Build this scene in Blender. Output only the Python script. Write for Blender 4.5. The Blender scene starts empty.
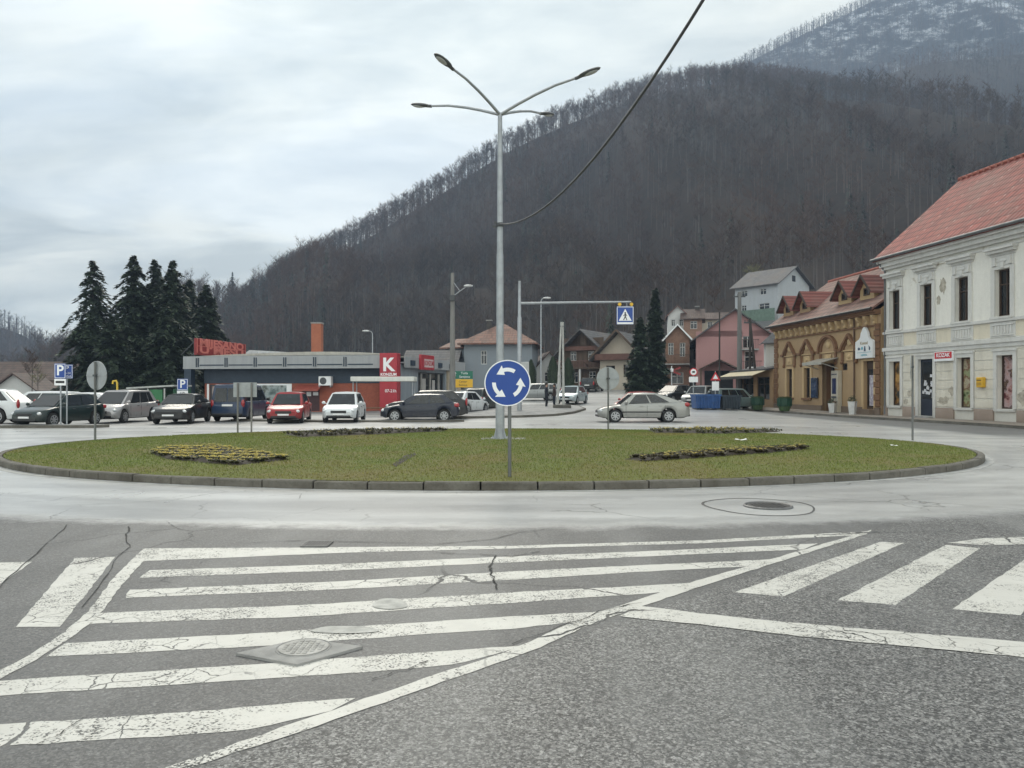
import bpy, bmesh, math, random
import numpy as np
from mathutils import Vector, Matrix
R = math.radians
random.seed(7)
rng = np.random.default_rng(11)
scene = bpy.context.scene
COL = scene.collection
F = 768.0; HZ = 390.0; EYE = 1.6

def WX(px, Y): return (px - 512.0) / F * Y
def WZ(py, Y): return EYE - (py - HZ) / F * Y

def smooth(a, b, x):
    t = min(1.0, max(0.0, (x - a) / (b - a))); return t * t * (3 - 2 * t)

def zg(x, y):
    """ground height of the town: flat square, street climbing behind it"""
    win = smooth(-13, -5, x) * (1 - smooth(14.5, 18.5, x) * (1 - smooth(66, 84, y)))
    a = max(0.0, y - 47.0)
    return 0.045 * (a * a / (a + 4.0)) * win if a > 0 else 0.0

# ------------------------------------------------------------------ materials
def nodes_of(name):
    m = bpy.data.materials.new(name); m.use_nodes = True
    nt = m.node_tree; n = nt.nodes; l = nt.links
    bs = n['Principled BSDF']
    return m, n, l, bs

def N(n, t, **kw):
    nd = n.new(t)
    for k, v in kw.items():
        if k == 'ins':
            for i, x in v.items(): nd.inputs[i].default_value = x
        else: setattr(nd, k, v)
    return nd

def math_(n, l, op, a, b=None, c=None, clamp=False):
    nd = n.new('ShaderNodeMath'); nd.operation = op; nd.use_clamp = clamp
    for i, v in enumerate((a, b, c)):
        if v is None: continue
        if isinstance(v, (int, float)): nd.inputs[i].default_value = v
        else: l.new(v, nd.inputs[i])
    return nd.outputs[0]

def mixc(n, l, fac, a, b, mode='MIX'):
    nd = n.new('ShaderNodeMixRGB'); nd.blend_type = mode
    for i, v in enumerate((fac, a, b)):
        if isinstance(v, (int, float)): nd.inputs[i].default_value = v if i == 0 else (v, v, v, 1)
        elif isinstance(v, tuple): nd.inputs[i].default_value = (*v[:3], 1)
        else: l.new(v, nd.inputs[i])
    return nd.outputs[0]

def ramp(n, l, fac, stops, interp='LINEAR'):
    nd = n.new('ShaderNodeValToRGB'); cr = nd.color_ramp; cr.interpolation = interp
    while len(cr.elements) < len(stops): cr.elements.new(0.5)
    for e, (p, c) in zip(cr.elements, stops):
        e.position = p; e.color = (c, c, c, 1) if isinstance(c, (int, float)) else (*c[:3], 1)
    l.new(fac, nd.inputs[0]); return nd.outputs[0]

def mapr(n, l, v, a, b, c, d):
    nd = n.new('ShaderNodeMapRange'); nd.clamp = True
    l.new(v, nd.inputs[0])
    for i, x in enumerate((a, b, c, d)): nd.inputs[i + 1].default_value = x
    return nd.outputs[0]

def noise(n, l, vec, scale, detail=4, rough=0.6):
    nd = n.new('ShaderNodeTexNoise'); nd.inputs['Scale'].default_value = scale
    nd.inputs['Detail'].default_value = detail; nd.inputs['Roughness'].default_value = rough
    if vec is not None: l.new(vec, nd.inputs['Vector'])
    return nd.outputs[0]

def voro(n, l, vec, scale, feature='F1', out=0):
    nd = n.new('ShaderNodeTexVoronoi'); nd.feature = feature; nd.inputs['Scale'].default_value = scale
    if vec is not None: l.new(vec, nd.inputs['Vector'])
    return nd.outputs[out]

def bump(n, l, bs, h, strength=0.3, dist=0.02):
    b = n.new('ShaderNodeBump'); b.inputs['Strength'].default_value = strength; b.inputs['Distance'].default_value = dist
    l.new(h, b.inputs['Height']); l.new(b.outputs[0], bs.inputs['Normal'])

_mats = {}
def mat(name, col, rough=0.6, metal=0.0, var=0.25, scale=3.0, bmp=0.0, bscale=40.0, coat=0.0, streak=False):
    if name in _mats: return _mats[name]
    m, n, l, bs = nodes_of(name)
    bs.inputs['Roughness'].default_value = rough; bs.inputs['Metallic'].default_value = metal
    if coat: bs.inputs['Coat Weight'].default_value = coat; bs.inputs['Coat Roughness'].default_value = 0.06
    tc = n.new('ShaderNodeTexCoord').outputs['Object']
    if var > 0:
        vec = tc
        if streak:
            mp = n.new('ShaderNodeMapping'); mp.inputs['Scale'].default_value = (1, 1, 0.12); l.new(tc, mp.inputs[0]); vec = mp.outputs[0]
        f = noise(n, l, vec, scale, 5, 0.65)
        f = mapr(n, l, f, 0.3, 0.7, 0, 1)
        lo = tuple(c * (1 - var) for c in col); hi = tuple(min(1, c * (1 + var * 0.6)) for c in col)
        l.new(mixc(n, l, f, lo, hi), bs.inputs['Base Color'])
        l.new(mapr(n, l, f, 0, 1, min(1, rough * 1.12), rough * 0.9), bs.inputs['Roughness'])
    else: bs.inputs['Base Color'].default_value = (*col, 1)
    if bmp: bump(n, l, bs, noise(n, l, tc, bscale, 3), bmp, 0.01)
    _mats[name] = m; return m

def car_paint(name, col, metal=0.0):
    if name in _mats: return _mats[name]
    m, n, l, bs = nodes_of(name)
    tc = n.new('ShaderNodeTexCoord').outputs['Object']
    sep = n.new('ShaderNodeSeparateXYZ'); l.new(tc, sep.inputs[0])
    f = noise(n, l, tc, 6, 4)
    d = math_(n, l, 'MULTIPLY', mapr(n, l, sep.outputs[2], 0.6, 0.2, 0, 1), mapr(n, l, f, .35, .7, .1, .55))   # road dirt low on the doors
    l.new(mixc(n, l, d, col, (.11, .10, .09)), bs.inputs['Base Color'])
    l.new(mapr(n, l, d, 0, 1, 0.32, 0.7), bs.inputs['Roughness'])
    bs.inputs['Metallic'].default_value = metal
    bs.inputs['Coat Weight'].default_value = 0.45; bs.inputs['Coat Roughness'].default_value = 0.06; bs.inputs['Specular IOR Level'].default_value = .3
    _mats[name] = m; return m

def glass_dark(name='dark window glass', col=(.010, .012, .014), rough=0.05):
    if name in _mats: return _mats[name]
    m, n, l, bs = nodes_of(name)
    tc = n.new('ShaderNodeTexCoord').outputs['Object']
    f = noise(n, l, tc, 2.0, 3)
    l.new(mixc(n, l, mapr(n, l, f, .4, .65, 0, 1), col, tuple(c * 2.0 for c in col)), bs.inputs['Base Color'])
    bs.inputs['Roughness'].default_value = rough; bs.inputs['IOR'].default_value = 1.52
    bump(n, l, bs, noise(n, l, tc, 1.1, 1), 0.02, 0.05)
    _mats[name] = m; return m

def tile_mat(name, col, axis='X', row=0.36, colw=0.3, var=0.3, flecks=False):
    m, n, l, bs = nodes_of(name)
    tc = n.new('ShaderNodeTexCoord').outputs['Object']
    sep = n.new('ShaderNodeSeparateXYZ'); l.new(tc, sep.inputs[0])
    z = math_(n, l, 'DIVIDE', sep.outputs[2], row)
    fr = math_(n, l, 'FRACT', z)
    u = math_(n, l, 'DIVIDE', sep.outputs[0 if axis == 'X' else 1], colw)
    fu = math_(n, l, 'FRACT', u)
    cell = n.new('ShaderNodeCombineXYZ')
    l.new(math_(n, l, 'FLOOR', z), cell.inputs[0]); l.new(math_(n, l, 'FLOOR', u), cell.inputs[1])
    wn = n.new('ShaderNodeTexWhiteNoise'); l.new(cell.outputs[0], wn.inputs[0])
    big = noise(n, l, tc, 0.5, 4)
    c = mixc(n, l, wn.outputs[0], tuple(x * (1 - var) for x in col), tuple(min(1, x * (1 + var)) for x in col))
    c = mixc(n, l, mapr(n, l, big, .45, .75, 0, .55), c, (.16, .12, .10))
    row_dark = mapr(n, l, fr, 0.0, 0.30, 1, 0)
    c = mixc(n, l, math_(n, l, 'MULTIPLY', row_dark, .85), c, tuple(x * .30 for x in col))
    if flecks:
        fl = math_(n, l, 'MULTIPLY', math_(n, l, 'GREATER_THAN', math_(n, l, 'FRACT', math_(n, l, 'DIVIDE', sep.outputs[0], 2.3)), .965),
                   math_(n, l, 'GREATER_THAN', fr, .7))
        c = mixc(n, l, math_(n, l, 'MULTIPLY', fl, .28), c, (.62, .5, .45))
    l.new(c, bs.inputs['Base Color']); bs.inputs['Roughness'].default_value = .75
    h = math_(n, l, 'ADD', math_(n, l, 'MULTIPLY', fr, -1.0), math_(n, l, 'MULTIPLY', math_(n, l, 'SINE', math_(n, l, 'MULTIPLY', fu, 6.283)), .4))
    bump(n, l, bs, h, 0.7, 0.04)
    return m

def brick_mat(name, c1, c2, mortar, scale=4.0):
    m, n, l, bs = nodes_of(name)
    tc = n.new('ShaderNodeTexCoord').outputs['Object']
    sep = n.new('ShaderNodeSeparateXYZ'); l.new(tc, sep.inputs[0])
    cb = n.new('ShaderNodeCombineXYZ'); l.new(math_(n, l, 'ADD', sep.outputs[0], sep.outputs[1]), cb.inputs[0]); l.new(sep.outputs[2], cb.inputs[1])
    b = n.new('ShaderNodeTexBrick'); l.new(cb.outputs[0], b.inputs[0])
    b.inputs['Color1'].default_value = (*c1, 1); b.inputs['Color2'].default_value = (*c2, 1); b.inputs['Mortar'].default_value = (*mortar, 1)
    b.inputs['Scale'].default_value = scale; b.inputs['Mortar Size'].default_value = .015
    f = noise(n, l, tc, 1.2, 5)
    l.new(mixc(n, l, mapr(n, l, f, .4, .75, 0, .5), b.outputs[0], tuple(x * .55 for x in c1)), bs.inputs['Base Color'])
    bs.inputs['Roughness'].default_value = .85
    return m

def plaster(name, col, dirt=(.2, .18, .15), amount=.5, crack=False, rough=.85):
    m, n, l, bs = nodes_of(name)
    tc = n.new('ShaderNodeTexCoord').outputs['Object']
    sep = n.new('ShaderNodeSeparateXYZ'); l.new(tc, sep.inputs[0])
    mp = n.new('ShaderNodeMapping'); mp.inputs['Scale'].default_value = (1, 1, .18); l.new(tc, mp.inputs[0])
    st = noise(n, l, mp.outputs[0], 2.2, 6, .7)
    bl = noise(n, l, tc, .9, 6, .65)
    f = math_(n, l, 'MULTIPLY', mapr(n, l, st, .42, .75, 0, 1), mapr(n, l, bl, .35, .7, .2, 1))
    c = mixc(n, l, noise(n, l, tc, 6, 4), tuple(x * .88 for x in col), tuple(min(1, x * 1.1) for x in col))
    c = mixc(n, l, math_(n, l, 'MULTIPLY', f, amount), c, dirt)
    low = math_(n, l, 'MULTIPLY', mapr(n, l, math_(n, l, 'ADD', sep.outputs[2], math_(n, l, 'MULTIPLY', bl, 1.2)), 1.5, .5, 0, 1), amount)
    c = mixc(n, l, low, c, dirt)
    if crack:
        pe = math_(n, l, 'MULTIPLY', mapr(n, l, bl, .60, .63, 0, 1), mapr(n, l, noise(n, l, tc, .35, 2), .5, .6, 0, 1))
        c = mixc(n, l, math_(n, l, 'MULTIPLY', pe, .6), c, (.42, .36, .27))
    l.new(c, bs.inputs['Base Color']); bs.inputs['Roughness'].default_value = rough
    bump(n, l, bs, noise(n, l, tc, 30, 4), .15, .01)
    return m

# ------------------------------------------------------------------ mesh builder
class MB:
    def __init__(s): s.v = []; s.f = []; s.mi = []
    def add(s, vs, fs, mi=0):
        b = len(s.v); s.v += [tuple(p) for p in vs]
        for f in fs: s.f.append(tuple(i + b for i in f)); s.mi.append(mi)
        return s
    def box(s, x0, x1, y0, y1, z0, z1, mi=0, M=None):
        vs = [Vector(p) for p in ((x0,y0,z0),(x1,y0,z0),(x1,y1,z0),(x0,y1,z0),(x0,y0,z1),(x1,y0,z1),(x1,y1,z1),(x0,y1,z1))]
        if M is not None: vs = [M @ v for v in vs]
        return s.add(vs, [(3,2,1,0),(4,5,6,7),(0,1,5,4),(1,2,6,5),(2,3,7,6),(3,0,4,7)], mi)
    def bevbox(s, x0, x1, y0, y1, z0, z1, b, mi=0, M=None):
        """box with chamfered edges"""
        vs = []; 
        for (sx, X) in ((-1, x0), (1, x1)):
            for (sy, Y) in ((-1, y0), (1, y1)):
                for (sz, Z) in ((-1, z0), (1, z1)):
                    vs += [(X, Y - sy*b, Z - sz*b), (X - sx*b, Y, Z - sz*b), (X - sx*b, Y - sy*b, Z)]
        bm = bmesh.new()
        for v in vs: bm.verts.new(M @ Vector(v) if M is not None else v)
        bmesh.ops.convex_hull(bm, input=list(bm.verts)); bm.verts.index_update()
        s.add([v.co[:] for v in bm.verts], [[v.index for v in f.verts] for f in bm.faces], mi); bm.free(); return s
    def prism(s, pts, axis, a, b, mi=0, M=None):
        """polygon pts (2D) extruded along axis 0/1/2 from a to b"""
        def mk(p, t):
            q = [p[0], p[1]]; q.insert(axis, t); v = Vector(q); return M @ v if M is not None else v
        n = len(pts)
        vs = [mk(p, a) for p in pts] + [mk(p, b) for p in pts]
        fs = [tuple(range(n))[::-1], tuple(range(n, 2*n))] + [(i, (i+1) % n, n + (i+1) % n, n + i) for i in range(n)]
        return s.add(vs, fs, mi)
    def tube(s, pts, rad, k=8, mi=0, caps=True):
        pts = [Vector(p) for p in pts]
        if not isinstance(rad, (list, tuple)): rad = [rad] * len(pts)
        rings = []; prev = None
        for i, p in enumerate(pts):
            d = (pts[min(i+1, len(pts)-1)] - pts[max(i-1, 0)]).normalized()
            if prev is None:
                a = Vector((1,0,0)) if abs(d.x) < .9 else Vector((0,1,0))
                u = d.cross(a).normalized()
            else:
                u = (prev - d * prev.dot(d)).normalized()
            prev = u; w = d.cross(u)
            rings.append([p + (u * math.cos(2*math.pi*j/k) + w * math.sin(2*math.pi*j/k)) * rad[i] for j in range(k)])
        vs = [v for r in rings for v in r]; fs = []
        for i in range(len(pts)-1):
            for j in range(k): fs.append((i*k+j, i*k+(j+1)%k, (i+1)*k+(j+1)%k, (i+1)*k+j))
        if caps: fs += [tuple(range(k))[::-1], tuple(range((len(pts)-1)*k, len(pts)*k))]
        return s.add(vs, fs, mi)
    def cyl(s, c, r, h, k=24, axis=2, mi=0, r2=None):
        c = Vector(c); d = Vector((0,0,0)); d[axis] = h
        return s.tube([c, c + d], [r, r if r2 is None else r2], k, mi)
    def disc(s, c, r, k=32, axis=1, mi=0, sx=1.0):
        vs = []
        for j in range(k):
            a = 2*math.pi*j/k; p = [math.cos(a)*r*sx, math.sin(a)*r]; p.insert(axis, 0); vs.append(Vector(c) + Vector(p))
        return s.add(vs, [tuple(range(k))], mi)
    def ell(s, c, rx, ry, rz, nu=12, nv=8, mi=0, M=None):
        vs = []; fs = []
        for i in range(nv+1):
            t = math.pi*i/nv
            for j in range(nu):
                p = 2*math.pi*j/nu
                v = Vector((c[0]+rx*math.sin(t)*math.cos(p), c[1]+ry*math.sin(t)*math.sin(p), c[2]+rz*math.cos(t)))
                vs.append(M @ v if M is not None else v)
        for i in range(nv):
            for j in range(nu): fs.append((i*nu+j, (i+1)*nu+j, (i+1)*nu+(j+1)%nu, i*nu+(j+1)%nu))
        return s.add(vs, fs, mi)
    def strip(s, pts, w, y0, y1, mi=0):
        """moulding of width w along a polyline in the facade plane (x,z), from depth y0 to y1"""
        P = [Vector((p[0], p[1])) for p in pts]; n = len(P); L = []; Rr = []
        for i in range(n):
            d = (P[min(i+1,n-1)] - P[max(i-1,0)]).normalized(); nn = Vector((-d.y, d.x))
            L.append(P[i] + nn*w/2); Rr.append(P[i] - nn*w/2)
        for i in range(n-1):
            q = [L[i], L[i+1], Rr[i+1], Rr[i]]
            vs = [(p.x, y0, p.y) for p in q] + [(p.x, y1, p.y) for p in q]
            s.add(vs, [(0,1,2,3),(7,6,5,4),(0,4,5,1),(1,5,6,2),(2,6,7,3),(3,7,4,0)], mi)
        return s
    def wall(s, W, z0, z1, holes, depth=.22, y=0.0, mi=0, x0=0.0, mr=None):
        """front wall in plane y (facing -y) with rectangular recessed openings (x0,x1,z0,z1)"""
        xs = sorted({x0, W} | {h[0] for h in holes} | {h[1] for h in holes}); zs = sorted({z0, z1} | {h[2] for h in holes} | {h[3] for h in holes})
        for i in range(len(xs)-1):
            for j in range(len(zs)-1):
                cx, cz = (xs[i]+xs[i+1])/2, (zs[j]+zs[j+1])/2
                if any(h[0] < cx < h[1] and h[2] < cz < h[3] for h in holes): continue
                s.add([(xs[i],y,zs[j]),(xs[i+1],y,zs[j]),(xs[i+1],y,zs[j+1]),(xs[i],y,zs[j+1])], [(0,1,2,3)], mi)
        m2 = mi if mr is None else mr
        for (a,b,c,d) in holes:
            for q in ([(a,y,c),(a,y+depth,c),(a,y+depth,d),(a,y,d)], [(b,y,d),(b,y+depth,d),(b,y+depth,c),(b,y,c)],
                      [(a,y,d),(a,y+depth,d),(b,y+depth,d),(b,y,d)], [(b,y,c),(b,y+depth,c),(a,y+depth,c),(a,y,c)]):
                s.add(q, [(0,1,2,3)], m2)
        return s
    def build(s, name, mats, parent=None, smooth_deg=None, fixn=True):
        me = bpy.data.meshes.new(name); me.from_pydata(s.v, [], s.f)
        mats = mats if isinstance(mats, (list, tuple)) else [mats]
        for m in mats: me.materials.append(m)
        if len(mats) > 1: me.polygons.foreach_set('material_index', s.mi)
        if fixn:
            bm = bmesh.new(); bm.from_mesh(me); bmesh.ops.recalc_face_normals(bm, faces=bm.faces); bm.to_mesh(me); bm.free()
        if smooth_deg:
            me.polygons.foreach_set('use_smooth', [True]*len(me.polygons)); me.set_sharp_from_angle(angle=R(smooth_deg))
        me.update()
        o = bpy.data.objects.new(name, me); COL.objects.link(o)
        if parent is not None: o.parent = parent
        return o

def tag(o, label=None, cat=None, group=None, kind=None):
    if label: o['label'] = label
    if cat: o['category'] = cat
    if group: o['group'] = group
    if kind: o['kind'] = kind
    return o

def thing(name, label, cat, loc=(0,0,0), rot=0.0, group=None):
    o = bpy.data.objects.new(name, None); COL.objects.link(o); o.empty_display_size = .3
    o.location = loc; o.rotation_euler = (0, 0, rot)
    return tag(o, label, cat, group)

def tri_mesh(name, tris, mats, mi=None, tone=None, parent=None):
    """one mesh from an (n,3,3) array of triangles"""
    n = len(tris); me = bpy.data.meshes.new(name)
    me.vertices.add(3*n); me.vertices.foreach_set('co', np.ascontiguousarray(tris, dtype=np.float32).ravel())
    me.loops.add(3*n); me.loops.foreach_set('vertex_index', np.arange(3*n, dtype=np.int32))
    me.polygons.add(n); me.polygons.foreach_set('loop_start', np.arange(0, 3*n, 3, dtype=np.int32))
    for m in (mats if isinstance(mats, (list, tuple)) else [mats]): me.materials.append(m)
    if mi is not None: me.polygons.foreach_set('material_index', np.ascontiguousarray(mi, dtype=np.int32))
    if tone is not None:
        at = me.attributes.new('tone', 'FLOAT', 'FACE'); at.data.foreach_set('value', np.ascontiguousarray(tone, dtype=np.float32))
    me.update(calc_edges=True)
    o = bpy.data.objects.new(name, me); COL.objects.link(o)
    if parent is not None: o.parent = parent
    return o

def lettering(text, size, m, parent, loc, rot=(R(90),0,0), name='lettering', align='CENTER', xs=1.0, bold=0.0):
    cu = bpy.data.curves.new('txt', 'FONT'); cu.body = text; cu.size = size; cu.align_x = align; cu.align_y = 'CENTER'; cu.extrude = .004; cu.offset = bold
    to = bpy.data.objects.new('txt', cu); COL.objects.link(to)
    bpy.context.view_layer.update()
    dg = bpy.context.evaluated_depsgraph_get()
    me = bpy.data.meshes.new_from_object(to.evaluated_get(dg))
    bpy.data.objects.remove(to); bpy.data.curves.remove(cu)
    me.name = name; me.materials.clear(); me.materials.append(m)
    o = bpy.data.objects.new(name, me); COL.objects.link(o); o.parent = parent; o.location = loc; o.rotation_euler = rot; o.scale = (xs,1,1)
    return o
# ------------------------------------------------------------------ camera, light, sky
cam = bpy.data.cameras.new('camera'); cam.sensor_width = 36; cam.lens = 27; cam.shift_y = 6/1024.0
cam.clip_start = .05; cam.clip_end = 12000
co = bpy.data.objects.new('camera', cam); COL.objects.link(co)
co.location = (0,0,EYE); co.rotation_euler = (R(90),0,0); scene.camera = co
scene.view_settings.view_transform = 'Standard'; scene.view_settings.look = 'None'
scene.view_settings.exposure = 1.15; scene.view_settings.gamma = 1.0
SUN_EL, SUN_AZ = 40, -10      # sun behind thin cloud, ahead and a little to the left
sl = bpy.data.lights.new('sun', 'SUN'); sl.energy = 1.25; sl.angle = R(34); sl.color = (1.0, .93, .80)
so = bpy.data.objects.new('sun', sl); COL.objects.link(so)
d = Vector((math.sin(R(SUN_AZ))*math.cos(R(SUN_EL)), math.cos(R(SUN_AZ))*math.cos(R(SUN_EL)), math.sin(R(SUN_EL))))
so.rotation_euler = (-d).to_track_quat('-Z', 'Y').to_euler()
w = bpy.data.worlds.new('World'); scene.world = w; w.use_nodes = True
n, l = w.node_tree.nodes, w.node_tree.links
bg = n['Background']; bg.inputs['Strength'].default_value = 0.10
sky = n.new('ShaderNodeTexSky'); sky.sky_type = 'NISHITA'; sky.sun_disc = False
sky.sun_elevation = R(SUN_EL); sky.sun_rotation = R(SUN_AZ); sky.air_density = 1.0; sky.dust_density = 1.2; sky.ozone_density = 1.5
gen = n.new('ShaderNodeTexCoord').outputs['Generated']
sep = n.new('ShaderNodeSeparateXYZ'); l.new(gen, sep.inputs[0])
zc = math_(n, l, 'ADD', math_(n, l, 'MAXIMUM', sep.outputs[2], 0.0), .22)
cb = n.new('ShaderNodeCombineXYZ')
l.new(math_(n, l, 'DIVIDE', sep.outputs[0], zc), cb.inputs[0]); l.new(math_(n, l, 'DIVIDE', sep.outputs[1], zc), cb.inputs[1])
mp = n.new('ShaderNodeMapping'); mp.inputs['Location'].default_value = (3.1, 7.4, 0); mp.inputs['Scale'].default_value = (.75, 1.25, 1); l.new(cb.outputs[0], mp.inputs[0])
wq = n.new('ShaderNodeTexNoise'); wq.inputs['Scale'].default_value = 1.3; l.new(mp.outputs[0], wq.inputs[0])
warp = n.new('ShaderNodeMixRGB'); warp.blend_type = 'ADD'; warp.inputs[0].default_value = .5; l.new(mp.outputs[0], warp.inputs[1]); l.new(wq.outputs[1], warp.inputs[2])
n1 = noise(n, l, warp.outputs[0], 1.15, 7, .56)       # cover
mp2 = n.new('ShaderNodeMapping'); mp2.inputs['Location'].default_value = (1.3, .4, 2.0); mp2.inputs['Scale'].default_value = (.9, 1.5, 1); l.new(cb.outputs[0], mp2.inputs[0])
warp2 = n.new('ShaderNodeMixRGB'); warp2.blend_type = 'ADD'; warp2.inputs[0].default_value = .6; l.new(mp2.outputs[0], warp2.inputs[1]); l.new(wq.outputs[1], warp2.inputs[2])
n2 = noise(n, l, warp2.outputs[0], 2.1, 8, .60)           # grey bellies
# brighter towards the veiled sun
dt = n.new('ShaderNodeVectorMath'); dt.operation = 'DOT_PRODUCT'; l.new(gen, dt.inputs[0]); dt.inputs[1].default_value = d
glow = math_(n, l, 'POWER', math_(n, l, 'MAXIMUM', dt.outputs['Value'], 0.0), 5.0)
br = math_(n, l, 'ADD', mapr(n, l, n2, .37, .63, 2.15, 4.3), math_(n, l, 'MULTIPLY', glow, 2.9))
br = math_(n, l, 'MULTIPLY', br, mapr(n, l, sep.outputs[1], .15, -.5, 1.0, 2.9))      # added fill: unseen sky behind the camera brightened to lift facing surfaces
cc = n.new('ShaderNodeCombineXYZ')
tb = mapr(n, l, n2, .38, .62, 1.0, 0.0)     # thick cloud is a little bluer
l.new(math_(n, l, 'MULTIPLY', br, math_(n, l, 'SUBTRACT', 1.0, math_(n, l, 'MULTIPLY', tb, .05))), cc.inputs[0]); l.new(math_(n, l, 'MULTIPLY', br, 1.0), cc.inputs[1]); l.new(math_(n, l, 'MULTIPLY', br, math_(n, l, 'ADD', .885, math_(n, l, 'MULTIPLY', tb, .05))), cc.inputs[2])
cov = mapr(n, l, n1, .36, .56, .86, 1.0)
skyc = mixc(n, l, 1.0, sky.outputs[0], (.85, .92, 1.0), 'MULTIPLY')
l.new(mixc(n, l, cov, skyc, cc.outputs[0]), bg.inputs[0])

# ------------------------------------------------------------------ road
CX, CY, EA, EB = -.5, 20.75, 12.2, 8.55
def asphalt_common(n, l, bs):
    pos = n.new('ShaderNodeNewGeometry').outputs['Position']
    sep = n.new('ShaderNodeSeparateXYZ'); l.new(pos, sep.inputs[0])
    x, y = sep.outputs[0], sep.outputs[1]
    big = noise(n, l, pos, .22, 5, .6)
    e = math_(n, l, 'SQRT', math_(n, l, 'ADD', math_(n, l, 'POWER', math_(n, l, 'DIVIDE', math_(n, l, 'SUBTRACT', x, CX), EA), 2.0),
                                  math_(n, l, 'POWER', math_(n, l, 'DIVIDE', math_(n, l, 'SUBTRACT', y, CY), EB), 2.0)))
    return pos, x, y, big, e

def make_asphalt():
    m, n, l, bs = nodes_of('asphalt')
    pos, x, y, big, e = asphalt_common(n, l, bs)
    en = math_(n, l, 'ADD', e, math_(n, l, 'MULTIPLY', math_(n, l, 'SUBTRACT', noise(n, l, pos, 1.6, 8, .75), .5), .13))
    ring = mapr(n, l, en, 1.35, 1.41, 1, 0)
    back = mapr(n, l, math_(n, l, 'ADD', y, math_(n, l, 'MULTIPLY', big, 2.0)), 12.5, 14.5, 0, 1)
    worn = math_(n, l, 'MAXIMUM', ring, back)
    # aggregate
    ve = n.new('ShaderNodeTexVoronoi'); ve.inputs['Scale'].default_value = 105; l.new(pos, ve.inputs['Vector'])
    sp = n.new('ShaderNodeSeparateXYZ'); l.new(ve.outputs['Color'], sp.inputs[0])
    agg = math_(n, l, 'POWER', sp.outputs[0], 2.6)
    ve2 = n.new('ShaderNodeTexVoronoi'); ve2.inputs['Scale'].default_value = 58; l.new(pos, ve2.inputs['Vector'])
    sp2 = n.new('ShaderNodeSeparateXYZ'); l.new(ve2.outputs['Color'], sp2.inputs[0])
    agg = math_(n, l, 'ADD', math_(n, l, 'MULTIPLY', agg, .65), math_(n, l, 'MULTIPLY', math_(n, l, 'POWER', sp2.outputs[1], 2.5), .45))
    dark = mixc(n, l, agg, (.014, .015, .016), (.40, .395, .385))
    coarse = mapr(n, l, math_(n, l, 'ADD', math_(n, l, 'SUBTRACT', x, y), 4.62), 0.0, .12, 0, 1)
    fine = mixc(n, l, noise(n, l, pos, 60, 3, .8), (.030, .031, .033), (.135, .135, .135))
    dark = mixc(n, l, mapr(n, l, coarse, 0, 1, .62, 0), dark, fine)
    med = noise(n, l, pos, 1.4, 6, .65)
    # tyre-polished bands running diagonally
    mp = n.new('ShaderNodeMapping'); mp.inputs['Rotation'].default_value = (0,0,R(38)); mp.inputs['Scale'].default_value = (1.0,.16,1); l.new(pos, mp.inputs[0])
    trk = noise(n, l, mp.outputs[0], .85, 3, .5)
    dark = mixc(n, l, mapr(n, l, med, .35, .72, 0, .38), dark, (.045, .047, .05))
    dark = mixc(n, l, mapr(n, l, trk, .46, .68, 0, .38), dark, (.25, .25, .245))
    mpr = n.new('ShaderNodeMapping'); mpr.inputs['Scale'].default_value = (.25,1.6,1); l.new(pos, mpr.inputs[0])
    lite = mixc(n, l, mapr(n, l, noise(n, l, mpr.outputs[0], .5, 5, .6), .32, .68, 0, 1), (.25, .25, .25), (.52, .52, .51))
    lite = mixc(n, l, math_(n, l, 'MULTIPLY', agg, .5), lite, (.46, .46, .45))
    lite = mixc(n, l, mapr(n, l, noise(n, l, pos, .45, 6, .7), .56, .74, 0, .5), lite, (.12, .121, .124))
    cbe = n.new('ShaderNodeCombineXYZ'); l.new(math_(n, l, 'MULTIPLY', en, 17.0), cbe.inputs[0]); l.new(math_(n, l, 'MULTIPLY', x, .12), cbe.inputs[1])
    lite = mixc(n, l, mapr(n, l, noise(n, l, cbe.outputs[0], 1.0, 3, .55), .46, .66, 0, .42), lite, (.17, .17, .172))    # wheel tracks round the ring
    # darker, rougher asphalt along the houses on the right and in the parking bays
    dark_zone = math_(n, l, 'MULTIPLY', mapr(n, l, math_(n, l, 'ADD', x, math_(n, l, 'MULTIPLY', big, 1.4)), 16.6, 17.9, 0, 1), mapr(n, l, y, 23, 28, 0, 1))
    dark_zone = math_(n, l, 'MAXIMUM', dark_zone, math_(n, l, 'MULTIPLY', math_(n, l, 'MULTIPLY', mapr(n, l, y, 33.2, 34.2, 0, 1), mapr(n, l, x, -4.5, -5.5, 0, 1)), .6))
    lite = mixc(n, l, math_(n, l, 'MULTIPLY', dark_zone, .88), lite, (.06, .063, .066))
    c = mixc(n, l, worn, dark, lite)
    # cracks
    wp = n.new('ShaderNodeMixRGB'); wp.blend_type = 'ADD'; wp.inputs[0].default_value = .35; l.new(pos, wp.inputs[1])
    nz = n.new('ShaderNodeTexNoise'); nz.inputs['Scale'].default_value = 2.4; nz.inputs['Detail'].default_value = 5; l.new(pos, nz.inputs[0]); l.new(nz.outputs[1], wp.inputs[2])
    ce = voro(n, l, wp.outputs[0], .62, 'DISTANCE_TO_EDGE')
    cr = math_(n, l, 'MULTIPLY', mapr(n, l, ce, .003, .009, 1, 0), math_(n, l, 'MULTIPLY', mapr(n, l, noise(n, l, pos, .28, 2), .50, .57, 0, 1), mapr(n, l, y, 4.2, 6.0, 0, .8)))
    cf = voro(n, l, wp.outputs[0], 2.6, 'DISTANCE_TO_EDGE')
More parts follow.
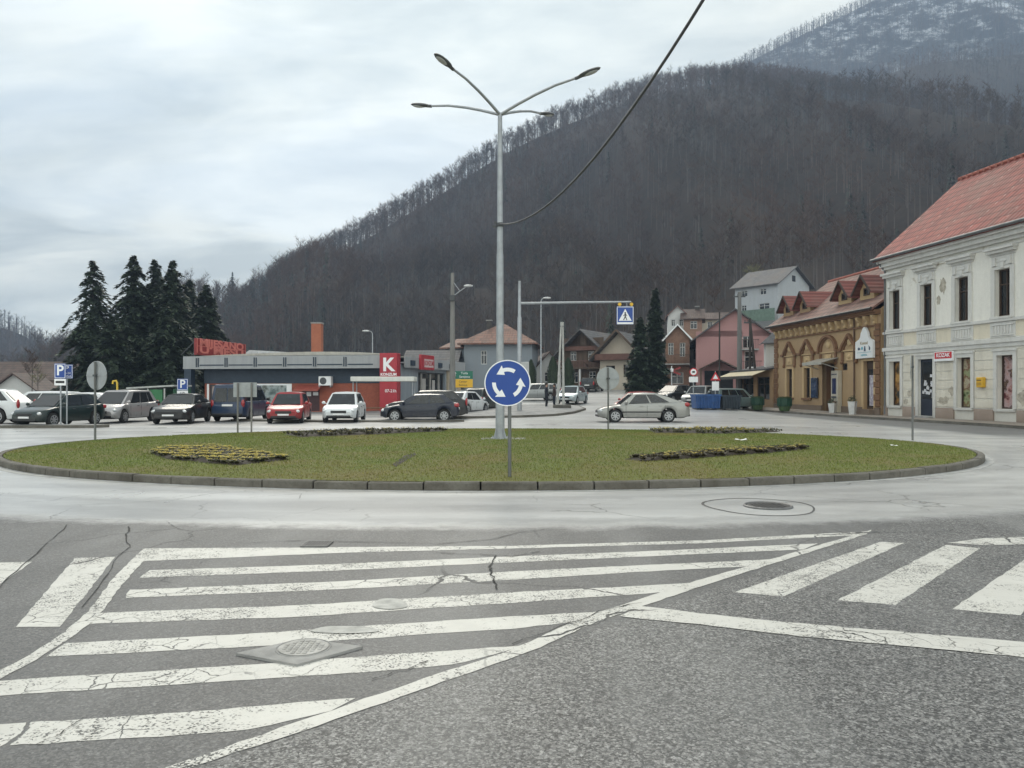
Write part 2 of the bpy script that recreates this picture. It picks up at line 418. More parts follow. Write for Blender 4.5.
    cr2 = math_(n, l, 'MULTIPLY', mapr(n, l, cf, .008, .03, 1, 0), math_(n, l, 'MULTIPLY', mapr(n, l, noise(n, l, pos, .55, 3), .59, .65, 0, 1), mapr(n, l, x, .6, -.4, 0, 1)))
    crk = math_(n, l, 'MAXIMUM', cr, math_(n, l, 'MULTIPLY', cr2, .8))
    c = mixc(n, l, math_(n, l, 'MULTIPLY', crk, .8), c, (.02, .02, .02))
    l.new(c, bs.inputs['Base Color'])
    rg = math_(n, l, 'SUBTRACT', mapr(n, l, worn, 0, 1, .60, .30), math_(n, l, 'MULTIPLY', math_(n, l, 'SUBTRACT', big, .5), .2))
    rg = math_(n, l, 'ADD', rg, math_(n, l, 'MULTIPLY', dark_zone, .4))
    l.new(rg, bs.inputs['Roughness'])
    h = math_(n, l, 'SUBTRACT', math_(n, l, 'MULTIPLY', agg, 1.0), math_(n, l, 'MULTIPLY', crk, 2.0))
    b = n.new('ShaderNodeBump'); b.inputs['Distance'].default_value = .006
    l.new(mapr(n, l, worn, 0, 1, .8, .12), b.inputs['Strength']); l.new(h, b.inputs['Height']); l.new(b.outputs[0], bs.inputs['Normal'])
    return m

def make_paint():
    m, n, l, bs = nodes_of('road paint')
    pos, x, y, big, e = asphalt_common(n, l, bs)
    ve = n.new('ShaderNodeTexVoronoi'); ve.inputs['Scale'].default_value = 95; l.new(pos, ve.inputs['Vector'])
    sp = n.new('ShaderNodeSeparateXYZ'); l.new(ve.outputs['Color'], sp.inputs[0])
    wp = n.new('ShaderNodeMixRGB'); wp.blend_type = 'ADD'; wp.inputs[0].default_value = .35; l.new(pos, wp.inputs[1])
    nz = n.new('ShaderNodeTexNoise'); nz.inputs['Scale'].default_value = 2.4; nz.inputs['Detail'].default_value = 5; l.new(pos, nz.inputs[0]); l.new(nz.outputs[1], wp.inputs[2])
    cf = voro(n, l, wp.outputs[0], 4.2, 'DISTANCE_TO_EDGE')
    cm = noise(n, l, pos, .6, 3)
    crk = math_(n, l, 'MULTIPLY', mapr(n, l, cf, .008, .026, 1, 0), mapr(n, l, cm, .50, .60, 0, .85))
    ce = voro(n, l, wp.outputs[0], .62, 'DISTANCE_TO_EDGE')
    crk = math_(n, l, 'MAXIMUM', crk, math_(n, l, 'MULTIPLY', mapr(n, l, ce, .004, .012, 1, 0), mapr(n, l, noise(n, l, pos, .28, 2), .47, .56, 0, 1)))
    wear = math_(n, l, 'ADD', math_(n, l, 'MULTIPLY', noise(n, l, pos, 1.1, 6, .7), .6), math_(n, l, 'ADD', math_(n, l, 'MULTIPLY', noise(n, l, pos, 9, 5, .75), .35), math_(n, l, 'MULTIPLY', sp.outputs[0], .22)))
    wr = mapr(n, l, wear, .60, .77, 0, .95)
    gone = math_(n, l, 'MAXIMUM', crk, wr)
    c = mixc(n, l, noise(n, l, pos, 3, 5, .7), (.42, .41, .38), (.62, .61, .57))
    c = mixc(n, l, math_(n, l, 'MULTIPLY', gone, .35), c, (.10, .10, .098))
    tr = n.new('ShaderNodeBsdfTransparent'); mx = n.new('ShaderNodeMixShader'); l.new(mapr(n, l, gone, .25, .8, 0, 1), mx.inputs[0]); l.new(bs.outputs[0], mx.inputs[1]); l.new(tr.outputs[0], mx.inputs[2]); l.new(mx.outputs[0], n['Material Output'].inputs[0])   # worn through to the asphalt
    l.new(c, bs.inputs['Base Color']); bs.inputs['Roughness'].default_value = .55
    bump(n, l, bs, math_(n, l, 'SUBTRACT', math_(n, l, 'MULTIPLY', sp.outputs[0], .5), crk), .5, .006)
    return m
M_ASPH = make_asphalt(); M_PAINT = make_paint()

xs = [-1500,-600,-200,-100] + list(np.arange(-70, 71, 2.0)) + [100,200,600,1500]
ys = [-400,-200,-80,-40] + list(np.arange(-20, 131, 2.0)) + [200,600,1500]
g = MB()
for yy in ys:
    for xx in xs: g.v.append((xx, yy, zg(xx, min(yy, 130))))
nx = len(xs)
for j in range(len(ys)-1):
    for i in range(nx-1): g.f.append((j*nx+i, j*nx+i+1, (j+1)*nx+i+1, (j+1)*nx+i)); g.mi.append(0)
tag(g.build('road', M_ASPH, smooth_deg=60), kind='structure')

def GP(px, py, h=EYE):
    Y = h * F / (py - HZ); return ((px - 512) / F * Y, Y)
def paint(name, polys, z):
    mb = MB()
    for p in polys:
        pts = [GP(*q) for q in p]; rag = []
        for i, a in enumerate(pts):
            b = pts[(i+1) % len(pts)]; k = max(1, min(60, int(math.hypot(b[0]-a[0], b[1]-a[1])/.09)))
            for q in range(k): rag.append((a[0]+(b[0]-a[0])*q/k+random.uniform(-.007,.007), a[1]+(b[1]-a[1])*q/k+random.uniform(-.007,.007)))
        mb.add([(a, b, z) for a, b in rag], [tuple(range(len(rag)))])
    o = mb.build(name, M_PAINT, fixn=False); 
    bm = bmesh.new(); bm.from_mesh(o.data)
    for f in bm.faces:
        f.normal_update()
        if f.normal.z < 0: f.normal_flip()
    bm.to_mesh(o.data); bm.free()
    return tag(o, kind='structure')
hatch = [
 [(143,548.5),(300,547.6),(512,546),(700,540.5),(866,531.5),(862,535),(700,543.5),(512,548.7),(350,552.7),(150,561),(138,562)],
 [(150,570.5),(330,564.5),(512,556.5),(680,550),(818,543.5),(803,549.5),(660,556),(512,562.5),(330,571),(139,578)],
 [(129,590),(330,582),(512,571.5),(660,564.5),(772,559.5),(757,566),(640,572),(512,580),(330,590),(126,598)],
 [(100,613),(300,605.5),(512,592.5),(620,587),(712,582),(690,590.5),(600,597),(512,603),(300,617),(88,624)],
 [(66,643.5),(250,634),(420,622.5),(512,616.5),(627,610.5),(600,619.5),(512,629),(420,635),(250,647),(46,657)],
 [(-40,684),(0,681),(250,665),(400,654),(522,646),(494,655),(452,665),(380,671.5),(250,680),(0,696),(-40,699)],
 [(-60,729),(0,725),(200,711.5),(356,698),(330,711),(250,730),(160,737),(0,746.5),(-60,751)],
]
paint('hatched_marking', hatch, .002)
edge = [[(872,530),(690,583),(582,618),(512,650),(380,694),(262,735),(168,768),(70,800),(100,800),(190,768),(278,740),(402,697),(530,652),(597,622),(700,587),(868,534)],
        [(143,549),(112,580),(88,612),(60,636),(30,655),(0,671),(-30,684),(-30,691),(0,679),(36,660),(72,638),(98,617),(124,583),(153,551)]]
paint('edge_line', edge, .0035)
paint('stop_line', [[(640,606.5),(700,614),(800,624),(1024,642.5),(1200,657),(1200,673),(1024,657.8),(800,637),(700,625),(618,617)]], .005)
paint('zebra_crossing', [
 [(75,558),(115,557),(60,627),(16,627)], [(-14,563),(32,562),(-30,606),(-85,606)], [(-110,567),(-62,566),(-150,600),(-205,600)],
 [(880,542),(904,543),(784,596.5),(734,592.5)], [(946,545),(980,548.5),(895,605),(837,600.5)],
 [(1034,553),(1075,557),(1020,615.5),(952,609.5)], [(1110,561),(1150,565),(1140,628),(1072,621)]], .002)
paint('worn_marking', [[(947,543),(985,538.5),(1024,537),(1080,539),(1080,546),(1024,544.5),(985,545.5)]], .0035)

# patches of pale repair mortar in the hatching
m_patch = mat('repair mortar', (.42,.415,.39), .8, var=.3, scale=9, bmp=.3, bscale=60)
mb = MB()
for (px, py, rx, ry) in ((390,604.5,17,6.0),(345,630.5,33,4.0)):
    mb.add([(*GP(px + rx*math.cos(a)*(1+.12*math.sin(3*a)), py + ry*math.sin(a)*(1+.1*math.cos(2*a))), .0065) for a in [2*math.pi*i/22 for i in range(22)][::-1]], [tuple(range(22))])
o = mb.build('road_patch', m_patch, fixn=False); tag(o, kind='structure')
# open cracks
m_crk = mat('open crack', (.035,.035,.034), .9, var=.2)
mb = MB()
def crack(pts, wd):
    P = []; 
    for (a, b) in zip(pts[:-1], pts[1:]):
        for t in np.linspace(0, 1, 5)[:-1]:
            P.append(Vector(GP(a[0]+(b[0]-a[0])*t, a[1]+(b[1]-a[1])*t)) + Vector((random.uniform(-1,1), random.uniform(-1,1)))*wd*.7)
    P.append(Vector(GP(*pts[-1])))
    for i in range(len(P)-1):
        dv = (P[i+1]-P[i]).normalized(); nn = Vector((-dv.y, dv.x))*wd*random.uniform(.25,1)/3.2
        mb.add([(*(P[i]-nn),.008),(*(P[i+1]-nn),.008),(*(P[i+1]+nn),.008),(*(P[i]+nn),.008)], [(0,1,2,3)])
crack([(128,527),(126,537),(130,548)], .035); crack([(128,548),(118,557),(104,580),(82,608)], .018)
crack([(68,525),(48,543),(22,566),(0,588)], .022)
crack([(495,556),(492,566),(490,571),(494,580),(497,590)], .035); crack([(430,553),(480,555),(512,557),(540,552)], .03)
crack([(545,530),(520,533),(490,540),(440,544),(300,541),(238,544)], .025)
crack([(82,719),(60,735),(36,746)], .012); crack([(250,498),(285,495),(302,494),(299,499)], .014)
crack([(640,603),(600,612),(560,628),(512,645)], .02); crack([(430,662),(400,672),(372,680)], .02)
o = mb.build('road_crack', m_crk, fixn=False)
bm = bmesh.new(); bm.from_mesh(o.data)
for f in bm.faces:
    f.normal_update()
    if f.normal.z < 0: f.normal_flip()
bm.to_mesh(o.data); bm.free(); tag(o, kind='structure')

# ------------------------------------------------------------------ manholes, drain
m_conc = mat('concrete', (.29,.285,.275), .85, var=.3, scale=5, bmp=.3)
m_iron = mat('cast iron lid', (.17,.17,.17), .55, metal=.5, var=.3, scale=14, bmp=.5, bscale=90)
t = thing('manhole', 'square concrete slab with a round iron lid, set in the hatched road marking', 'manhole', (*GP(298,653),0.0))
q = [GP(236,655.5),GP(302,641),GP(363,648.5),GP(297,667)]; c0 = GP(298,653)
mb = MB(); mb.prism([(a-c0[0], b-c0[1]) for a, b in q], 2, -.05, .016); mb.build('slab', m_conc, t)
mb = MB(); mb.cyl((.02,.05,.0), .15, .021, 40); 
for i in range(-3,4):
    for j in range(-3,4):
        if i*i+j*j < 11: mb.box(.02+i*.036-.011, .02+i*.036+.011, .05+j*.036-.011, .05+j*.036+.011, .019, .025)
mb.build('lid', mat('worn grey lid',(.31,.305,.29),.6,var=.3,scale=14), t)
mb = MB(); mb.tube([(.02+.165*math.cos(a), .05+.165*math.sin(a), .016) for a in [2*math.pi*i/40 for i in range(41)]], .004, 6); mb.build('frame', m_conc, t)
c0 = GP(768,506.5)
t = thing('manhole', 'round dark iron manhole cover in the pale ring road, inside a darker repaired circle', 'manhole', (*c0,0))
mb = MB(); mb.cyl((0,0,0), .28, .016, 40, mi=0)
for i in range(-4,5):
    for j in range(-4,5):
        if i*i+j*j < 14: mb.box(i*.062-.02, i*.062+.02, j*.062-.02, j*.062+.02, .015, .022)
mb.build('lid', mat('dark cast iron',(.05,.05,.05),.5,metal=.4,bmp=.5), t)
mb = MB(); mb.tube([(.31*math.cos(a), .31*math.sin(a), .008) for a in [2*math.pi*i/40 for i in range(41)]], .02, 6); mb.build('frame', m_iron, t)
mb = MB(); ring_o = [(-.12+.74*math.cos(a)*(1+.06*math.sin(3*a)), .80*math.sin(a)) for a in [2*math.pi*i/48 for i in range(48)]]
mb.add([(a,b,.004) for a,b in ring_o] + [(a*.955,b*.955,.004) for a,b in ring_o], [(i,(i+1)%48,48+(i+1)%48,48+i) for i in range(48)])
mb.build('repair_joint', mat('bitumen joint',(.05,.05,.05),.6), t)
c0 = GP(317,545)
t = thing('drain_grate', 'small dark iron drain grate at the top edge of the hatched marking', 'drain', (*c0,0))
mb = MB(); mb.box(-.3,.3,-.2,.2,.0,.0095); mb.build('pit', mat('pit black',(.01,.01,.01),.9,var=0), t)
mb = MB()
for i in range(9): mb.box(-.28+i*.065,-.25+i*.065,-.19,.19,.0097,.017)
mb.box(-.33,.33,-.23,-.2,0,.018); mb.box(-.33,.33,.2,.23,0,.018); mb.box(-.33,-.3,-.2,.2,0,.018); mb.box(.3,.33,-.2,.2,0,.018)
mb.build('grate', m_iron, t); t.scale = (.42,.6,1)

# ------------------------------------------------------------------ traffic island
KERB = .13
def lawn_z(x, y):
    e2 = ((x-CX)/EA)**2 + ((y-CY)/EB)**2
    return KERB - .005 + .15*max(0, 1-e2)
m, n, l, bs = nodes_of('lawn soil and turf')
pos = n.new('ShaderNodeNewGeometry').outputs['Position']
f1 = noise(n, l, pos, .55, 6, .7); f2 = noise(n, l, pos, 9, 5, .7)
c = mixc(n, l, mapr(n, l, f1, .36, .64, 0, 1), (.14,.12,.034), (.10,.135,.016))
c = mixc(n, l, mapr(n, l, f2, .4, .7, 0, .6), c, (.08,.065,.022)); l.new(c, bs.inputs['Base Color']); bs.inputs['Roughness'].default_value = .95
bump(n, l, bs, f2, .6, .05); M_LAWN = m
mb = MB(); rr = [0,.15,.3,.45,.6,.72,.82,.9,.96,.985]; K = 96
mb.v.append((CX,CY,lawn_z(CX,CY)))
for r_ in rr[1:]:
    for k in range(K):
        a = 2*math.pi*k/K; x, y = CX+EA*r_*math.cos(a), CY+EB*r_*math.sin(a); mb.v.append((x,y,lawn_z(x,y)))
for k in range(K): mb.f.append((0,1+k,1+(k+1)%K)); mb.mi.append(0)
for i in range(len(rr)-2):
    for k in range(K): mb.f.append((1+i*K+k,1+(i+1)*K+k,1+(i+1)*K+(k+1)%K,1+i*K+(k+1)%K)); mb.mi.append(0)
tag(mb.build('lawn', M_LAWN, smooth_deg=60), kind='structure')
# kerb stones
m, n, l, bs = nodes_of('kerb stone')
pos = n.new('ShaderNodeNewGeometry').outputs['Position']
f1 = noise(n, l, pos, 1.3, 6, .7); f2 = noise(n, l, pos, 14, 4, .7)
c = mixc(n, l, mapr(n, l, f1, .35, .7, 0, 1), (.15,.14,.12), (.07,.062,.05)); c = mixc(n, l, mapr(n, l, f2, .5, .7, 0, .5), c, (.05,.05,.035))
l.new(c, bs.inputs['Base Color']); bs.inputs['Roughness'].default_value = .9; bump(n, l, bs, f2, .5, .02); M_KERB = m
mb = MB(); KS = 84
for k in range(KS):
    a0 = 2*math.pi*k/KS + .0012; a1 = 2*math.pi*(k+1)/KS - .0012; dz = random.uniform(-.008,.008); do = random.uniform(-.006,.006)
    vs = []
    for (rad, z) in ((do,-.02),(do,KERB-.02+dz),(-.02+do,KERB+dz),(-.15,KERB+dz),(-.15,-.02)):
        for a in (a0,(a0+a1)/2,a1): vs.append((CX+(EA+rad)*math.cos(a), CY+(EB+rad)*math.sin(a), z))
    fs = []
    for i in range(4):
        for j in range(2): fs.append((i*3+j,i*3+j+1,(i+1)*3+j+1,(i+1)*3+j))
    fs += [(0,3,6,9,12),(2,14,11,8,5)]
    mb.add(vs, fs)
tag(mb.build('kerb', M_KERB), kind='structure')
# pale dust line in the gutter
mb = MB(); G2 = 120
for k in range(G2):
    a = 2*math.pi*k/G2
    for e_ in (.03,.2): mb.v.append((CX+(EA+e_+.03*math.sin(5*a))*math.cos(a), CY+(EB+e_+.03*math.sin(7*a))*math.sin(a), .004))
for k in range(G2): mb.f.append((2*k,2*k+1,(2*k+3)%(2*G2),(2*k+2)%(2*G2))); mb.mi.append(0)
tag(mb.build('gutter', mat('gutter dust',(.36,.36,.35),.7,var=.45,scale=2.5)), kind='structure')

# grass blades: nobody could count them
def grass_mat():
    m, n, l, bs = nodes_of('grass blade')
    pos = n.new('ShaderNodeNewGeometry').outputs['Position']
    at = n.new('ShaderNodeAttribute'); at.attribute_name = 'tone'
    f1 = noise(n, l, pos, .55, 6, .7); f3 = noise(n, l, pos, .16, 3, .6)
    sepx = n.new('ShaderNodeSeparateXYZ'); l.new(pos, sepx.inputs[0])
    dry = mapr(n, l, math_(n, l, 'ADD', f1, math_(n, l, 'MULTIPLY', math_(n, l, 'SUBTRACT', f3, .5), 1.0)), .32, .54, 1, 0)
    dry = math_(n, l, 'MAXIMUM', dry, mapr(n, l, sepx.outputs[1], 15.0, 12.6, 0, .75))
    c = mixc(n, l, at.outputs['Fac'], (.080,.118,.012), (.185,.222,.032))
    c2 = mixc(n, l, at.outputs['Fac'], (.16,.125,.030), (.30,.25,.075))
    l.new(mixc(n, l, math_(n, l, 'MULTIPLY', dry, .72), c, c2), bs.inputs['Base Color']); bs.inputs['Roughness'].default_value = .7
    return m
M_BLADE = grass_mat()
NB = 210000
a = rng.uniform(0, 2*math.pi, NB); r_ = np.sqrt(rng.uniform(0, 1, NB)) * .985
bx, by = CX+EA*r_*np.cos(a), CY+EB*r_*np.sin(a)
bz = KERB - .01 + .15*np.maximum(0, 1-((bx-CX)/EA)**2-((by-CY)/EB)**2)
h = rng.uniform(.012,.042,NB); th = rng.uniform(0, 2*math.pi, NB); wd = rng.uniform(.005,.011,NB); ln = rng.uniform(-.6,.6,(NB,2))*h[:,None]
T = np.zeros((NB,3,3)); T[:,0,0] = bx-wd*np.cos(th); T[:,0,1] = by-wd*np.sin(th); T[:,1,0] = bx+wd*np.cos(th); T[:,1,1] = by+wd*np.sin(th)
T[:,2,0] = bx+ln[:,0]; T[:,2,1] = by+ln[:,1]; T[:,0,2] = bz; T[:,1,2] = bz; T[:,2,2] = bz+h
tag(tri_mesh('grass', T, M_BLADE, tone=rng.uniform(0,1,NB)), kind='stuff')

# flower beds
m_soil = mat('dark bed soil', (.035,.026,.018), .95, var=.4, scale=8, bmp=.6, bscale=30)
def leaf_mat(name, lo, hi):
    m, n, l, bs = nodes_of(name)
    at = n.new('ShaderNodeAttribute'); at.attribute_name = 'tone'
    l.new(mixc(n, l, at.outputs['Fac'], lo, hi), bs.inputs['Base Color']); bs.inputs['Roughness'].default_value = .65; return m
def on_lawn(px, py):
    Y = 15.0
    for _ in range(12):
        X = (px-512)/F*Y; Y = (EYE-lawn_z(X,Y))*F/(py-HZ)
    return ((px-512)/F*Y, Y)
def flower_bed(label, poly, lo, hi, flower, nplants, nfl, hgt):
    P = [on_lawn(*q) for q in poly]; cx = sum(p[0] for p in P)/len(P); cy = sum(p[1] for p in P)/len(P); z0 = lawn_z(cx,cy)
    t = thing('flower_bed', label, 'flower bed', (cx,cy,z0-.02), group='flower beds on the traffic island')
    mb = MB(); nn = len(P)
    mb.add([(p[0]-cx,p[1]-cy,lawn_z(*p)-z0+.02) for p in P] + [((p[0]-cx)*.86,(p[1]-cy)*.86,lawn_z(*p)-z0+.085) for p in P],
           [tuple(range(nn,2*nn))] + [(i,(i+1)%nn,nn+(i+1)%nn,nn+i) for i in range(nn)])
    mb.build('soil', m_soil, t)
    xs_ = [p[0] for p in P]; ys_ = [p[1] for p in P]
    def inside(x, y):
        c = False
        for i in range(nn):
            (x1,y1),(x2,y2) = P[i],P[i-1]
            if (y1>y) != (y2>y) and x < (x2-x1)*(y-y1)/(y2-y1)+x1: c = not c
        return c
    pts = []
    while len(pts) < nplants:
        x, y = random.uniform(min(xs_),max(xs_)), random.uniform(min(ys_),max(ys_))
        if inside(x,y) and (abs(((x*.28+y)*1.9)%1-.5) > .22): pts.append((x-cx,y-cy,lawn_z(x,y)-z0+.06))
    tr = []; fl = []
    for (x,y,z) in pts:
        for k in range(9):
            a = random.uniform(0,6.28); L = random.uniform(.04,.11); hh = random.uniform(.35,1)*hgt; w_ = .022
            tr.append(((x-w_*math.sin(a),y+w_*math.cos(a),z),(x+w_*math.sin(a),y-w_*math.cos(a),z),(x+L*math.cos(a),y+L*math.sin(a),z+hh)))
    for (x,y,z) in random.sample(pts, min(nfl, len(pts))):
        for q in range(random.choice((1,2,2))):
            fx,fy,fz = x+random.uniform(-.06,.06), y+random.uniform(-.06,.06), z+hgt*random.uniform(.7,1.1)
            for k in range(5):
                a = k*1.2566+random.random()*.4; r0 = .034
                fl.append(((fx,fy,fz),(fx+r0*math.cos(a-.5),fy+r0*math.sin(a-.5),fz+.012),(fx+r0*math.cos(a+.5),fy+r0*math.sin(a+.5),fz+.012)))
    tri_mesh('foliage', np.array(tr), leaf_mat('bed leaves '+label[:12], lo, hi), tone=rng.uniform(0,1,len(tr)), parent=t)
    if fl: tri_mesh('blossom', np.array(fl), leaf_mat('bed blossom '+label[:12], *flower), tone=rng.uniform(0,1,len(fl)), parent=t)
flower_bed('bed of yellow flowers in rows on the left of the round lawn', [(150,453),(170,449),(215,447.5),(250,453),(290,459.5),(236,465.5),(200,462.5),(165,459)], (.04,.05,.016), (.12,.125,.04), ((.40,.31,.03),(.60,.50,.10)), 900, 520, .05)
flower_bed('long bed of brownish low plants on the right of the round lawn', [(624,459.5),(655,456.5),(700,453.5),(760,449.5),(800,447.5),(811,448.8),(770,453),(700,458),(645,461.5)], (.045,.035,.018), (.11,.095,.04), ((.40,.30,.05),(.55,.47,.12)), 700, 110, .07)
flower_bed('thin bed with yellow specks at the far right edge of the lawn', [(646,430.5),(700,429.3),(770,430),(782,432),(720,434),(655,433)], (.035,.04,.014), (.10,.095,.03), ((.50,.38,.04),(.7,.58,.10)), 420, 130, .10)
flower_bed('thin dark bed at the far left edge of the lawn', [(282,434.5),(340,431.5),(440,430),(447,431.5),(380,434.5),(300,437.5)], (.03,.028,.014), (.075,.07,.028), ((.42,.33,.05),(.6,.5,.1)), 420, 60, .10)
# dark bare streak and tufts on the lawn
mb = MB(); q = [on_lawn(*p) for p in ((392,465),(404,456),(415,453),(416,455),(407,460),(396,467))]
mb.add([(a,b,lawn_z(a,b)+.006) for a,b in q], [tuple(range(6))])
tag(mb.build('bare_soil', m_soil), kind='structure')
m_paper = mat('white litter paper', (.75,.75,.73), .7, var=.1)
for (px,py,s_,lab) in ((741,441,.17,'crumpled white paper litter on the lawn above the long right bed'),(894,447,.09,'small scrap of white litter at the right end of the lawn')):
    x,y = on_lawn(px,py); mb = MB(); pts = []
    for i in range(5):
        for j in range(4): pts.append(((i/4-.5)*s_*2,(j/3-.5)*s_,.04+random.uniform(-.02,.04)*s_*6))
    mb.add(pts, [(j+i*4,j+1+i*4,j+1+(i+1)*4,j+(i+1)*4) for i in range(4) for j in range(3)])
    o = mb.build('paper_litter', m_paper); o.location = (x,y,lawn_z(x,y)); tag(o, lab, 'litter', 'litter on the lawn')

# pavements
m_pave = mat('pavement asphalt', (.20,.20,.20), .7, var=.35, scale=1.5, bmp=.2)
def slab(name, pts, top, m_, kerbm=None):
    mb = MB(); nn = len(pts)
    vs = [(x,y,zg(x,y)-.05) for x,y in pts] + [(x,y,zg(x,y)+top) for x,y in pts]
    cx = sum(p[0] for p in pts)/nn; cy = sum(p[1] for p in pts)/nn
    ins = [(x+(cx-x)/max(.01,math.hypot(cx-x,cy-y))*.18, y+(cy-y)/max(.01,math.hypot(cx-x,cy-y))*.18) for x,y in pts]
    vs += [(x,y,zg(x,y)+top) for x,y in ins]
    fs = [(i,(i+1)%nn,nn+(i+1)%nn,nn+i) for i in range(nn)]
    mb.add(vs, fs, 1); b = 0
    for i in range(nn): mb.f.append((nn+i,nn+(i+1)%nn,2*nn+(i+1)%nn,2*nn+i)); mb.mi.append(1)
    mb.f.append(tuple(range(2*nn,3*nn))); mb.mi.append(0)
    return tag(mb.build(name, [m_, M_KERB]), kind='structure')
slab('pavement', [(-4.2,42.6),(-2,43.2),(.5,44.6),(2.6,47),(4.2,50.5),(5.2,54),(5.0,57),(4.0,58.5),(2,58.5),(0,57.5),(-2,56),(-3.6,52),(-4.4,47)], .13, m_pave)
slab('pavement', [(-34,31.6),(-17.6,32.4),(-17.3,33.0),(-17.8,33.4),(-34,33.0)], .12, m_pave)
slab('pavement', [(-14.5,39.6),(-9.5,38.0),(-3.2,38.2),(-2.4,38.7),(-3.0,39.1),(-9,38.8),(-14,40.3)], .10, m_pave)
# the pavement along the houses on the right
m_brpave = mat('brown pavement slabs', (.20,.175,.15), .8, var=.3, scale=2, bmp=.2)
slab('pavement', [(21.0,18.0),(26,18.0),(26,34.6),(22.2,44.7),(20.7,59),(20.3,68.2),(16.8,68.2),(16.6,60.5),(18.6,57),(19.4,44.5),(20.9,34)], .13, m_brpave)
# ------------------------------------------------------------------ street furniture
M_GALV = mat('galvanised steel', (.34,.36,.38), .5, metal=.35, var=.18, scale=4)
M_SIGNBACK = mat('grey sign back', (.33,.35,.36), .5, metal=.2, var=.15, scale=5)
M_BLUE = mat('sign blue', (.010,.055,.27), .35, var=.08)
M_WHITE = mat('sign white', (.78,.79,.80), .4, var=.06)
M_DGREY = mat('dark grey metal', (.07,.075,.08), .5, metal=.3)
M_CONCP = mat('concrete pole', (.20,.195,.185), .85, var=.3, scale=3, streak=True)
M_BLACK = mat('black plastic', (.015,.015,.016), .5, var=.2)
M_RED = mat('sign red', (.50,.02,.03), .45, var=.1)
M_YEL = mat('sign yellow', (.70,.42,.03), .5, var=.1)

# roundabout sign: face towards the camera (-y)
Y = 12.75; x = WX(507.5, Y); zc = WZ(383, Y); rd = 23.2/F*Y; zb = lawn_z(x, Y+.02)
t = thing('traffic_sign', 'round blue roundabout sign with three white arrows on a grey post at the near kerb', 'traffic sign', (x, Y+.04, zb), group='signs on the traffic island')
zl = zc - zb
mb = MB(); mb.tube([(0.035,.05,-.1),(0.035,.05,zl+rd*.8)], .03, 12); mb.build('post', mat('weathered post',(.16,.165,.16),.6,metal=.3,var=.3,streak=True), t, 40)
mb = MB(); mb.cyl((0,.0,zl), rd, .012, 56, axis=1); mb.build('plate', M_SIGNBACK, t, 40)
mb = MB(); mb.disc((0,-.004,zl), rd*.965, 56); mb.build('face', M_BLUE, t, fixn=False)
mb = MB()
for k in range(56):
    a0, a1 = 2*math.pi*k/56, 2*math.pi*(k+1)/56
    q = [(rd*r_*math.cos(a), -.006, zl+rd*r_*math.sin(a)) for (r_, a) in ((.955,a0),(1.0,a0),(1.0,a1),(.955,a1))]
    mb.add(q, [(0,1,2,3)])
mb.build('rim', M_WHITE, t, fixn=False)
for k in range(3):
    mb = MB(); base = R(58 + 120*k); ar = []
    # body from base (tail) counter-clockwise to base+62deg, then a head
    r0, r1 = rd*.50, rd*.665
    S = 10
    for i in range(S):
        a0 = base + R(52)*i/S; a1 = base + R(52)*(i+1)/S
        mb.add([(r_*math.cos(a), -.008, zl+r_*math.sin(a)) for r_, a in ((r0,a0),(r1,a0),(r1,a1),(r0,a1))], [(0,1,2,3)])
    ah = base + R(50); at_ = base + R(84)
    mb.add([(r_*math.cos(a), -.0085, zl+r_*math.sin(a)) for r_, a in ((rd*.37,ah),(rd*.80,ah),(rd*.60,at_))], [(0,1,2)])
    mb.build('arrow', M_WHITE, t, fixn=False)
MB().box(-.02,.09,.012,.09,zl-.12,zl-.09).build('clamp', M_DGREY, t); MB().box(-.02,.09,.012,.09,zl+.12,zl+.15).build('clamp', M_DGREY, t)

def back_sign(px, py, pyb, dia_px, Y, yaw, label, edge=False):
    x = WX(px, Y); zb = lawn_z(x, Y) if ((x/EA)**2+((Y-CY)/EB)**2) < 1 else 0.0
    t = thing('traffic_sign', label, 'traffic sign', (x, Y, zb), R(yaw), group='signs on the traffic island')
    rd = dia_px/2/F*Y; zl = WZ(py, Y) - zb
    mb = MB(); mb.tube([(0,-.045,-.1),(0,-.045,zl+rd*.95)], .032, 10); mb.build('post', mat('weathered post',(.16,.165,.16),.6), t, 40)
    mb = MB(); mb.cyl((0,0,zl), rd, .014, 40, axis=1); mb.box(-rd*.97,rd*.97,-.018,-.002,zl-.022,zl+.022); mb.build('plate', M_SIGNBACK, t, 40)
    mb = MB(); mb.disc((0,.018,zl), rd*.96, 40); mb.build('face', M_BLUE, t)
    mb = MB(); mb.box(-.06,.06,-.085,.0,zl-.03,zl+.03); mb.build('clamp', M_DGREY, t)
back_sign(96.5, 375.5, 441, 29, 22.6, -24, 'grey back of a turned-aside round sign at the left rim of the lawn')
back_sign(608, 378.5, 427, 23, 28.6, 4, 'grey back of a round sign on a post in front of the silver hatchback')
back_sign(911, 367, 437, 24, 24.4, 62.3, 'round sign seen edge-on as a thin dark post at the right end of the lawn')
# twin-post board
Y = 26.2; x = WX(245, Y); zb = lawn_z(x, Y)
t = thing('chevron_board', 'grey back of a rectangular board on two posts, in front of the dark blue van', 'traffic sign', (x,Y,zb), R(-4), group='signs on the traffic island')
mb = MB(); mb.box(-.41,.41,0,.016,WZ(397,Y)-zb,WZ(382.5,Y)-zb); mb.build('plate', M_SIGNBACK, t)
mb = MB(); mb.box(-.40,.40,.018,.02,WZ(396.5,Y)-zb,WZ(383,Y)-zb); mb.build('face', M_WHITE, t)
for sx in (-.24,.24):
    mb = MB(); mb.tube([(sx,-.035,-.1),(sx,-.035,WZ(383,Y)-zb)], .03, 10); mb.build('post', M_CONCP, t, 40)

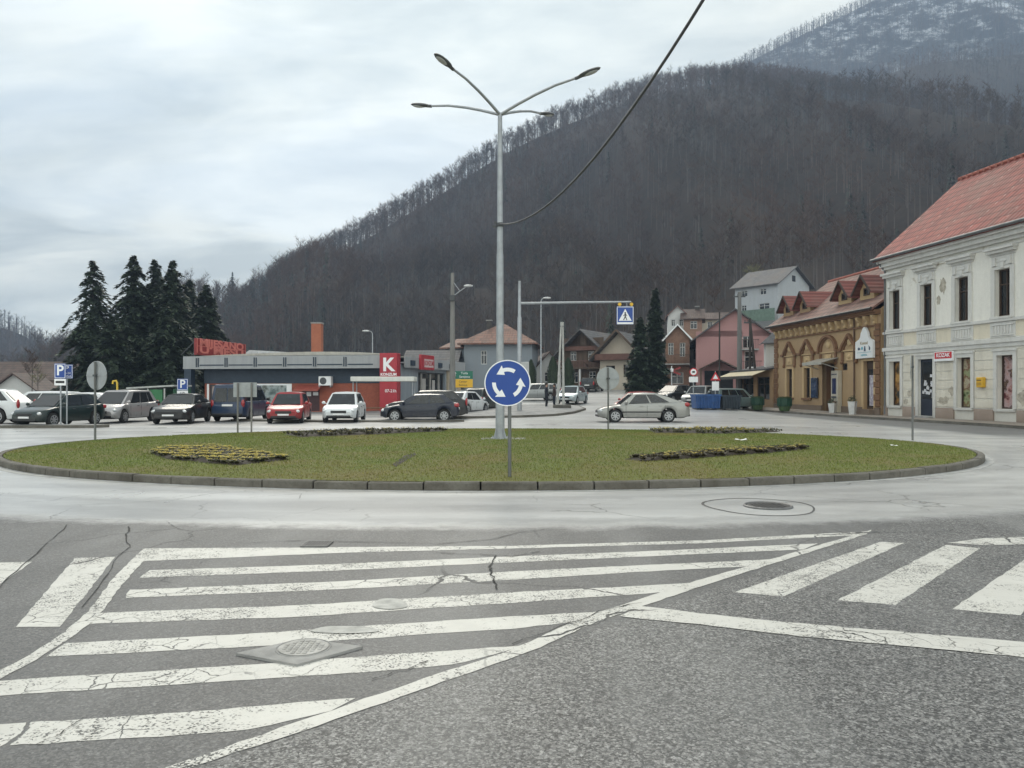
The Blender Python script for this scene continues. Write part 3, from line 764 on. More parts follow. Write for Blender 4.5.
# parking signs
def p_sign(px, py, Y, wpx, hpx, label, plate, pybase=None, yaw=0, z0=.12):
    x = WX(px, Y); t = thing('parking_sign', label, 'parking sign', (x,Y,z0), R(yaw), group='parking signs')
    wd = wpx/F*Y; h = hpx/F*Y; zc = WZ(py,Y)-z0
    mb = MB(); mb.tube([(0,.05,-.1),(0,.05,zc+h*.45)], .032, 10); mb.build('post', M_GALV, t, 40)
    mb = MB(); mb.bevbox(-wd/2,wd/2,0,.016,zc-h/2,zc+h/2,.005); mb.build('plate', M_BLUE, t)
    mb = MB(); b = wd*.04
    for q in ((-wd/2+b,wd/2-b,zc+h/2-2*b,zc+h/2-b),(-wd/2+b,wd/2-b,zc-h/2+b,zc-h/2+2*b),(-wd/2+b,-wd/2+2*b,zc-h/2+2*b,zc+h/2-2*b),(wd/2-2*b,wd/2-b,zc-h/2+2*b,zc+h/2-2*b)): mb.box(q[0],q[1],-.003,.002,q[2],q[3])
    mb.build('border', M_WHITE, t)
    if plate != 'list': lettering('P', h*.95, M_WHITE, t, (0,-.004,zc+.01), bold=.012)
    else:
        for i in range(3): lettering(('P','00-24','ZONA')[i], h*(.5,.2,.2)[i], M_WHITE, t, (0,-.004,zc+h*(.22,-.12,-.34)[i]))
    if plate == 'arrow':
        mb = MB(); mb.bevbox(-wd/2,wd/2,0,.016,zc-h/2-.30,zc-h/2-.02,.005); mb.build('lower_plate', M_WHITE, t)
        mb = MB(); mb.box(-wd*.38,wd*.38,-.004,.001,zc-h/2-.20,zc-h/2-.10); mb.build('symbol', M_BLACK, t)
    elif plate == 'white':
        mb = MB(); mb.bevbox(-wd/2,wd/2,0,.016,zc-h/2-.62,zc-h/2-.02,.005); mb.build('lower_plate', M_WHITE, t)
        for i in range(3): lettering(('0-24h','PARKING','ZONA 1')[i], .12, M_BLACK, t, (0,-.004,zc-h/2-.14-.17*i))
    return t
p_sign(60, 371, 32.9, 11.5, 15, 'blue P sign with small white plate, in front of the dark green hatchback', 'arrow')
p_sign(66.8, 371.5, 33.1, 10.5, 14, 'second blue parking sign half hidden behind a P sign on the left', 'list', yaw=28)
p_sign(182.5, 384.5, 43.5, 11, 11.5, 'blue P parking sign with a tall white plate, behind the black saloon', 'white', z0=0)

# the tall lamp in the middle of the lawn
Y = 21.0; x = WX(500, Y); zb = lawn_z(x,Y)
t = thing('street_lamp', 'tall grey street lamp with four arms standing in the middle of the lawn', 'street lamp', (x,Y,zb), group='street lamps')
top = WZ(113, Y) - zb
mb = MB(); mb.tube([(0,0,0),(0,0,1.3),(0,0,1.4),(0,0,5.0),(0,0,5.08),(0,0,top)], [.125,.12,.105,.095,.085,.06], 20); mb.build('pole', M_GALV, t, 35)
mb = MB(); mb.cyl((0,0,-.03), .26, .05, 24)
for k in range(4):
    a = R(45+90*k); mb.prism([(.1,.02),(.24,.02),(.1,.4)], 1, -.01, .01, M=Matrix.Rotation(a,4,'Z')); mb.cyl((.2*math.cos(a+.78),.2*math.sin(a+.78),.02),.018,.05,8)
mb.build('base_plate', M_GALV, t)
mb = MB(); mb.bevbox(-.55,.75,-.4,.4,-.12,.0,.03); mb.build('footing', m_conc, t)
m_lum = mat('lamp housing', (.10,.105,.11), .45, metal=.3); m_lens = mat('lamp glass', (.45,.46,.46), .2, var=.1)
for (ax, ay) in ((-1.5,-2.0),(2.54,-1.25),(-2.54,1.25),(1.5,2.0)):
    L = math.hypot(ax, ay); u = Vector((ax/L, ay/L, 0)); dz = .62
    pts = [Vector((0,0,top-.05)) + u*(L*.82*s) + Vector((0,0,dz*(1-(1-s)**1.5))) for s in (0,.1,.25,.45,.7,1)]
    mb = MB(); mb.tube(pts, [.042,.042,.04,.038,.034,.03], 10); arm = mb.build('arm', M_GALV, t, 40)
    M = Matrix.Translation(pts[-1]) @ Matrix.Rotation(math.atan2(ay,ax),4,'Z') @ Matrix.Rotation(R(-12),4,'Y')
    mb = MB(); mb.ell((.27,0,.015),.33,.115,.055,16,8,M=M); mb.tube([M@Vector((-.12,0,0)),M@Vector((.1,0,.005))],.045,10); lum = mb.build('lamp_head', m_lum, arm, 50)
    mb = MB(); mb.ell((.32,0,-.02),.2,.085,.04,12,6,M=M); mb.build('lamp_glass', m_lens, arm, 50)
mb = MB(); zc_ = WZ(225,Y)-zb
mb.cyl((0,0,zc_-.05),.112,.1,20); mb.box(-.2,-.09,-.02,.02,zc_-.08,zc_-.02); mb.box(-.16,-.1,-.03,.03,zc_+.02,zc_+.1); mb.build('cable_bracket', M_DGREY, t)
# cable slung from the lamp pole over the road, on towards a pole behind the viewer
P0 = Vector((x,Y-.1,zc_+zb)); mb = MB(); pts = []
for i in range(45):
    s = 2.2*i/44; pts.append(Vector((P0.x+2.65*s, P0.y-12*s, P0.z-.66+3.0*(s-.47)**2)))
mb.tube([p - P0 for p in pts], .021, 8)
o = mb.build('overhead_cable', mat('cable sheath',(.07,.072,.078),.6,var=.2), smooth_deg=60); o.location = P0
tag(o, 'thick dark cable slung from the tall lamp pole up out of the picture', 'cable')

# gantry with pedestrian-crossing sign
Y = 50.0; x = WX(519.5,Y); t = thing('sign_gantry', 'grey post with a long arm holding a blue pedestrian crossing sign over the street', 'sign gantry', (x,Y,.13))
top = WZ(281,Y)-.13; za = WZ(302.5,Y)-.13; xe = WX(631,Y)-x
mb = MB(); mb.tube([(0,0,0),(0,0,top*.72),(0,0,top*.73),(0,0,top)], [.16,.14,.11,.09], 14); mb.cyl((0,0,-.02),.3,.05,16); mb.build('post', M_GALV, t, 35)
mb = MB(); mb.tube([(0,0,za-.06),(xe*.5,0,za+.0),(xe,0,za+.04)], [.085,.075,.06], 10); arm = mb.build('arm', M_GALV, t, 40)
mb = MB(); mb.tube([(0,0,top-.05),(xe*.7,0,za+.12)], .012, 5); mb.tube([(0,0,za-.8),(xe*.32,0,za-.05)],.012,5); mb.build('guy_wire', M_DGREY, t)
sw = 17/F*Y; sx = WX(625,Y)-x; sz = WZ(315.5,Y)-.13; sh = 18/F*Y
sg = MB().bevbox(sx-sw/2,sx+sw/2,-.09,.09,sz-sh/2,sz+sh/2,.02).build('sign_panel', M_BLUE, t)
mb = MB()
for q in ((sx-sw*.48,sx+sw*.48,sz+sh*.45,sz+sh*.485),(sx-sw*.48,sx+sw*.48,sz-sh*.485,sz-sh*.38),(sx-sw*.485,sx-sw*.45,sz-sh*.38,sz+sh*.45),(sx+sw*.45,sx+sw*.485,sz-sh*.38,sz+sh*.45)): mb.box(q[0],q[1],-.098,-.088,q[2],q[3])
mb.build('border', M_WHITE, sg)
mb = MB(); mb.add([(sx-sw*.38,-.094,sz-sh*.30),(sx+sw*.38,-.094,sz-sh*.30),(sx,-.094,sz+sh*.36)],[(0,1,2)]); mb.build('triangle', M_WHITE, sg)
mb = MB(); yy = -.098   # walking figure
def seg(a, b, w_):
    a = Vector(a); b = Vector(b); dv = (b-a).normalized(); nn = Vector((-dv.y, dv.x))*w_/2
    mb.add([(sx+sw*p.x, yy, sz+sh*p.y) for p in (a-nn,b-nn,b+nn,a+nn)], [(0,1,2,3)])
mb.disc((sx,yy,sz+sh*.14), sh*.045, 12); yy -= .001
seg((0,.1),(.0,-.08),.075); yy -= .001; seg((0,.07),(-.11,-.03),.035); seg((0.01,.07),(.10,-.02),.035); yy -= .001; seg((0,-.07),(-.10,-.26),.05); yy -= .001; seg((0.01,-.07),(.10,-.26),.05)
mb.build('walking_figure', M_BLACK, sg)
for ox in (-.35,.42):
    mb = MB(); mb.cyl((sx+ox,-.06,sz+sh/2+.14),.11,.12,14,axis=1); mb.box(sx+ox-.02,sx+ox+.02,-.02,.02,sz+sh/2-.0,sz+sh/2+.2); mb.build('warning_light', M_YEL, t)
mb = MB(); mb.box(sx-.4,sx-.36,-.02,.02,sz+sh/2,za+.02); mb.box(sx+.1,sx+.14,-.02,.02,sz+sh/2,za+.03); mb.build('hanger', M_GALV, t)
mb = MB(); mb.bevbox(.1,.62,-.12,.12,WZ(384,Y)-.13,WZ(362,Y)-.13,.02); mb.build('control_cabinet', mat('pale grey cabinet',(.42,.43,.43),.5), t)

# concrete utility pole with lamp bracket
Y = 52.0; x = WX(452.5,Y); t = thing('utility_pole', 'dark concrete utility pole with a lamp bracket beside the supermarket', 'utility pole', (x,Y,0), group='utility poles')
top = WZ(273,Y)
mb = MB(); mb.tube([(0,0,-.1),(0,0,top)], [.23,.12], 12); mb.build('pole', M_CONCP, t, 40)
zz = WZ(294,Y); mb = MB(); mb.tube([(0,-.12,zz-.2),(.5,-.5,zz+.1),(.95,-.8,zz+.36)], .035, 8); mb.tube([(.1,-.15,zz+.75),(.55,-.55,zz+.12)],.02,6); mb.build('bracket', M_GALV, t, 40)
mb = MB(); mb.ell((1.12,-.95,zz+.42),.32,.14,.09,12,8); mb.build('lamp_head', mat('pale lamp head',(.5,.51,.52),.4), t, 50)
mb = MB(); mb.tube([(-.12,0,zz+.5),(.5,-.1,zz+1.0)],.03,6); mb.bevbox(-.2,.2,-.3,-.14,zz-.5,zz-.1,.03); mb.build('junction_box', M_DGREY, t)
# A-shaped pole
Y = 54.0; xl, xr, xt = WX(557.5,Y), WX(563.5,Y), WX(562,Y); z0 = zg(xt,Y)
t = thing('utility_pole', 'pale A-shaped double pole on a dark concrete foot beside the street', 'utility pole', (xt,Y,z0), group='utility poles')
top = WZ(322,Y)-z0
mb = MB(); mb.tube([(xl-xt,0,.3),(-.05,0,top)],[.10,.06],10); mb.build('leg', mat('pale pole',(.42,.42,.40),.8,var=.2), t, 40)
mb = MB(); mb.tube([(xr-xt,.0,.3),(.06,.0,top)],[.10,.06],10); mb.build('leg', mat('pale pole',(.42,.42,.40),.8), t, 40)
mb = MB(); mb.bevbox(-.25,.25,-.05,.05,top-.35,top-.25,.01); mb.cyl((-.2,0,top-.25),.04,.15,8); mb.cyl((.2,0,top-.25),.04,.15,8); mb.build('crossarm', M_DGREY, t)
mb = MB(); mb.bevbox(-.62,.62,-.4,.4,-.1,.36,.05); mb.build('foot', mat('dark concrete',(.09,.085,.075),.9,var=.4), t)

def lamp_post(px, ptop, Y, z0, armdx, label, base=None):
    x = WX(px,Y); t = thing('street_lamp', label, 'street lamp', (x,Y,z0), group='street lamps'); top = WZ(ptop,Y)-z0
    mb = MB(); mb.tube([(0,0,0),(0,0,top-.3),(armdx*.3,0,top-.05),(armdx,0,top)], [.09,.06,.045,.04], 10); mb.build('pole', M_GALV, t, 40)
    mb = MB(); mb.ell((armdx*1.35,0,top),abs(.42),.16,.11,12,8); mb.build('lamp_head', mat('pale lamp head',(.5,.51,.52),.4), t, 50)
lamp_post(541, 298, 78, zg(3,78), .45, 'slim street lamp with a pale head rising behind the roundabout sign')
lamp_post(372.5, 331, 84, 0, -.55, 'small street lamp with a pale head above the supermarket roof')
x = WX(355,80); t = thing('utility_pole', 'thin bare dark pole behind the supermarket roof', 'utility pole', (x,80,0), group='utility poles')
MB().tube([(0,0,0),(0,0,WZ(328,80))],[.1,.06],8).build('pole', M_DGREY, t, 40)

def wood_pole(px, ptop, Y, label, legs=((0,0),), arm=True, m_=None, r=.12):
    x = WX(px,Y); z0 = zg(x,Y); t = thing('utility_pole', label, 'utility pole', (x,Y,z0), group='utility poles'); top = WZ(ptop,Y)-z0
    for (dx,dy) in legs: MB().tube([(dx,dy,-.1),(0,0,top)],[r*1.3,r*.75],10).build('pole', m_ or mat('tarred wood',(.045,.04,.036),.9,streak=True), t, 40)
    if arm:
        mb = MB(); mb.bevbox(-.5,.5,-.06,.06,top-.45,top-.33,.015)
        for q in (-.42,-.15,.15,.42): mb.cyl((q,0,top-.33),.035,.16,8)
        mb.build('crossarm', M_DGREY, t)
wood_pole(719.5, 312, 62, 'thin dark pole in front of the left half of the pink house', arm=False, r=.07)
wood_pole(739.5, 292, 66, 'grey concrete pole in front of the balconies of the pink house', m_=mat('grey concrete pole',(.15,.15,.145),.85,streak=True), r=.2)
wood_pole(750, 318, 64, 'dark A-shaped wooden pole right of the balconies of the pink house', legs=((0,0),(.75,0)), r=.1)

# direction sign (green over yellow)
Y = 58.0; x = WX(463,Y); t = thing('direction_sign', 'green direction sign over a yellow one on two posts beside the lamp pole', 'direction sign', (x,Y,0))
wd, zt, zm, zb = 19.5/F*Y, WZ(371,Y), WZ(379,Y), WZ(387.5,Y)
mb = MB(); mb.bevbox(-wd/2,wd/2,0,.04,zm+.02,zt,.01); gp = mb.build('green_panel', mat('sign green',(.012,.14,.09),.45,var=.1), t)
mb = MB(); mb.bevbox(-wd/2,wd/2,0,.04,zb,zm-.02,.01); yp = mb.build('yellow_panel', M_YEL, t)
for q in (-.5,.5): MB().tube([(q,.08,0),(q,.08,zt-.1)],.05,8).build('post', M_GALV, t, 40)
lettering('Tuzla', .24, M_WHITE, gp, (.1,-.004,zm+.44)); lettering('Sarajevo', .24, M_WHITE, gp, (.12,-.004,zm+.17))
lettering('Centar', .22, M_BLACK, yp, (0,-.004,zm-.2)); lettering('Bolnica', .22, M_BLACK, yp, (0,-.004,zm-.46))
mb = MB(); mb.add([(-.62,-.005,zm+.2),(-.56,-.005,zm+.2),(-.56,-.005,zm+.42),(-.62,-.005,zm+.42)],[(0,1,2,3)]); mb.add([(-.68,-.005,zm+.42),(-.5,-.005,zm+.42),(-.59,-.005,zm+.55)],[(0,1,2)]); mb.build('arrow', M_WHITE, gp, fixn=False)

# small signs on the right
Y = 57.0
def post_sign(px, Y, parts, label, top):
    x = WX(px,Y); z0 = zg(x,Y); t = thing('traffic_sign', label, 'traffic sign', (x,Y,z0), group='small signs by the parked cars')
    MB().tube([(0,.05,-.05),(0,.05,WZ(top,Y)-z0)],.035,8).build('post', M_GALV, t, 40)
    for p in parts:
        zc = WZ(p[1],Y)-z0; s_ = p[2]/F*Y
        if p[0] == 'disc':
            MB().cyl((0,0,zc),s_/2,.015,28,axis=1).build('plate', p[3], t, 40); MB().disc((0,-.004,zc),s_*.38,24).build('face', M_WHITE, t)
            mb = MB(); mb.ell((0,-.006,zc),s_*.22,.003,s_*.1,12,6); mb.box(-s_*.12,s_*.16,-.008,-.003,zc,zc+s_*.12); mb.build('symbol', M_BLACK, t)
        elif p[0] == 'rect':
            MB().bevbox(-s_/2,s_/2,0,.015,zc-p[4]/F*Y/2,zc+p[4]/F*Y/2,.004).build('plate', p[3], t)
        elif p[0] == 'tri':
            h = s_*.87; MB().prism([(-s_/2,zc-h/2),(s_/2,zc-h/2),(0,zc+h/2)],1,0,.015).build('plate', p[3], t)
            MB().add([(-s_*.27,-.004,zc-h*.33),(s_*.27,-.004,zc-h*.33),(0,-.004,zc+h*.2)],[(0,1,2)]).build('face', M_WHITE, t)
post_sign(693.5, 55.5, [('disc',372,8,M_RED),('rect',379.5,9,M_WHITE,5.5)], 'round red-rimmed sign over a white plate behind the blue skip', 368)
post_sign(715.5, 55, [('tri',376,10,M_RED),('rect',386,7,M_WHITE,9)], 'red triangular warning sign over a pale plate beside the dark skip', 371)
post_sign(651.5, 84, [('rect',370,5,M_WHITE,8)], 'small white rectangular sign in front of the tall dark conifers', 366)
# level-crossing style barrier lights
Y = 80.0; x = WX(671.5,Y); z0 = zg(x,Y); t = thing('crossing_signal', 'post with a red cross and a yellow box at the street bend', 'signal', (x,Y,z0))
MB().tube([(0,0,0),(0,0,WZ(366,Y)-z0)],.06,8).build('post', M_WHITE, t, 40)
zc = WZ(371,Y)-z0
for a in (22,-22): MB().box(-1.0,1.0,-.06,-.03,-.09,.09, M=Matrix.Translation((0,-.01*(a>0),zc)) @ Matrix.Rotation(R(a),4,'Y')).build('cross_arm', mat('faded red',(.26,.03,.03),.6,var=.3), t)
MB().bevbox(-1.2,-.6,-.1,.1,zc-.5,zc+.05,.03).build('signal_box', M_YEL, t)
MB().bevbox(-.16,.16,-.2,.05,zc-.1,zc+.25,.03).build('lamp', M_WHITE, t)

# skips
def skip(px, Y, wpx, ztop, label, col, yaw=0):
    x = WX(px,Y); z0 = zg(x,Y); wd = wpx/F*Y; h = WZ(ztop,Y)-z0
    t = thing('waste_skip', label, 'skip', (x,Y,z0), R(yaw), group='skips by the street'); m_ = mat('skip paint '+label[:9], col, .55, var=.35, scale=3, bmp=.1)
    mb = MB(); a, d_ = wd/2, .8; b = a-.08
    o_ = [(-b,-d_+.08,.06),(b,-d_+.08,.06),(b,d_-.08,.06),(-b,d_-.08,.06),(-a,-d_,h),(a,-d_,h),(a,d_,h),(-a,d_,h)]
    i_ = [(p[0]*.95,p[1]*.95,max(p[2],.1)) for p in o_]
    mb.add(o_+i_, [(3,2,1,0),(0,1,5,4),(1,2,6,5),(2,3,7,6),(3,0,4,7),(8,9,10,11),(9,8,12,13),(10,9,13,14),(11,10,14,15),(8,11,15,12),(4,5,13,12),(5,6,14,13),(6,7,15,14),(7,4,12,15)])
    bd = mb.build('body', m_, t, fixn=False)
    mb = MB(); mb.box(-a-.04,a+.04,-d_-.05,-d_+.03,h-.1,h+.02); mb.box(-a-.04,a+.04,d_-.03,d_+.05,h-.1,h+.02)
    mb.build('rim', m_, t)
    for q in np.linspace(-a+.12,a-.12,7):
        MB().box(q-.035,q+.035,-d_-.04,-d_+.10,.1,h-.12).build('rib', m_, t)
    for s_ in (-1,1): MB().box(s_*(a-.2)-.08,s_*(a-.2)+.08,-d_+.1,d_-.1,0,.09).build('skid', M_BLACK, t)
skip(705.5, 55.0, 25, 394.5, 'bright blue steel skip with ribs beside the parked grey estate', (.015,.07,.22))
skip(728.5, 55.2, 19, 395.5, 'dark grey-blue steel skip next to the bright blue one', (.02,.032,.045))

# planters
def planter(px, Y, label):
    x = WX(px,Y); t = thing('planter', label, 'planter', (x,Y,.13), group='green planters in front of the cafe')
    m_ = mat('planter green', (.012,.055,.03), .6, var=.3, bmp=.3); m2 = mat('planter moss green', (.055,.10,.035), .75, var=.4)
    r = .50
    MB().tube([(0,0,.0),(0,0,.08),(0,0,.35)],[r*.62,r*.70,r*.86],10).build('base', m2, t)
    mb = MB(); mb.tube([(0,0,.345),(0,0,.40),(0,0,.86),(0,0,.9)],[r*.9,r*.98,r*1.0,r*1.04],10)
    for k in range(10):
        a = 2*math.pi*k/10; mb.box(-.03,.03,-.02,.02,.36,.9, M=Matrix.Rotation(a,4,'Z') @ Matrix.Translation((r*.97,0,0)))
    mb.build('tub', m_, t)
    tr = []
    for i in range(260):
        a, q = random.uniform(0,6.28), r*math.sqrt(random.random())*.85; bx_, by_ = q*math.cos(a), q*math.sin(a); h = random.uniform(.03,.14)
        tr.append(((bx_-.03,by_,.88),(bx_+.03,by_,.88),(bx_+random.uniform(-.08,.08),by_+random.uniform(-.08,.08),.9+h)))
    tri_mesh('plant', np.array(tr), leaf_mat('planter leaves', (.02,.035,.012),(.06,.09,.03)), tone=rng.uniform(0,1,len(tr)), parent=t)
planter(757.5, 57.3, 'dark green planter in front of the low kiosk with the beige awning')
planter(784.5, 53.5, 'dark green planter at the left corner of the ochre building')
def pot(px, Y, h, label):
    x = WX(px,Y); t = thing('flower_pot', label, 'flower pot', (x,Y,.13), group='white flower pots at the ochre building')
    m_ = mat('white pot', (.55,.55,.54), .6, var=.2)
    MB().tube([(0,0,0),(0,0,.05),(0,0,h*.93),(0,0,h)],[.20,.21,.29,.31],4).build('pot', m_, t)
    tr = []
    for i in range(240):
        a, e_ = random.uniform(0,6.28), random.uniform(0,1.4); d_ = Vector((math.cos(a)*math.cos(e_),math.sin(a)*math.cos(e_),math.sin(e_)*1.1))*random.uniform(.12,.32); p = Vector((0,0,h))+d_
        s_ = Vector((random.uniform(-1,1),random.uniform(-1,1),random.uniform(-1,1)))*.06; s2 = Vector((random.uniform(-1,1),random.uniform(-1,1),random.uniform(-1,1)))*.06
        tr.append((tuple(p),tuple(p+s_),tuple(p+s2)))
    tri_mesh('plant', np.array(tr), leaf_mat('pot leaves', (.015,.03,.012),(.05,.07,.025)), tone=rng.uniform(0,1,len(tr)), parent=t)
pot(852.5, 46.2, .78, 'white flower pot with a low dark shrub, beside the door under the white shop sign')
pot(832.5, 49.2, .62, 'smaller white pot with a dark plant right at the cafe entrance')
# two short white posts by the kiosk
for px, lab in ((740.5,'short white round bollard next to the dark skip'),(749.5,'short white round bollard nearest to the kiosk planter')):
    x = WX(px,58.5); t = thing('bollard', lab, 'bollard', (x,58.5,.13), group='white bollards by the kiosk')
    MB().tube([(0,0,0),(0,0,.95),(0,0,1.02)],[.15,.15,.11],16).build('post', mat('white pot',(.55,.55,.54),.6), t, 40)
    MB().cyl((0,0,1.0),.17,.05,16).build('cap', M_CONCP, t)

# bus shelter canopy in front of the supermarket
Y = 49.0; xa, xb = WX(353,Y), WX(415.5,Y); t = thing('bus_shelter', 'low shelter with a white flat canopy on thin posts before the supermarket', 'shelter', ((xa+xb)/2,Y,0))
hw_ = (xb-xa)/2; zt = WZ(376.8,Y); zb = WZ(381.5,Y)
MB().bevbox(-hw_,hw_,-.8,.8,zb,zt,.03).build('canopy', mat('white canopy',(.62,.62,.58),.6,var=.12,streak=True), t)
for sx in (-1,1):
    for yy in (-.55,.6): MB().tube([(sx*(hw_-.12),yy,0),(sx*(hw_-.12),yy,zb)],.035,8).build('post', M_GALV, t, 40)
MB().bevbox(-hw_+.3,hw_-.3,.1,.5,.42,.48,.01).build('bench', mat('bench wood',(.14,.08,.04),.7), t)

# dumpster shelter, gas pipe
Y = 50.0; x = WX(160,Y); t = thing('bin_shelter', 'open green bin shelter with a sloping pale roof under the conifers', 'shelter', (x,Y,0))
wd = 46/F*Y/2; m_gr = mat('shelter green', (.02,.10,.045), .6, var=.3); m_pale = mat('pale sheet', (.42,.43,.41), .6, var=.2)
MB().prism([(-wd,WZ(389,Y)),(-wd,WZ(387.5,Y)),(wd,WZ(385,Y)),(wd,WZ(386.5,Y))],1,-1.4,1.4).build('roof', m_pale, t)
MB().box(-wd+.02,wd-.02,1.25,1.33,.0,WZ(390,Y)).build('back_wall', m_gr, t)
MB().prism([(-1.3,0),(1.2,0),(1.2,WZ(390,Y)),(-1.3,WZ(391.5,Y))],0,-wd,-wd+.06).build('side_wall', m_pale, t)
MB().prism([(-1.3,0),(1.2,0),(1.2,WZ(388,Y)),(-1.3,WZ(389,Y))],0,wd-.06,wd).build('side_wall', m_gr, t)
MB().box(-.05,.75,-1.3,-1.22,0.1,WZ(389.5,Y)).build('door', mat('shelter bright green',(.03,.16,.06),.55,var=.2), t)
for q in (-.2,.85): MB().box(q,q+.08,-1.35,-1.27,0,WZ(388.5,Y)).build('post', m_pale, t)
Y = 44.0; x = WX(116.5,Y); t = tag(MB().tube([(-.22,0,1.95),(-.2,0,2.1),(-.02,0,2.14),(.04,0,2.0),(.04,0,0)],.055,10).build('gas_vent_pipe', mat('gas yellow',(.60,.42,.04),.5,var=.15), smooth_deg=50), 'yellow hooked vent pipe behind the silver people carrier', 'pipe'); t.location = (x,Y,0)

# ------------------------------------------------------------------ cars
M_TYRE = mat('tyre rubber', (.018,.018,.018), .85, var=.3); M_RIM = mat('alloy rim', (.36,.37,.38), .4, metal=.6, var=.15)
M_GLASS = glass_dark(); M_HEAD = mat('headlight glass', (.55,.57,.58), .15, var=.1, coat=.5); M_TAIL = mat('tail light red', (.30,.012,.015), .2, var=.1, coat=.5)
M_PLATE = mat('number plate', (.70,.70,.70), .5, var=.05); M_UNDER = mat('underbody', (.012,.012,.012), .9, var=.2)
SPECS = {
 'hatch': dict(L=3.95, W=1.70, H=1.45, top=[(0,.52),(.02,.64),(.08,.74),(.22,.86),(.30,.90),(.6,.93),(.9,.98),(.975,.95),(1,.60)], g=(.22,.42,.80,.975), r=.31, wh=(.185,.81), win=[(.16,.51),(.54,.83)]),
 'mpv':   dict(L=4.15, W=1.76, H=1.60, top=[(0,.54),(.02,.68),(.08,.80),(.18,.93),(.28,.96),(.6,.98),(.93,1.02),(.98,.95),(1,.62)], g=(.145,.38,.86,.98), r=.32, wh=(.185,.81), win=[(.19,.45),(.48,.72),(.75,.88)]),
 'sedan': dict(L=4.5, W=1.77, H=1.42, top=[(0,.56),(.03,.68),(.1,.79),(.27,.91),(.34,.95),(.6,.97),(.82,1.0),(.95,.99),(.99,.9),(1,.62)], g=(.26,.43,.69,.90), r=.32, wh=(.18,.78), win=[(.13,.50),(.535,.86)]),
 'lift':  dict(L=4.52, W=1.74, H=1.46, top=[(0,.55),(.02,.66),(.1,.77),(.25,.88),(.33,.93),(.6,.96),(.82,1.0),(.95,1.02),(.985,.95),(1,.60)], g=(.23,.385,.665,.935), r=.32, wh=(.185,.765), win=[(.13,.475),(.505,.80)]),
 'estate':dict(L=4.5, W=1.74, H=1.45, top=[(0,.56),(.03,.68),(.1,.79),(.27,.91),(.34,.95),(.6,.97),(.92,1.0),(.98,.93),(1,.62)], g=(.26,.41,.93,.98), r=.31, wh=(.185,.78), win=[(.10,.38),(.41,.66),(.69,.92)]),
 'suv':   dict(L=4.5, W=1.84, H=1.64, top=[(0,.66),(.03,.82),(.1,.93),(.26,1.03),(.34,1.08),(.6,1.1),(.92,1.12),(.98,1.02),(1,.7)], g=(.24,.41,.82,.975), r=.36, wh=(.19,.79), win=[(.12,.46),(.495,.78),(.81,.92)]),
 'van':   dict(L=4.7, W=1.84, H=1.80, top=[(0,.62),(.02,.86),(.08,.98),(.16,1.03),(.3,1.05),(.6,1.05),(.97,1.05),(.99,1.0),(1,.7)], g=(.13,.25,.985,.995), r=.32, wh=(.19,.80), win=[(.05,.27),(.30,.62),(.65,.95)]),
}
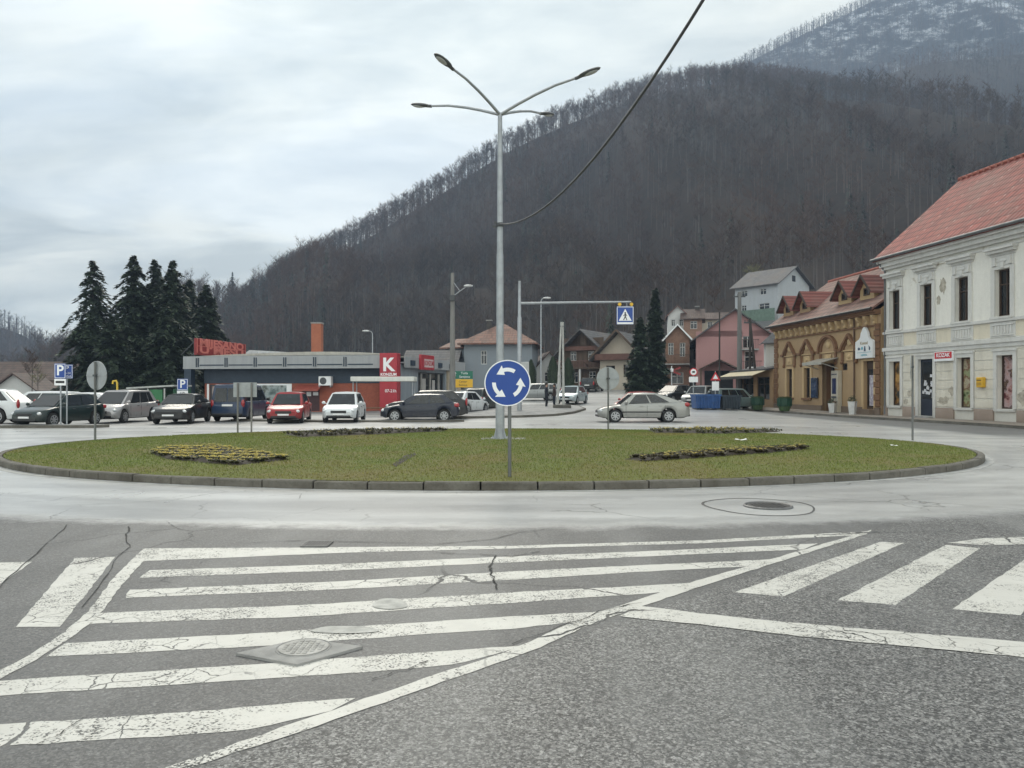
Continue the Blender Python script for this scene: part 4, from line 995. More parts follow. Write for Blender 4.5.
def make_car(name, label, cat, px, Y, heading, kind, paint_, z=None, group='cars parked or driving in the square', side_trim=False, pl=True, H=None, dirty_glass=None, letters=None):
    S = SPECS[kind]; L, W = S['L'], S['W']; H = H or S['H']
    x = WX(px,Y); z = zg(x,Y) if z is None else z
    t = thing(name, label, cat, (x,Y,z), R(heading), group)
    tx = [p[0] for p in S['top']]; tz = [p[1] for p in S['top']]
    r = S['r']; wx = [L/2 - s*L for s in S['wh']]
    NS = 84; ss = sorted(set(list(np.linspace(0,1,NS)) + [.004,.012,.988,.996]))
    def ztop(s): return float(np.mean(np.interp([s-.012,s,s+.012], tx, tz)))
    def hw(s): return W/2*(1 - .30*max(0,1-s/.13)**2.2 - .16*max(0,1-(1-s)/.11)**2.2)
    rings = []
    for s in ss:
        X = L/2 - s*L; zt = ztop(s); zb = .21 + .10*max(0,1-s/.06) + .12*max(0,1-(1-s)/.08)
        for wc in wx:
            q = (r+.055)**2-(X-wc)**2
            if q > 0: zb = max(zb, r + math.sqrt(q))
        zb = min(zb, zt-.06); h = hw(s); dzz = zt-zb
        rings.append([(X,0,zb),(X,h*.90,zb),(X,h*.975,zb+min(.05,dzz*.2)),(X,h*1.0,zb+dzz*.42),(X,h*.995,zb+dzz*.62),(X,h*.965,zb+dzz*.86),(X,h*.925,zt-.025*min(1,dzz*3)),(X,h*.86,zt),(X,h*.4,zt+.014),(X,0,zt+.018)])
    full = []
    for rg in rings: full.append(rg + [(p[0],-p[1],p[2]) for p in rg[-2:0:-1]])
    kk = len(full[0]); mb = MB(); mb.v = [p for rg in full for p in rg]
    for i in range(len(full)-1):
        for j in range(kk):
            mb.f.append((i*kk+j,(i+1)*kk+j,(i+1)*kk+(j+1)%kk,i*kk+(j+1)%kk)); 
            s = ss[i]; low = j in (0, kk-1) 
            mb.mi.append(1 if low else 0)
    mb.f.append(tuple(range(kk))); mb.mi.append(0); mb.f.append(tuple(range((len(full)-1)*kk,len(full)*kk))[::-1]); mb.mi.append(0)
    # cabin
    a_,b_,c_,d_ = S['g']; X = lambda s: L/2 - s*L
    wb_ = W/2*.90; wt_ = W/2*.70; zr = H-.05
    def ring4(za_off, f):   # f: 0 belt .. 1 roof edge
        fa = a_+(b_-a_)*f; fd = d_+(c_-d_)*f; ww = wb_+(wt_-wb_)*f
        zA = (ztop(a_)-.03)*(1-f)+(zr-.02)*f; zD = (ztop(d_)-.05)*(1-f)+zr*f
        return fa, fd, ww, zA, zD
    rows = []
    for f in (0,.5,1.0):
        fa, fd, ww, zA, zD = ring4(0,f); bul = .02*math.sin(math.pi*f)
        pts = []
        for k in range(7):
            s = fa+(fd-fa)*k/6; pts.append((X(s), ww+bul, zA+(zD-zA)*k/6 + (.022*math.sin(math.pi*k/6) if f==1 else 0)))
        rows.append(pts)
    cen = [(X(b_+.012+(c_-b_-.024)*k/6), wt_*.80, H-.018+.020*math.sin(math.pi*k/6)) for k in range(7)]
    mid = [(X(b_+.012+(c_-b_-.024)*k/6), 0, H-.0+.022*math.sin(math.pi*k/6)) for k in range(7)]
    rows += [cen, mid]
    base = len(mb.v); 
    for sgn in (1,-1):
        b0 = len(mb.v)
        for rw in rows: mb.v += [(p[0],p[1]*sgn,p[2]) for p in rw]
        for i in range(len(rows)-1):
            for k in range(6): mb.f.append((b0+i*7+k,b0+i*7+k+1,b0+(i+1)*7+k+1,b0+(i+1)*7+k)); mb.mi.append(0)
        if sgn == 1: bl = b0
        else: br_ = b0
    for i in range(len(rows)-2):
        for e_ in (0,6): mb.f.append((bl+i*7+e_,br_+i*7+e_,br_+(i+1)*7+e_,bl+(i+1)*7+e_)); mb.mi.append(0)
    for e_ in (0,6): mb.f.append((bl+3*7+e_,br_+3*7+e_,bl+4*7+e_)); mb.mi.append(0)
    if True:   # door shut lines, sills and bumper lips, kept in the body
        for s in ((.30,.53,.73) if kind != 'van' else (.27,.52)):
            for sg in (1,-1): mb.box(X(s)-.006,X(s)+.006,sg*hw(s)*.995-.004,sg*hw(s)*.995+.004,.34,ztop(s)-.12,1)
    body = mb.build('body', [paint_, M_UNDER], t, 38)
    # glass
    def bil(c, u, v): return c[0]*(1-u)*(1-v)+c[1]*u*(1-v)+c[2]*u*v+c[3]*(1-u)*v
    def pane(nm, c, u0,u1,v0,v1, off, k=1):
        c = [Vector(q) for q in c]; nr = (c[1]-c[0]).cross(c[3]-c[0]).normalized()*off
        q = [bil(c,u,v)+nr for u,v in ((u0,v0),(u1,v0),(u1,v1),(u0,v1))]; q2 = [p-nr*.9 for p in q]
        mb = MB(); mb.add(q+q2,[(0,1,2,3),(7,6,5,4),(0,4,5,1),(1,5,6,2),(2,6,7,3),(3,7,4,0)]); return mb.build(nm, M_GLASS, t)
    r0, r2 = rows[0], rows[2]
    fl, fr = r0[0], (r0[0][0],-r0[0][1],r0[0][2]); tl, tr_ = r2[0], (r2[0][0],-r2[0][1],r2[0][2])
    pane('windscreen', [fl,fr,tr_,tl], .06,.94,.10,.93, -.025)
    bl_, br2, tl2, tr2 = r0[6], (r0[6][0],-r0[6][1],r0[6][2]), r2[6], (r2[6][0],-r2[6][1],r2[6][2])
    if kind == 'van':
        pane('rear_window', [bl_,br2,tr2,tl2], .08,.48,.2,.85, .03); pane('rear_window', [bl_,br2,tr2,tl2], .52,.92,.2,.85, .03)
    else: pane('rear_window', [bl_,br2,tr2,tl2], .09,.91,.18,.90, .025)
    for sg in (1,-1):
        c = [(p[0],p[1]*sg,p[2]) for p in (r0[0],r0[6],r2[6],r2[0])]
        for (u0,u1) in S['win']: pane('side_window', c, u0,u1,.12,.92, .035*(sg))
    # wheels
    for wc in wx:
        for sg in (1,-1):
            yo = sg*(W/2-.012); yi = sg*(W/2-.20)
            mb = MB(); mb.tube([(wc,yi,r),(wc,yi+sg*.02,r),(wc,yo-sg*.03,r),(wc,yo,r)],[r*.9,r,r,r*.93],28); wh = mb.build('wheel', M_TYRE, t, 45)
            mb = MB(); rr_ = r*.67
            mb.tube([(wc,yo-sg*.01,r),(wc,yo+sg*.006,r)],[rr_,rr_*.96],24,mi=1)
            for k in range(24):
                a0,a1 = 2*math.pi*k/24,2*math.pi*(k+1)/24
                mb.add([(wc+q*math.cos(a),yo+sg*.010,r+q*math.sin(a)) for q,a in ((rr_*.84,a0),(rr_,a0),(rr_,a1),(rr_*.84,a1))],[(0,1,2,3)],0)
            for k in range(7):
                a = 2*math.pi*k/7+.3; M = Matrix.Translation((wc,yo+sg*.009,r)) @ Matrix.Rotation(-a,4,'Y'); mb.box(rr_*.12,rr_*.88,-.006,.006,-.028,.028,0,M)
            mb.tube([(wc,yo,r),(wc,yo+sg*.016,r)],rr_*.24,14,mi=0)
            mb.build('rim', [M_RIM, M_BLACK], wh, 30)
    # lights, grille, plates, mirrors, bumpers
    for sg in (1,-1):
        zh = ztop(.05)-.07; hl = MB(); 
        M = Matrix.Translation((X(.045),sg*hw(.045)*.80,zh-.04)) @ Matrix.Rotation(sg*R(-38),4,'Z')
        hl.ell((0,0,0),.10,.20,.085,14,8,M=M); hl.build('headlight', M_HEAD, t, 60)
        tl_ = MB(); zt_ = ztop(.95)-.13
        if kind in ('estate','van','mpv','suv'): tl_.ell((0,0,0),.07,.10,.22,12,8,M=Matrix.Translation((X(.985),sg*hw(.985)*.93,zt_)))
        else: tl_.ell((0,0,0),.16,.10,.11,12,8,M=Matrix.Translation((X(.965),sg*hw(.965)*.93,zt_)))
        tl_.build('taillight', M_TAIL, t, 60)
        mi_ = MB(); mi_.ell((0,0,0),.07,.10,.075,10,8,M=Matrix.Translation((X(a_+.075),sg*(W/2+.07),ztop(a_+.08)+.07))); mi_.box(X(a_+.075)-.02,X(a_+.075)+.02,min(sg*W/2*.85,sg*(W/2+.02)),max(sg*W/2*.85,sg*(W/2+.02)),ztop(.3)+.02,ztop(.3)+.05)
        mi_.build('mirror', paint_ if kind!='van' else M_BLACK, t, 60)
        for s in ((.47,.68) if kind!='van' else (.48,)):
            MB().bevbox(X(s)-.08,X(s)+.08,sg*hw(s)*.985-.015,sg*hw(s)*.985+.02,ztop(s)-.17,ztop(s)-.14,.006).build('door_handle', M_DGREY if kind!='lift' else paint_, t)
        if side_trim: MB().bevbox(X(.72),X(.245),sg*hw(.5)-.01,sg*hw(.5)+.014,.49,.545,.005).build('side_moulding', M_BLACK, t)
    MB().bevbox(L/2-.10,L/2+.012,-W*.22,W*.22,.47,.60,.01).build('grille', M_BLACK, t)
    MB().bevbox(L/2-.10,L/2+.006,-W*.34,W*.34,.27,.37,.01).build('air_intake', M_BLACK, t)
    if pl:
        MB().box(L/2+.0,L/2+.03,-.26,.26,.385,.465).build('number_plate', M_PLATE, t)
        MB().box(-L/2-.03,-L/2+.05,-.26,.26,.60 if kind!='van' else .78,.70 if kind!='van' else .88).build('number_plate', M_PLATE, t)
    MB().bevbox(-L/2-.02,-L/2+.14,-W*.40,W*.40,.30,.42,.02).build('bumper_strip', M_BLACK, t)
    return t
WHITE = car_paint('white car paint', (.62,.64,.65)); SILV = car_paint('silver car paint', (.27,.27,.255), .5); SILV2 = car_paint('pinkish silver car paint', (.40,.39,.39), .45)
BLK = car_paint('black car paint', (.008,.009,.010)); DGRN = car_paint('dark green car paint', (.008,.019,.018)); NAVY = car_paint('navy car paint', (.007,.011,.024)); VBLUE = car_paint('blue van paint', (.013,.032,.075))
REDP = car_paint('red car paint', (.27,.018,.022)); GREYP = car_paint('grey car paint', (.25,.26,.26), .4); LBLUE = car_paint('pale blue grey car paint', (.36,.42,.44), .3); TEAL = car_paint('grey green car paint', (.14,.19,.19), .2)
make_car('parked_car','white off-roader cut by the left edge of the photo','car',-22,36.5,186,'suv',WHITE)
make_car('parked_car','white estate behind the white off-roader, only its roof and windows showing','car',40,43,180,'estate',WHITE,H=1.52)
make_car('parked_car','dark green small hatchback behind the two parking sign posts','car',60,34.6,258,'hatch',DGRN)
make_car('parked_car','white hatchback mostly hidden between the dark green hatchback and the silver people carrier','car',84,43.5,182,'hatch',WHITE)
make_car('parked_car','silver people carrier parked behind the turned-aside round sign','car',123,38.6,267,'mpv',SILV2)
make_car('parked_car','black saloon with a pale bonnet reflection left of the blue van','car',183.5,37.8,276,'sedan',BLK)
make_car('parked_van','dark blue van seen from behind between the black saloon and the red hatchback','van',242,41.0,92,'van',VBLUE,H=1.9)
make_car('parked_car','red hatchback facing the viewer right of the blue van','car',290,38.4,277,'hatch',REDP,H=1.5)
make_car('parked_car','white hatchback facing the viewer in front of the brick wall','car',345,39.2,273,'hatch',WHITE,H=1.5)
make_car('parked_car','navy hatchback seen side-on, in front of a black off-roader','car',420.5,39.4,184,'hatch',NAVY,H=1.40)
make_car('parked_car','black off-roader half hidden behind the navy hatchback','car',427,42.6,183,'suv',BLK,H=1.58)
make_car('parked_car','white car with a red tail light beside the concrete utility pole','car',466,50,66,'hatch',WHITE)
make_car('parked_car','dark green car right of the white one under the green direction sign','car',482,53.5,70,'hatch',DGRN,H=1.55)
make_car('parked_car','dark red car peeping out left of the roundabout sign','car',494,57,72,'hatch',REDP)
make_car('parked_car','dark car half hidden right behind the roundabout sign','car',534,66,190,'estate',GREYP)
make_car('moving_car','silver five-door liftback driving left behind the round lawn','car',641.5,38.6,180,'lift',SILV,side_trim=True,z=0)
make_car('moving_car','silver hatchback coming down the street beside the A-shaped pole','car',572,61,249,'hatch',LBLUE)
make_car('parked_car','black car with its boot towards us behind the one coming down the street','car',592,83,70,'estate',BLK)
make_car('moving_car','red car with only roof and windscreen showing behind the silver liftback','car',638,49.5,232,'hatch',REDP)
make_car('parked_car','black hatchback parked left of the grey estate','car',674,63,222,'hatch',BLK)
make_car('parked_car','grey estate parked behind the bright blue skip','car',700,59.5,238,'estate',GREYP,H=1.52)
make_car('parked_car','blue-green car with a red tail light behind the dark skip','car',735,58.8,24,'estate',TEAL,H=1.6)

# ------------------------------------------------------------------ people
def person(label, px, Y, yaw, coat, trousers, z=None, h=1.74):
    x = WX(px,Y); z = zg(x,Y) if z is None else z
    k = h/1.74
    V = {'pel':(0,0,.95,.155,.12),'waist':(0,0,1.1,.15,.115),'chest':(0,0,1.32,.18,.125),'neckb':(0,0,1.47,.09,.08),'neck':(0,.0,1.52,.055,.055),'chin':(0,-.02,1.58,.075,.085),'head':(0,-.01,1.67,.085,.10),'crown':(0,0,1.735,.05,.06)}
    order = ['pel','waist','chest','neckb','neck','chin','head','crown']
    verts = [V[o][:3] for o in order]; rad = [V[o][3:] for o in order]; ed = [(i,i+1) for i in range(7)]
    for s in (1,-1):
        b = len(verts)
        verts += [(s*.10,0,.86),(s*.11,-.02,.5),(s*.115,.02,.1),(s*.12,-.13,.04)]; rad += [(.095,.10),(.065,.07),(.048,.05),(.04,.035)]
        ed += [(0,b),(b,b+1),(b+1,b+2),(b+2,b+3)]
        b = len(verts)
        verts += [(s*.185,0,1.40),(s*.235,.03,1.13),(s*.225,-.10,.90),(s*.215,-.14,.82)]; rad += [(.065,.065),(.052,.052),(.04,.04),(.035,.03)]
        ed += [(2,b),(b,b+1),(b+1,b+2),(b+2,b+3)]
    me = bpy.data.meshes.new('person'); me.from_pydata([(a*k,b_*k,c*k) for a,b_,c in verts], ed, [])
    m, n, l, bs = nodes_of('person clothes '+label[:14])
    tc = n.new('ShaderNodeTexCoord').outputs['Object']; sp = n.new('ShaderNodeSeparateXYZ'); l.new(tc, sp.inputs[0])
    c = ramp(n, l, math_(n, l, 'DIVIDE', sp.outputs[2], 2.0), [(0,(.01,.01,.01)),(.045,trousers),(.415,coat),(.765,(.42,.26,.19))], 'CONSTANT')
    l.new(mixc(n, l, mapr(n, l, noise(n, l, tc, 9, 4), .3,.7,0,.4), c, (.01,.01,.012)), bs.inputs['Base Color']); bs.inputs['Roughness'].default_value = .85
    me.materials.append(m)
    o = bpy.data.objects.new('person', me); COL.objects.link(o)
    sk = o.modifiers.new('skin','SKIN'); sk.use_smooth_shade = True
    for i, rr_ in enumerate(rad): me.skin_vertices[0].data[i].radius = (rr_[0]*k, rr_[1]*k); me.skin_vertices[0].data[i].use_root = (i == 0)
    o.modifiers.new('sub','SUBSURF').levels = 2
    o.location = (x,Y,z); o.rotation_euler = (0,0,R(yaw)); tag(o, label, 'person', 'people talking at the roadside')
    mb = MB(); mb.ell((0,.015*k,1.70*k),.098*k,.115*k,.095*k,14,8); mb.build('hair', mat('dark hair',(.02,.016,.013),.8), o, 60)
person('person in dark clothes standing with hands in front, left of the A-shaped pole', 546.5, 56, 70, (.02,.024,.035), (.014,.016,.024), h=1.8)
person('person in a dark brownish coat standing close to the A-shaped pole', 554.3, 56.5, -75, (.05,.03,.026), (.014,.02,.035), h=1.72)
# ------------------------------------------------------------------ buildings
M_WFRAME = mat('white window frame', (.55,.55,.54), .6, var=.12)
M_BFRAME = mat('brown window frame', (.06,.035,.022), .6, var=.2)
def window(parent, a, b, c, d, depth=.2, y=0.0, fm=None, cross=True, name='window', pane=None, fw=.06, curtain=False):
    """frame and pane set back in an opening x a..b, z c..d of a wall facing -y"""
    yy = y+depth; fm = fm or M_WFRAME
    mb = MB(); mb.box(a,a+fw,yy-.05,yy+.02,c,d); mb.box(b-fw,b,yy-.05,yy+.02,c,d); mb.box(a+fw,b-fw,yy-.048,yy+.02,c,c+fw); mb.box(a+fw,b-fw,yy-.048,yy+.02,d-fw,d)
    if cross:
        m_ = (a+b)/2; mb.box(m_-.03,m_+.03,yy-.045,yy+.02,c+fw,d-fw); zt = c+(d-c)*.68; mb.box(a+fw,m_-.03,yy-.043,yy+.02,zt-.03,zt+.03); mb.box(m_+.03,b-fw,yy-.043,yy+.02,zt-.03,zt+.03)
    fo = mb.build(name, fm, parent)
    MB().box(a+.01,b-.01,yy+.021,yy+.05,c+.01,d-.01).build('pane', pane or M_GLASS, fo)
    if curtain:
        pass
    return fo

def shell(parent, W, D, z1, front_holes, m_wall, z0=-.6, left_holes=(), depth=.22, right_holes=()):
    """four walls; front at y=0 facing -y, left side at x=0"""
    mb = MB(); mb.wall(W, z0, z1, list(front_holes), depth)
    mb.add([(W,0,z0),(W,D,z0),(W,D,z1),(W,0,z1)],[(0,1,2,3)]); mb.add([(W,D,z0),(0,D,z0),(0,D,z1),(W,D,z1)],[(0,1,2,3)])
    mb.add([(0,D,z0),(0,0,z0),(0,0,z1),(0,D,z1)],[(0,1,2,3)])
    return mb.build('wall', m_wall, parent, fixn=False)

def slab_quad(mb, q, th, mi=0):
    """roof plane: quad (or tri) thickened downwards"""
    q = [Vector(p) for p in q]; nr = (q[1]-q[0]).cross(q[-1]-q[0]).normalized()
    if nr.z < 0: q = q[::-1]; nr = -nr
    k = len(q); vs = q + [p - Vector((0,0,th)) for p in q]
    mb.add(vs, [tuple(range(k)), tuple(range(k,2*k))[::-1]] + [(i,k+i,k+(i+1)%k,(i+1)%k) for i in range(k)], mi); return mb

def poster_mat(name, cols, scale=3.0):
    m, n, l, bs = nodes_of(name); tc = n.new('ShaderNodeTexCoord').outputs['Object']
    wq = n.new('ShaderNodeTexNoise'); wq.inputs['Scale'].default_value = scale; wq.inputs['Detail'].default_value = 3; l.new(tc, wq.inputs[0])
    f = mapr(n, l, noise(n, l, tc, scale*.9, 4, .6), .3, .7, 0, 1)
    c = ramp(n, l, f, [(i/(len(cols)-1), c) for i, c in enumerate(cols)])
    l.new(c, bs.inputs['Base Color']); bs.inputs['Roughness'].default_value = .25; return m

# ---- white corner building
A, B = Vector((21.6,44.5)), Vector((23.06,34.6)); rot = math.atan2(B.y-A.y,B.x-A.x)
t = thing('corner_building', 'large white two-storey building with peeling plaster and a red tiled roof on the right', 'building', (A.x,A.y,.10), rot)
m_wh = plaster('white plaster', (.74,.72,.66), dirt=(.36,.33,.28), amount=.45, crack=True); m_trim = plaster('grey white stucco', (.60,.59,.56), dirt=(.26,.25,.22), amount=.55)
W = 19.0; D = 10.0; EV = 9.05
up = [.95+2.62*i for i in range(7)]   # window axes
hu = [(u-.46,u+.46,4.95,7.15) for u in up]; hl_ = []
gl = [.98,None,6.35,8.97,11.6,None,16.8]
for i,u in enumerate(gl):
    if u: hl_.append((u-.48,u+.48,.62,3.12))
DR = 3.55; hl_.append((DR-.58,DR+.58,.12,3.15)); hl_.append((14.2-.58,14.2+.58,.12,3.15))
shell(t, W, D, EV, hu+hl_, m_wh, depth=.28)
# gable ends
RH = 13.95
MB().add([(0,0,EV),(0,D,EV),(0,D/2,RH-.1)],[(0,2,1)]).build('gable', m_wh, t, fixn=False); MB().add([(W,0,EV),(W,D,EV),(W,D/2,RH-.1)],[(0,1,2)]).build('gable', m_wh, t, fixn=False)
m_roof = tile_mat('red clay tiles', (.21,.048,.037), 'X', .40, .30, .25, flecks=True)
mb = MB(); slab_quad(mb, [(-.25,-.62,EV+.0),(W+.25,-.62,EV+.0),(W+.25,D/2,RH),(-.25,D/2,RH)], .16); slab_quad(mb, [(W+.25,D+.6,EV),(-.25,D+.6,EV),(-.25,D/2+.002,RH),(W+.25,D/2+.002,RH)], .16)
rf = mb.build('roof', m_roof, t)
MB().tube([(-.27,D/2,RH+.02),(W+.27,D/2,RH+.02)],.13,10).build('ridge_tiles', mat('ridge tile',(.30,.09,.065),.8,var=.3), rf)
for i in range(44): MB().box(.1+i*.44,.16+i*.44,D/2-.25,D/2-.15,RH-.12,RH+.07).build('ridge_clip', mat('ridge clip',(.32,.13,.1),.8,var=.2), rf)
MB().tube([(-.3,-.68,EV-.04),(W+.3,-.68,EV-.04)],.085,8).build('gutter', mat('zinc gutter',(.15,.155,.16),.5,metal=.4), rf, 60)
mb = MB(); mb.box(-.05,W+.05,-.50,0,EV-.28,EV-.05); mb.box(-.04,W+.04,-.34,-.0,EV-.50,EV-.28); mb.box(-.03,W+.03,-.18,0,EV-.66,EV-.50); mb.box(-.01,W+.01,-.06,0,EV-.86,EV-.80)
mb.box(-.03,W+.03,-.16,0,3.72,3.92); mb.box(-.02,W+.02,-.09,0,3.52,3.72); mb.box(-.03,W+.03,-.12,0,4.70,4.84)
mb.build('cornice', m_trim, t)
m_cream = plaster('cream panel plaster', (.66,.60,.48), dirt=(.3,.27,.2), amount=.4)
edges = [0]+[q for u in up for q in (u-.62,u+.62)]+[W]
for i in range(0,len(edges),2):
    if edges[i+1]-edges[i] > .25: MB().box(edges[i]+.06,edges[i+1]-.06,-.012,0,3.98,4.66).build('parapet_panel', m_cream, t)
for i,u in enumerate(up):
    a,b,c,d = hu[i]
    window(t,a,b,c,d,.24,fm=M_BFRAME,fw=.07)
    mb = MB(); mb.box(a-.24,a,-.07,0,c-.1,d+.12); mb.box(b,b+.24,-.07,0,c-.1,d+.12); mb.box(a,b,-.06,0,d,d+.14)
    mb.box(a-.2,b+.2,-.05,0,d+.16,d+.62); mb.box(a-.30,b+.30,-.05,0,d+.64,d+.76); mb.box(a-.38,b+.38,-.24,0,d+.76,d+.90); mb.box(a-.44,b+.44,-.34,0,d+.90,d+1.02)
    for q in (-.1,b-a-.1+.0): mb.box(a+q,a+q+.2,-.12,-.05,d+.18,d+.55)
    mb.box((a+b)/2-.12,(a+b)/2+.12,-.11,-.05,d+.05,d+.45); mb.ell(((a+b)/2,-.07,d+.38),.3,.06,.1,10,6)
    mb.build('window_surround', m_trim, t)
    MB().box(a-.22,b+.22,-.15,-.0,c-.12,c-.02).build('sill', m_trim, t)
    mb = MB(); mb.box(a-.3,b+.3,-.04,0,3.96,4.68); 
    for k in range(7): mb.box(a-.14+k*.18,a-.06+k*.18,-.075,-.04,4.12,4.50)
    mb.box(a-.2,b+.2,-.085,-.04,4.52,4.58); mb.box(a-.2,b+.2,-.085,-.04,4.04,4.10)
    mb.build('balustrade_panel', m_trim, t)
# rusticated ground floor
m_plin = plaster('stained plinth', (.40,.32,.27), dirt=(.16,.12,.09), amount=.7)
m_rust = plaster('cream rustication', (.66,.62,.53), dirt=(.24,.20,.15), amount=.65, crack=True)
openings = sorted([(h[0]-.22,h[1]+.22) for h in hl_]); xs_ = [0]+[q for o in openings for q in o]+[W]
for i in range(0,len(xs_),2):
    a,b = xs_[i],xs_[i+1]
    if b-a < .15: continue
    z = .62; mb = MB()
    while z < 3.4:
        mb.box(a+.02,b-.02,-.045,0,z+.022,min(z+.46,3.46)-.022); z += .46
    mb.build('rustication', m_rust, t)
for i in range(0,len(xs_),2):
    if xs_[i+1]-xs_[i] > .1: MB().box(xs_[i],xs_[i+1],-.085,0,-.1,.58).build('plinth', m_plin, t)
posters = [poster_mat('poster of a loaf', [(.02,.015,.012),(.03,.03,.02),(.25,.12,.03),(.5,.28,.08),(.10,.05,.03)], 1.3),
           poster_mat('poster of greens', [(.03,.05,.015),(.30,.34,.18),(.18,.07,.04),(.45,.40,.28),(.05,.03,.02)], 1.8),
           poster_mat('poster of sweets', [(.12,.03,.035),(.40,.22,.20),(.45,.33,.33),(.07,.03,.02),(.35,.25,.17),(.5,.42,.42)], 2.0)]
k = 0
for h in hl_:
    a,b,c,d = h; door = c < .3
    mb = MB(); mb.box(a-.2,a,-.09,0,c if not door else .02,d+.2); mb.box(b,b+.2,-.09,0,c if not door else .02,d+.2); mb.box(a,b,-.085,0,d,d+.2)
    mb.box(a-.26,b+.26,-.13,0,d+.20,d+.30)
    mb.build('door_surround' if door else 'window_surround', m_trim, t)
    if door:
        dr = MB(); dr.box(a,b,.10,.16,c,d); dr = dr.build('door', mat('dark navy door',(.012,.018,.035),.4,var=.2), t)
        MB().box(a+.12,b-.12,.085,.101,c+.9,d-.15).build('pane', M_GLASS, dr); MB().box(b-.22,b-.18,.03,.09,c+.95,c+1.25).build('handle', M_GALV, dr)
        mb = MB(); 
        for q in range(14): 
            cx_,cz_ = random.uniform(a+.22,b-.22), random.uniform(c+1.2,c+2.2); mb.add([(cx_-.1,.083-q*.0006,cz_-.07),(cx_+.08,.083-q*.0006,cz_-.08),(cx_+.1,.083-q*.0006,cz_+.07),(cx_-.07,.083-q*.0006,cz_+.09)],[(0,1,2,3)])
        mb.build('notice', mat('notice paper',(.6,.6,.62),.5,var=.3,scale=6), dr, fixn=False)
        MB().box(a-.05,b+.05,-.35,-.09,-.1,.11).build('step', m_conc, t)
    else:
        window(t,a,b,c,d,.26,fm=M_BFRAME,cross=False,pane=posters[k%3],name='shop_window'); k += 1
        MB().box(a-.12,b+.12,-.14,-.0,c-.12,c-.005).build('sill', m_trim, t)
# shop sign, letter box, downpipe
s_ = MB().bevbox(4.40,5.75,-.20,-.10,2.98,3.48,.015).build('shop_sign', M_WHITE, t)
MB().box(4.45,5.70,-.206,-.199,3.12,3.45).build('sign_face', M_RED, s_); lettering('KOZAK', .29, M_WHITE, s_, (5.07,-.208,3.285), bold=.006)
y_ = MB().bevbox(7.42,7.82,-.27,-.05,1.62,2.12,.03).build('letter_box', mat('yellow letter box',(.62,.36,.02),.45,var=.12), t); MB().box(7.48,7.76,-.275,-.268,1.95,1.99).build('slot', M_BLACK, y_)
MB().box(7.45,7.79,-.274,-.269,1.72,1.86).build('lettering_plate', mat('letter box label',(.45,.26,.02),.5), y_)
MB().tube([(.12,-.08,.1),(.12,-.08,EV-.7),(.12,-.5,EV-.2)],.055,8).build('downpipe', mat('zinc gutter',(.15,.155,.16),.5), t, 50)
# bare brick patches low on the wall and under the eaves
mb = MB(); m_patch2 = mat('fallen plaster patch', (.42,.38,.31), .9, var=.5, scale=4)
def blob(cx, cz, rx, rz, y, seed):
    r_ = random.Random(seed); pts = [(cx+rx*math.cos(a)*r_.uniform(.55,1.1), y, cz+rz*math.sin(a)*r_.uniform(.5,1.1)) for a in [2*math.pi*i/16 for i in range(16)]]
    MB().add(pts, [tuple(range(16))]).build('bare_patch', m_patch2, t, fixn=False)
blob(4.9,.95,.5,.28,-.0475,1); blob(5.5,1.45,.25,.3,-.0475,2); blob(2.3,1.3,.3,.25,-.0475,3); blob(10.2,1.2,.6,.5,-.0475,4); blob(1.9,.85,.25,.2,-.0475,5)
blob(3.9,8.05,1.2,.10,-.064,6); blob(4.8,6.9,.30,.55,-.003,7); blob(4.5,6.2,.2,.3,-.003,9)

# ---- ochre building
Dp, Cp = Vector((20.2,59.0)), Vector((21.58,44.95)); rot = math.atan2(Cp.y-Dp.y,Cp.x-Dp.x); W = (Cp-Dp).length
t = thing('ornate_building', 'ochre building with arched hood mouldings and dormers in a red tiled roof', 'building', (Dp.x,Dp.y,.10), rot)
m_och = plaster('ochre plaster', (.36,.245,.135), dirt=(.20,.12,.055), amount=.35); m_brn = plaster('brown stucco', (.17,.085,.04), dirt=(.09,.05,.03), amount=.4); m_lt = plaster('light ochre stucco', (.46,.33,.18), dirt=(.25,.15,.07), amount=.3)
EV = 6.3; D = 9.0
holes = [(2.05,2.95,.95,3.05),(4.75,5.65,.95,3.05),(7.35,8.85,.05,3.2),(9.75,10.45,2.75,3.2),(12.35,13.45,.35,3.25)]
shell(t, W, D, EV, holes, m_och, depth=.25)
RH = 9.9
MB().add([(0,0,EV),(0,D,EV),(0,D/2,RH-.1)],[(0,2,1)]).build('gable', m_och, t, fixn=False); MB().add([(W,0,EV),(W,D,EV),(W,D/2,RH-.1)],[(0,1,2)]).build('gable', m_och, t, fixn=False)
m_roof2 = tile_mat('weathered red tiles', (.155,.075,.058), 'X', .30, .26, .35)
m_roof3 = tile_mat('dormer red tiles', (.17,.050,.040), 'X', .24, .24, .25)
mb = MB(); slab_quad(mb, [(-.3,-.55,EV+.02),(W+.0,-.55,EV+.02),(W+.0,D/2,RH),(-.3,D/2,RH)], .14); slab_quad(mb, [(W,D+.5,EV),(-.3,D+.5,EV),(-.3,D/2+.002,RH),(W,D/2+.002,RH)], .14)
rf = mb.build('roof', m_roof2, t); MB().tube([(-.3,D/2,RH+.02),(W,D/2,RH+.02)],.11,8).build('ridge_tiles', mat('ridge tile',(.30,.09,.065),.8), rf)
MB().tube([(-.3,-.6,EV),(W,-.6,EV)],.08,8).build('gutter', mat('dark gutter',(.03,.026,.024),.5), rf, 60)
sl = (RH-EV)/(D/2+.55)
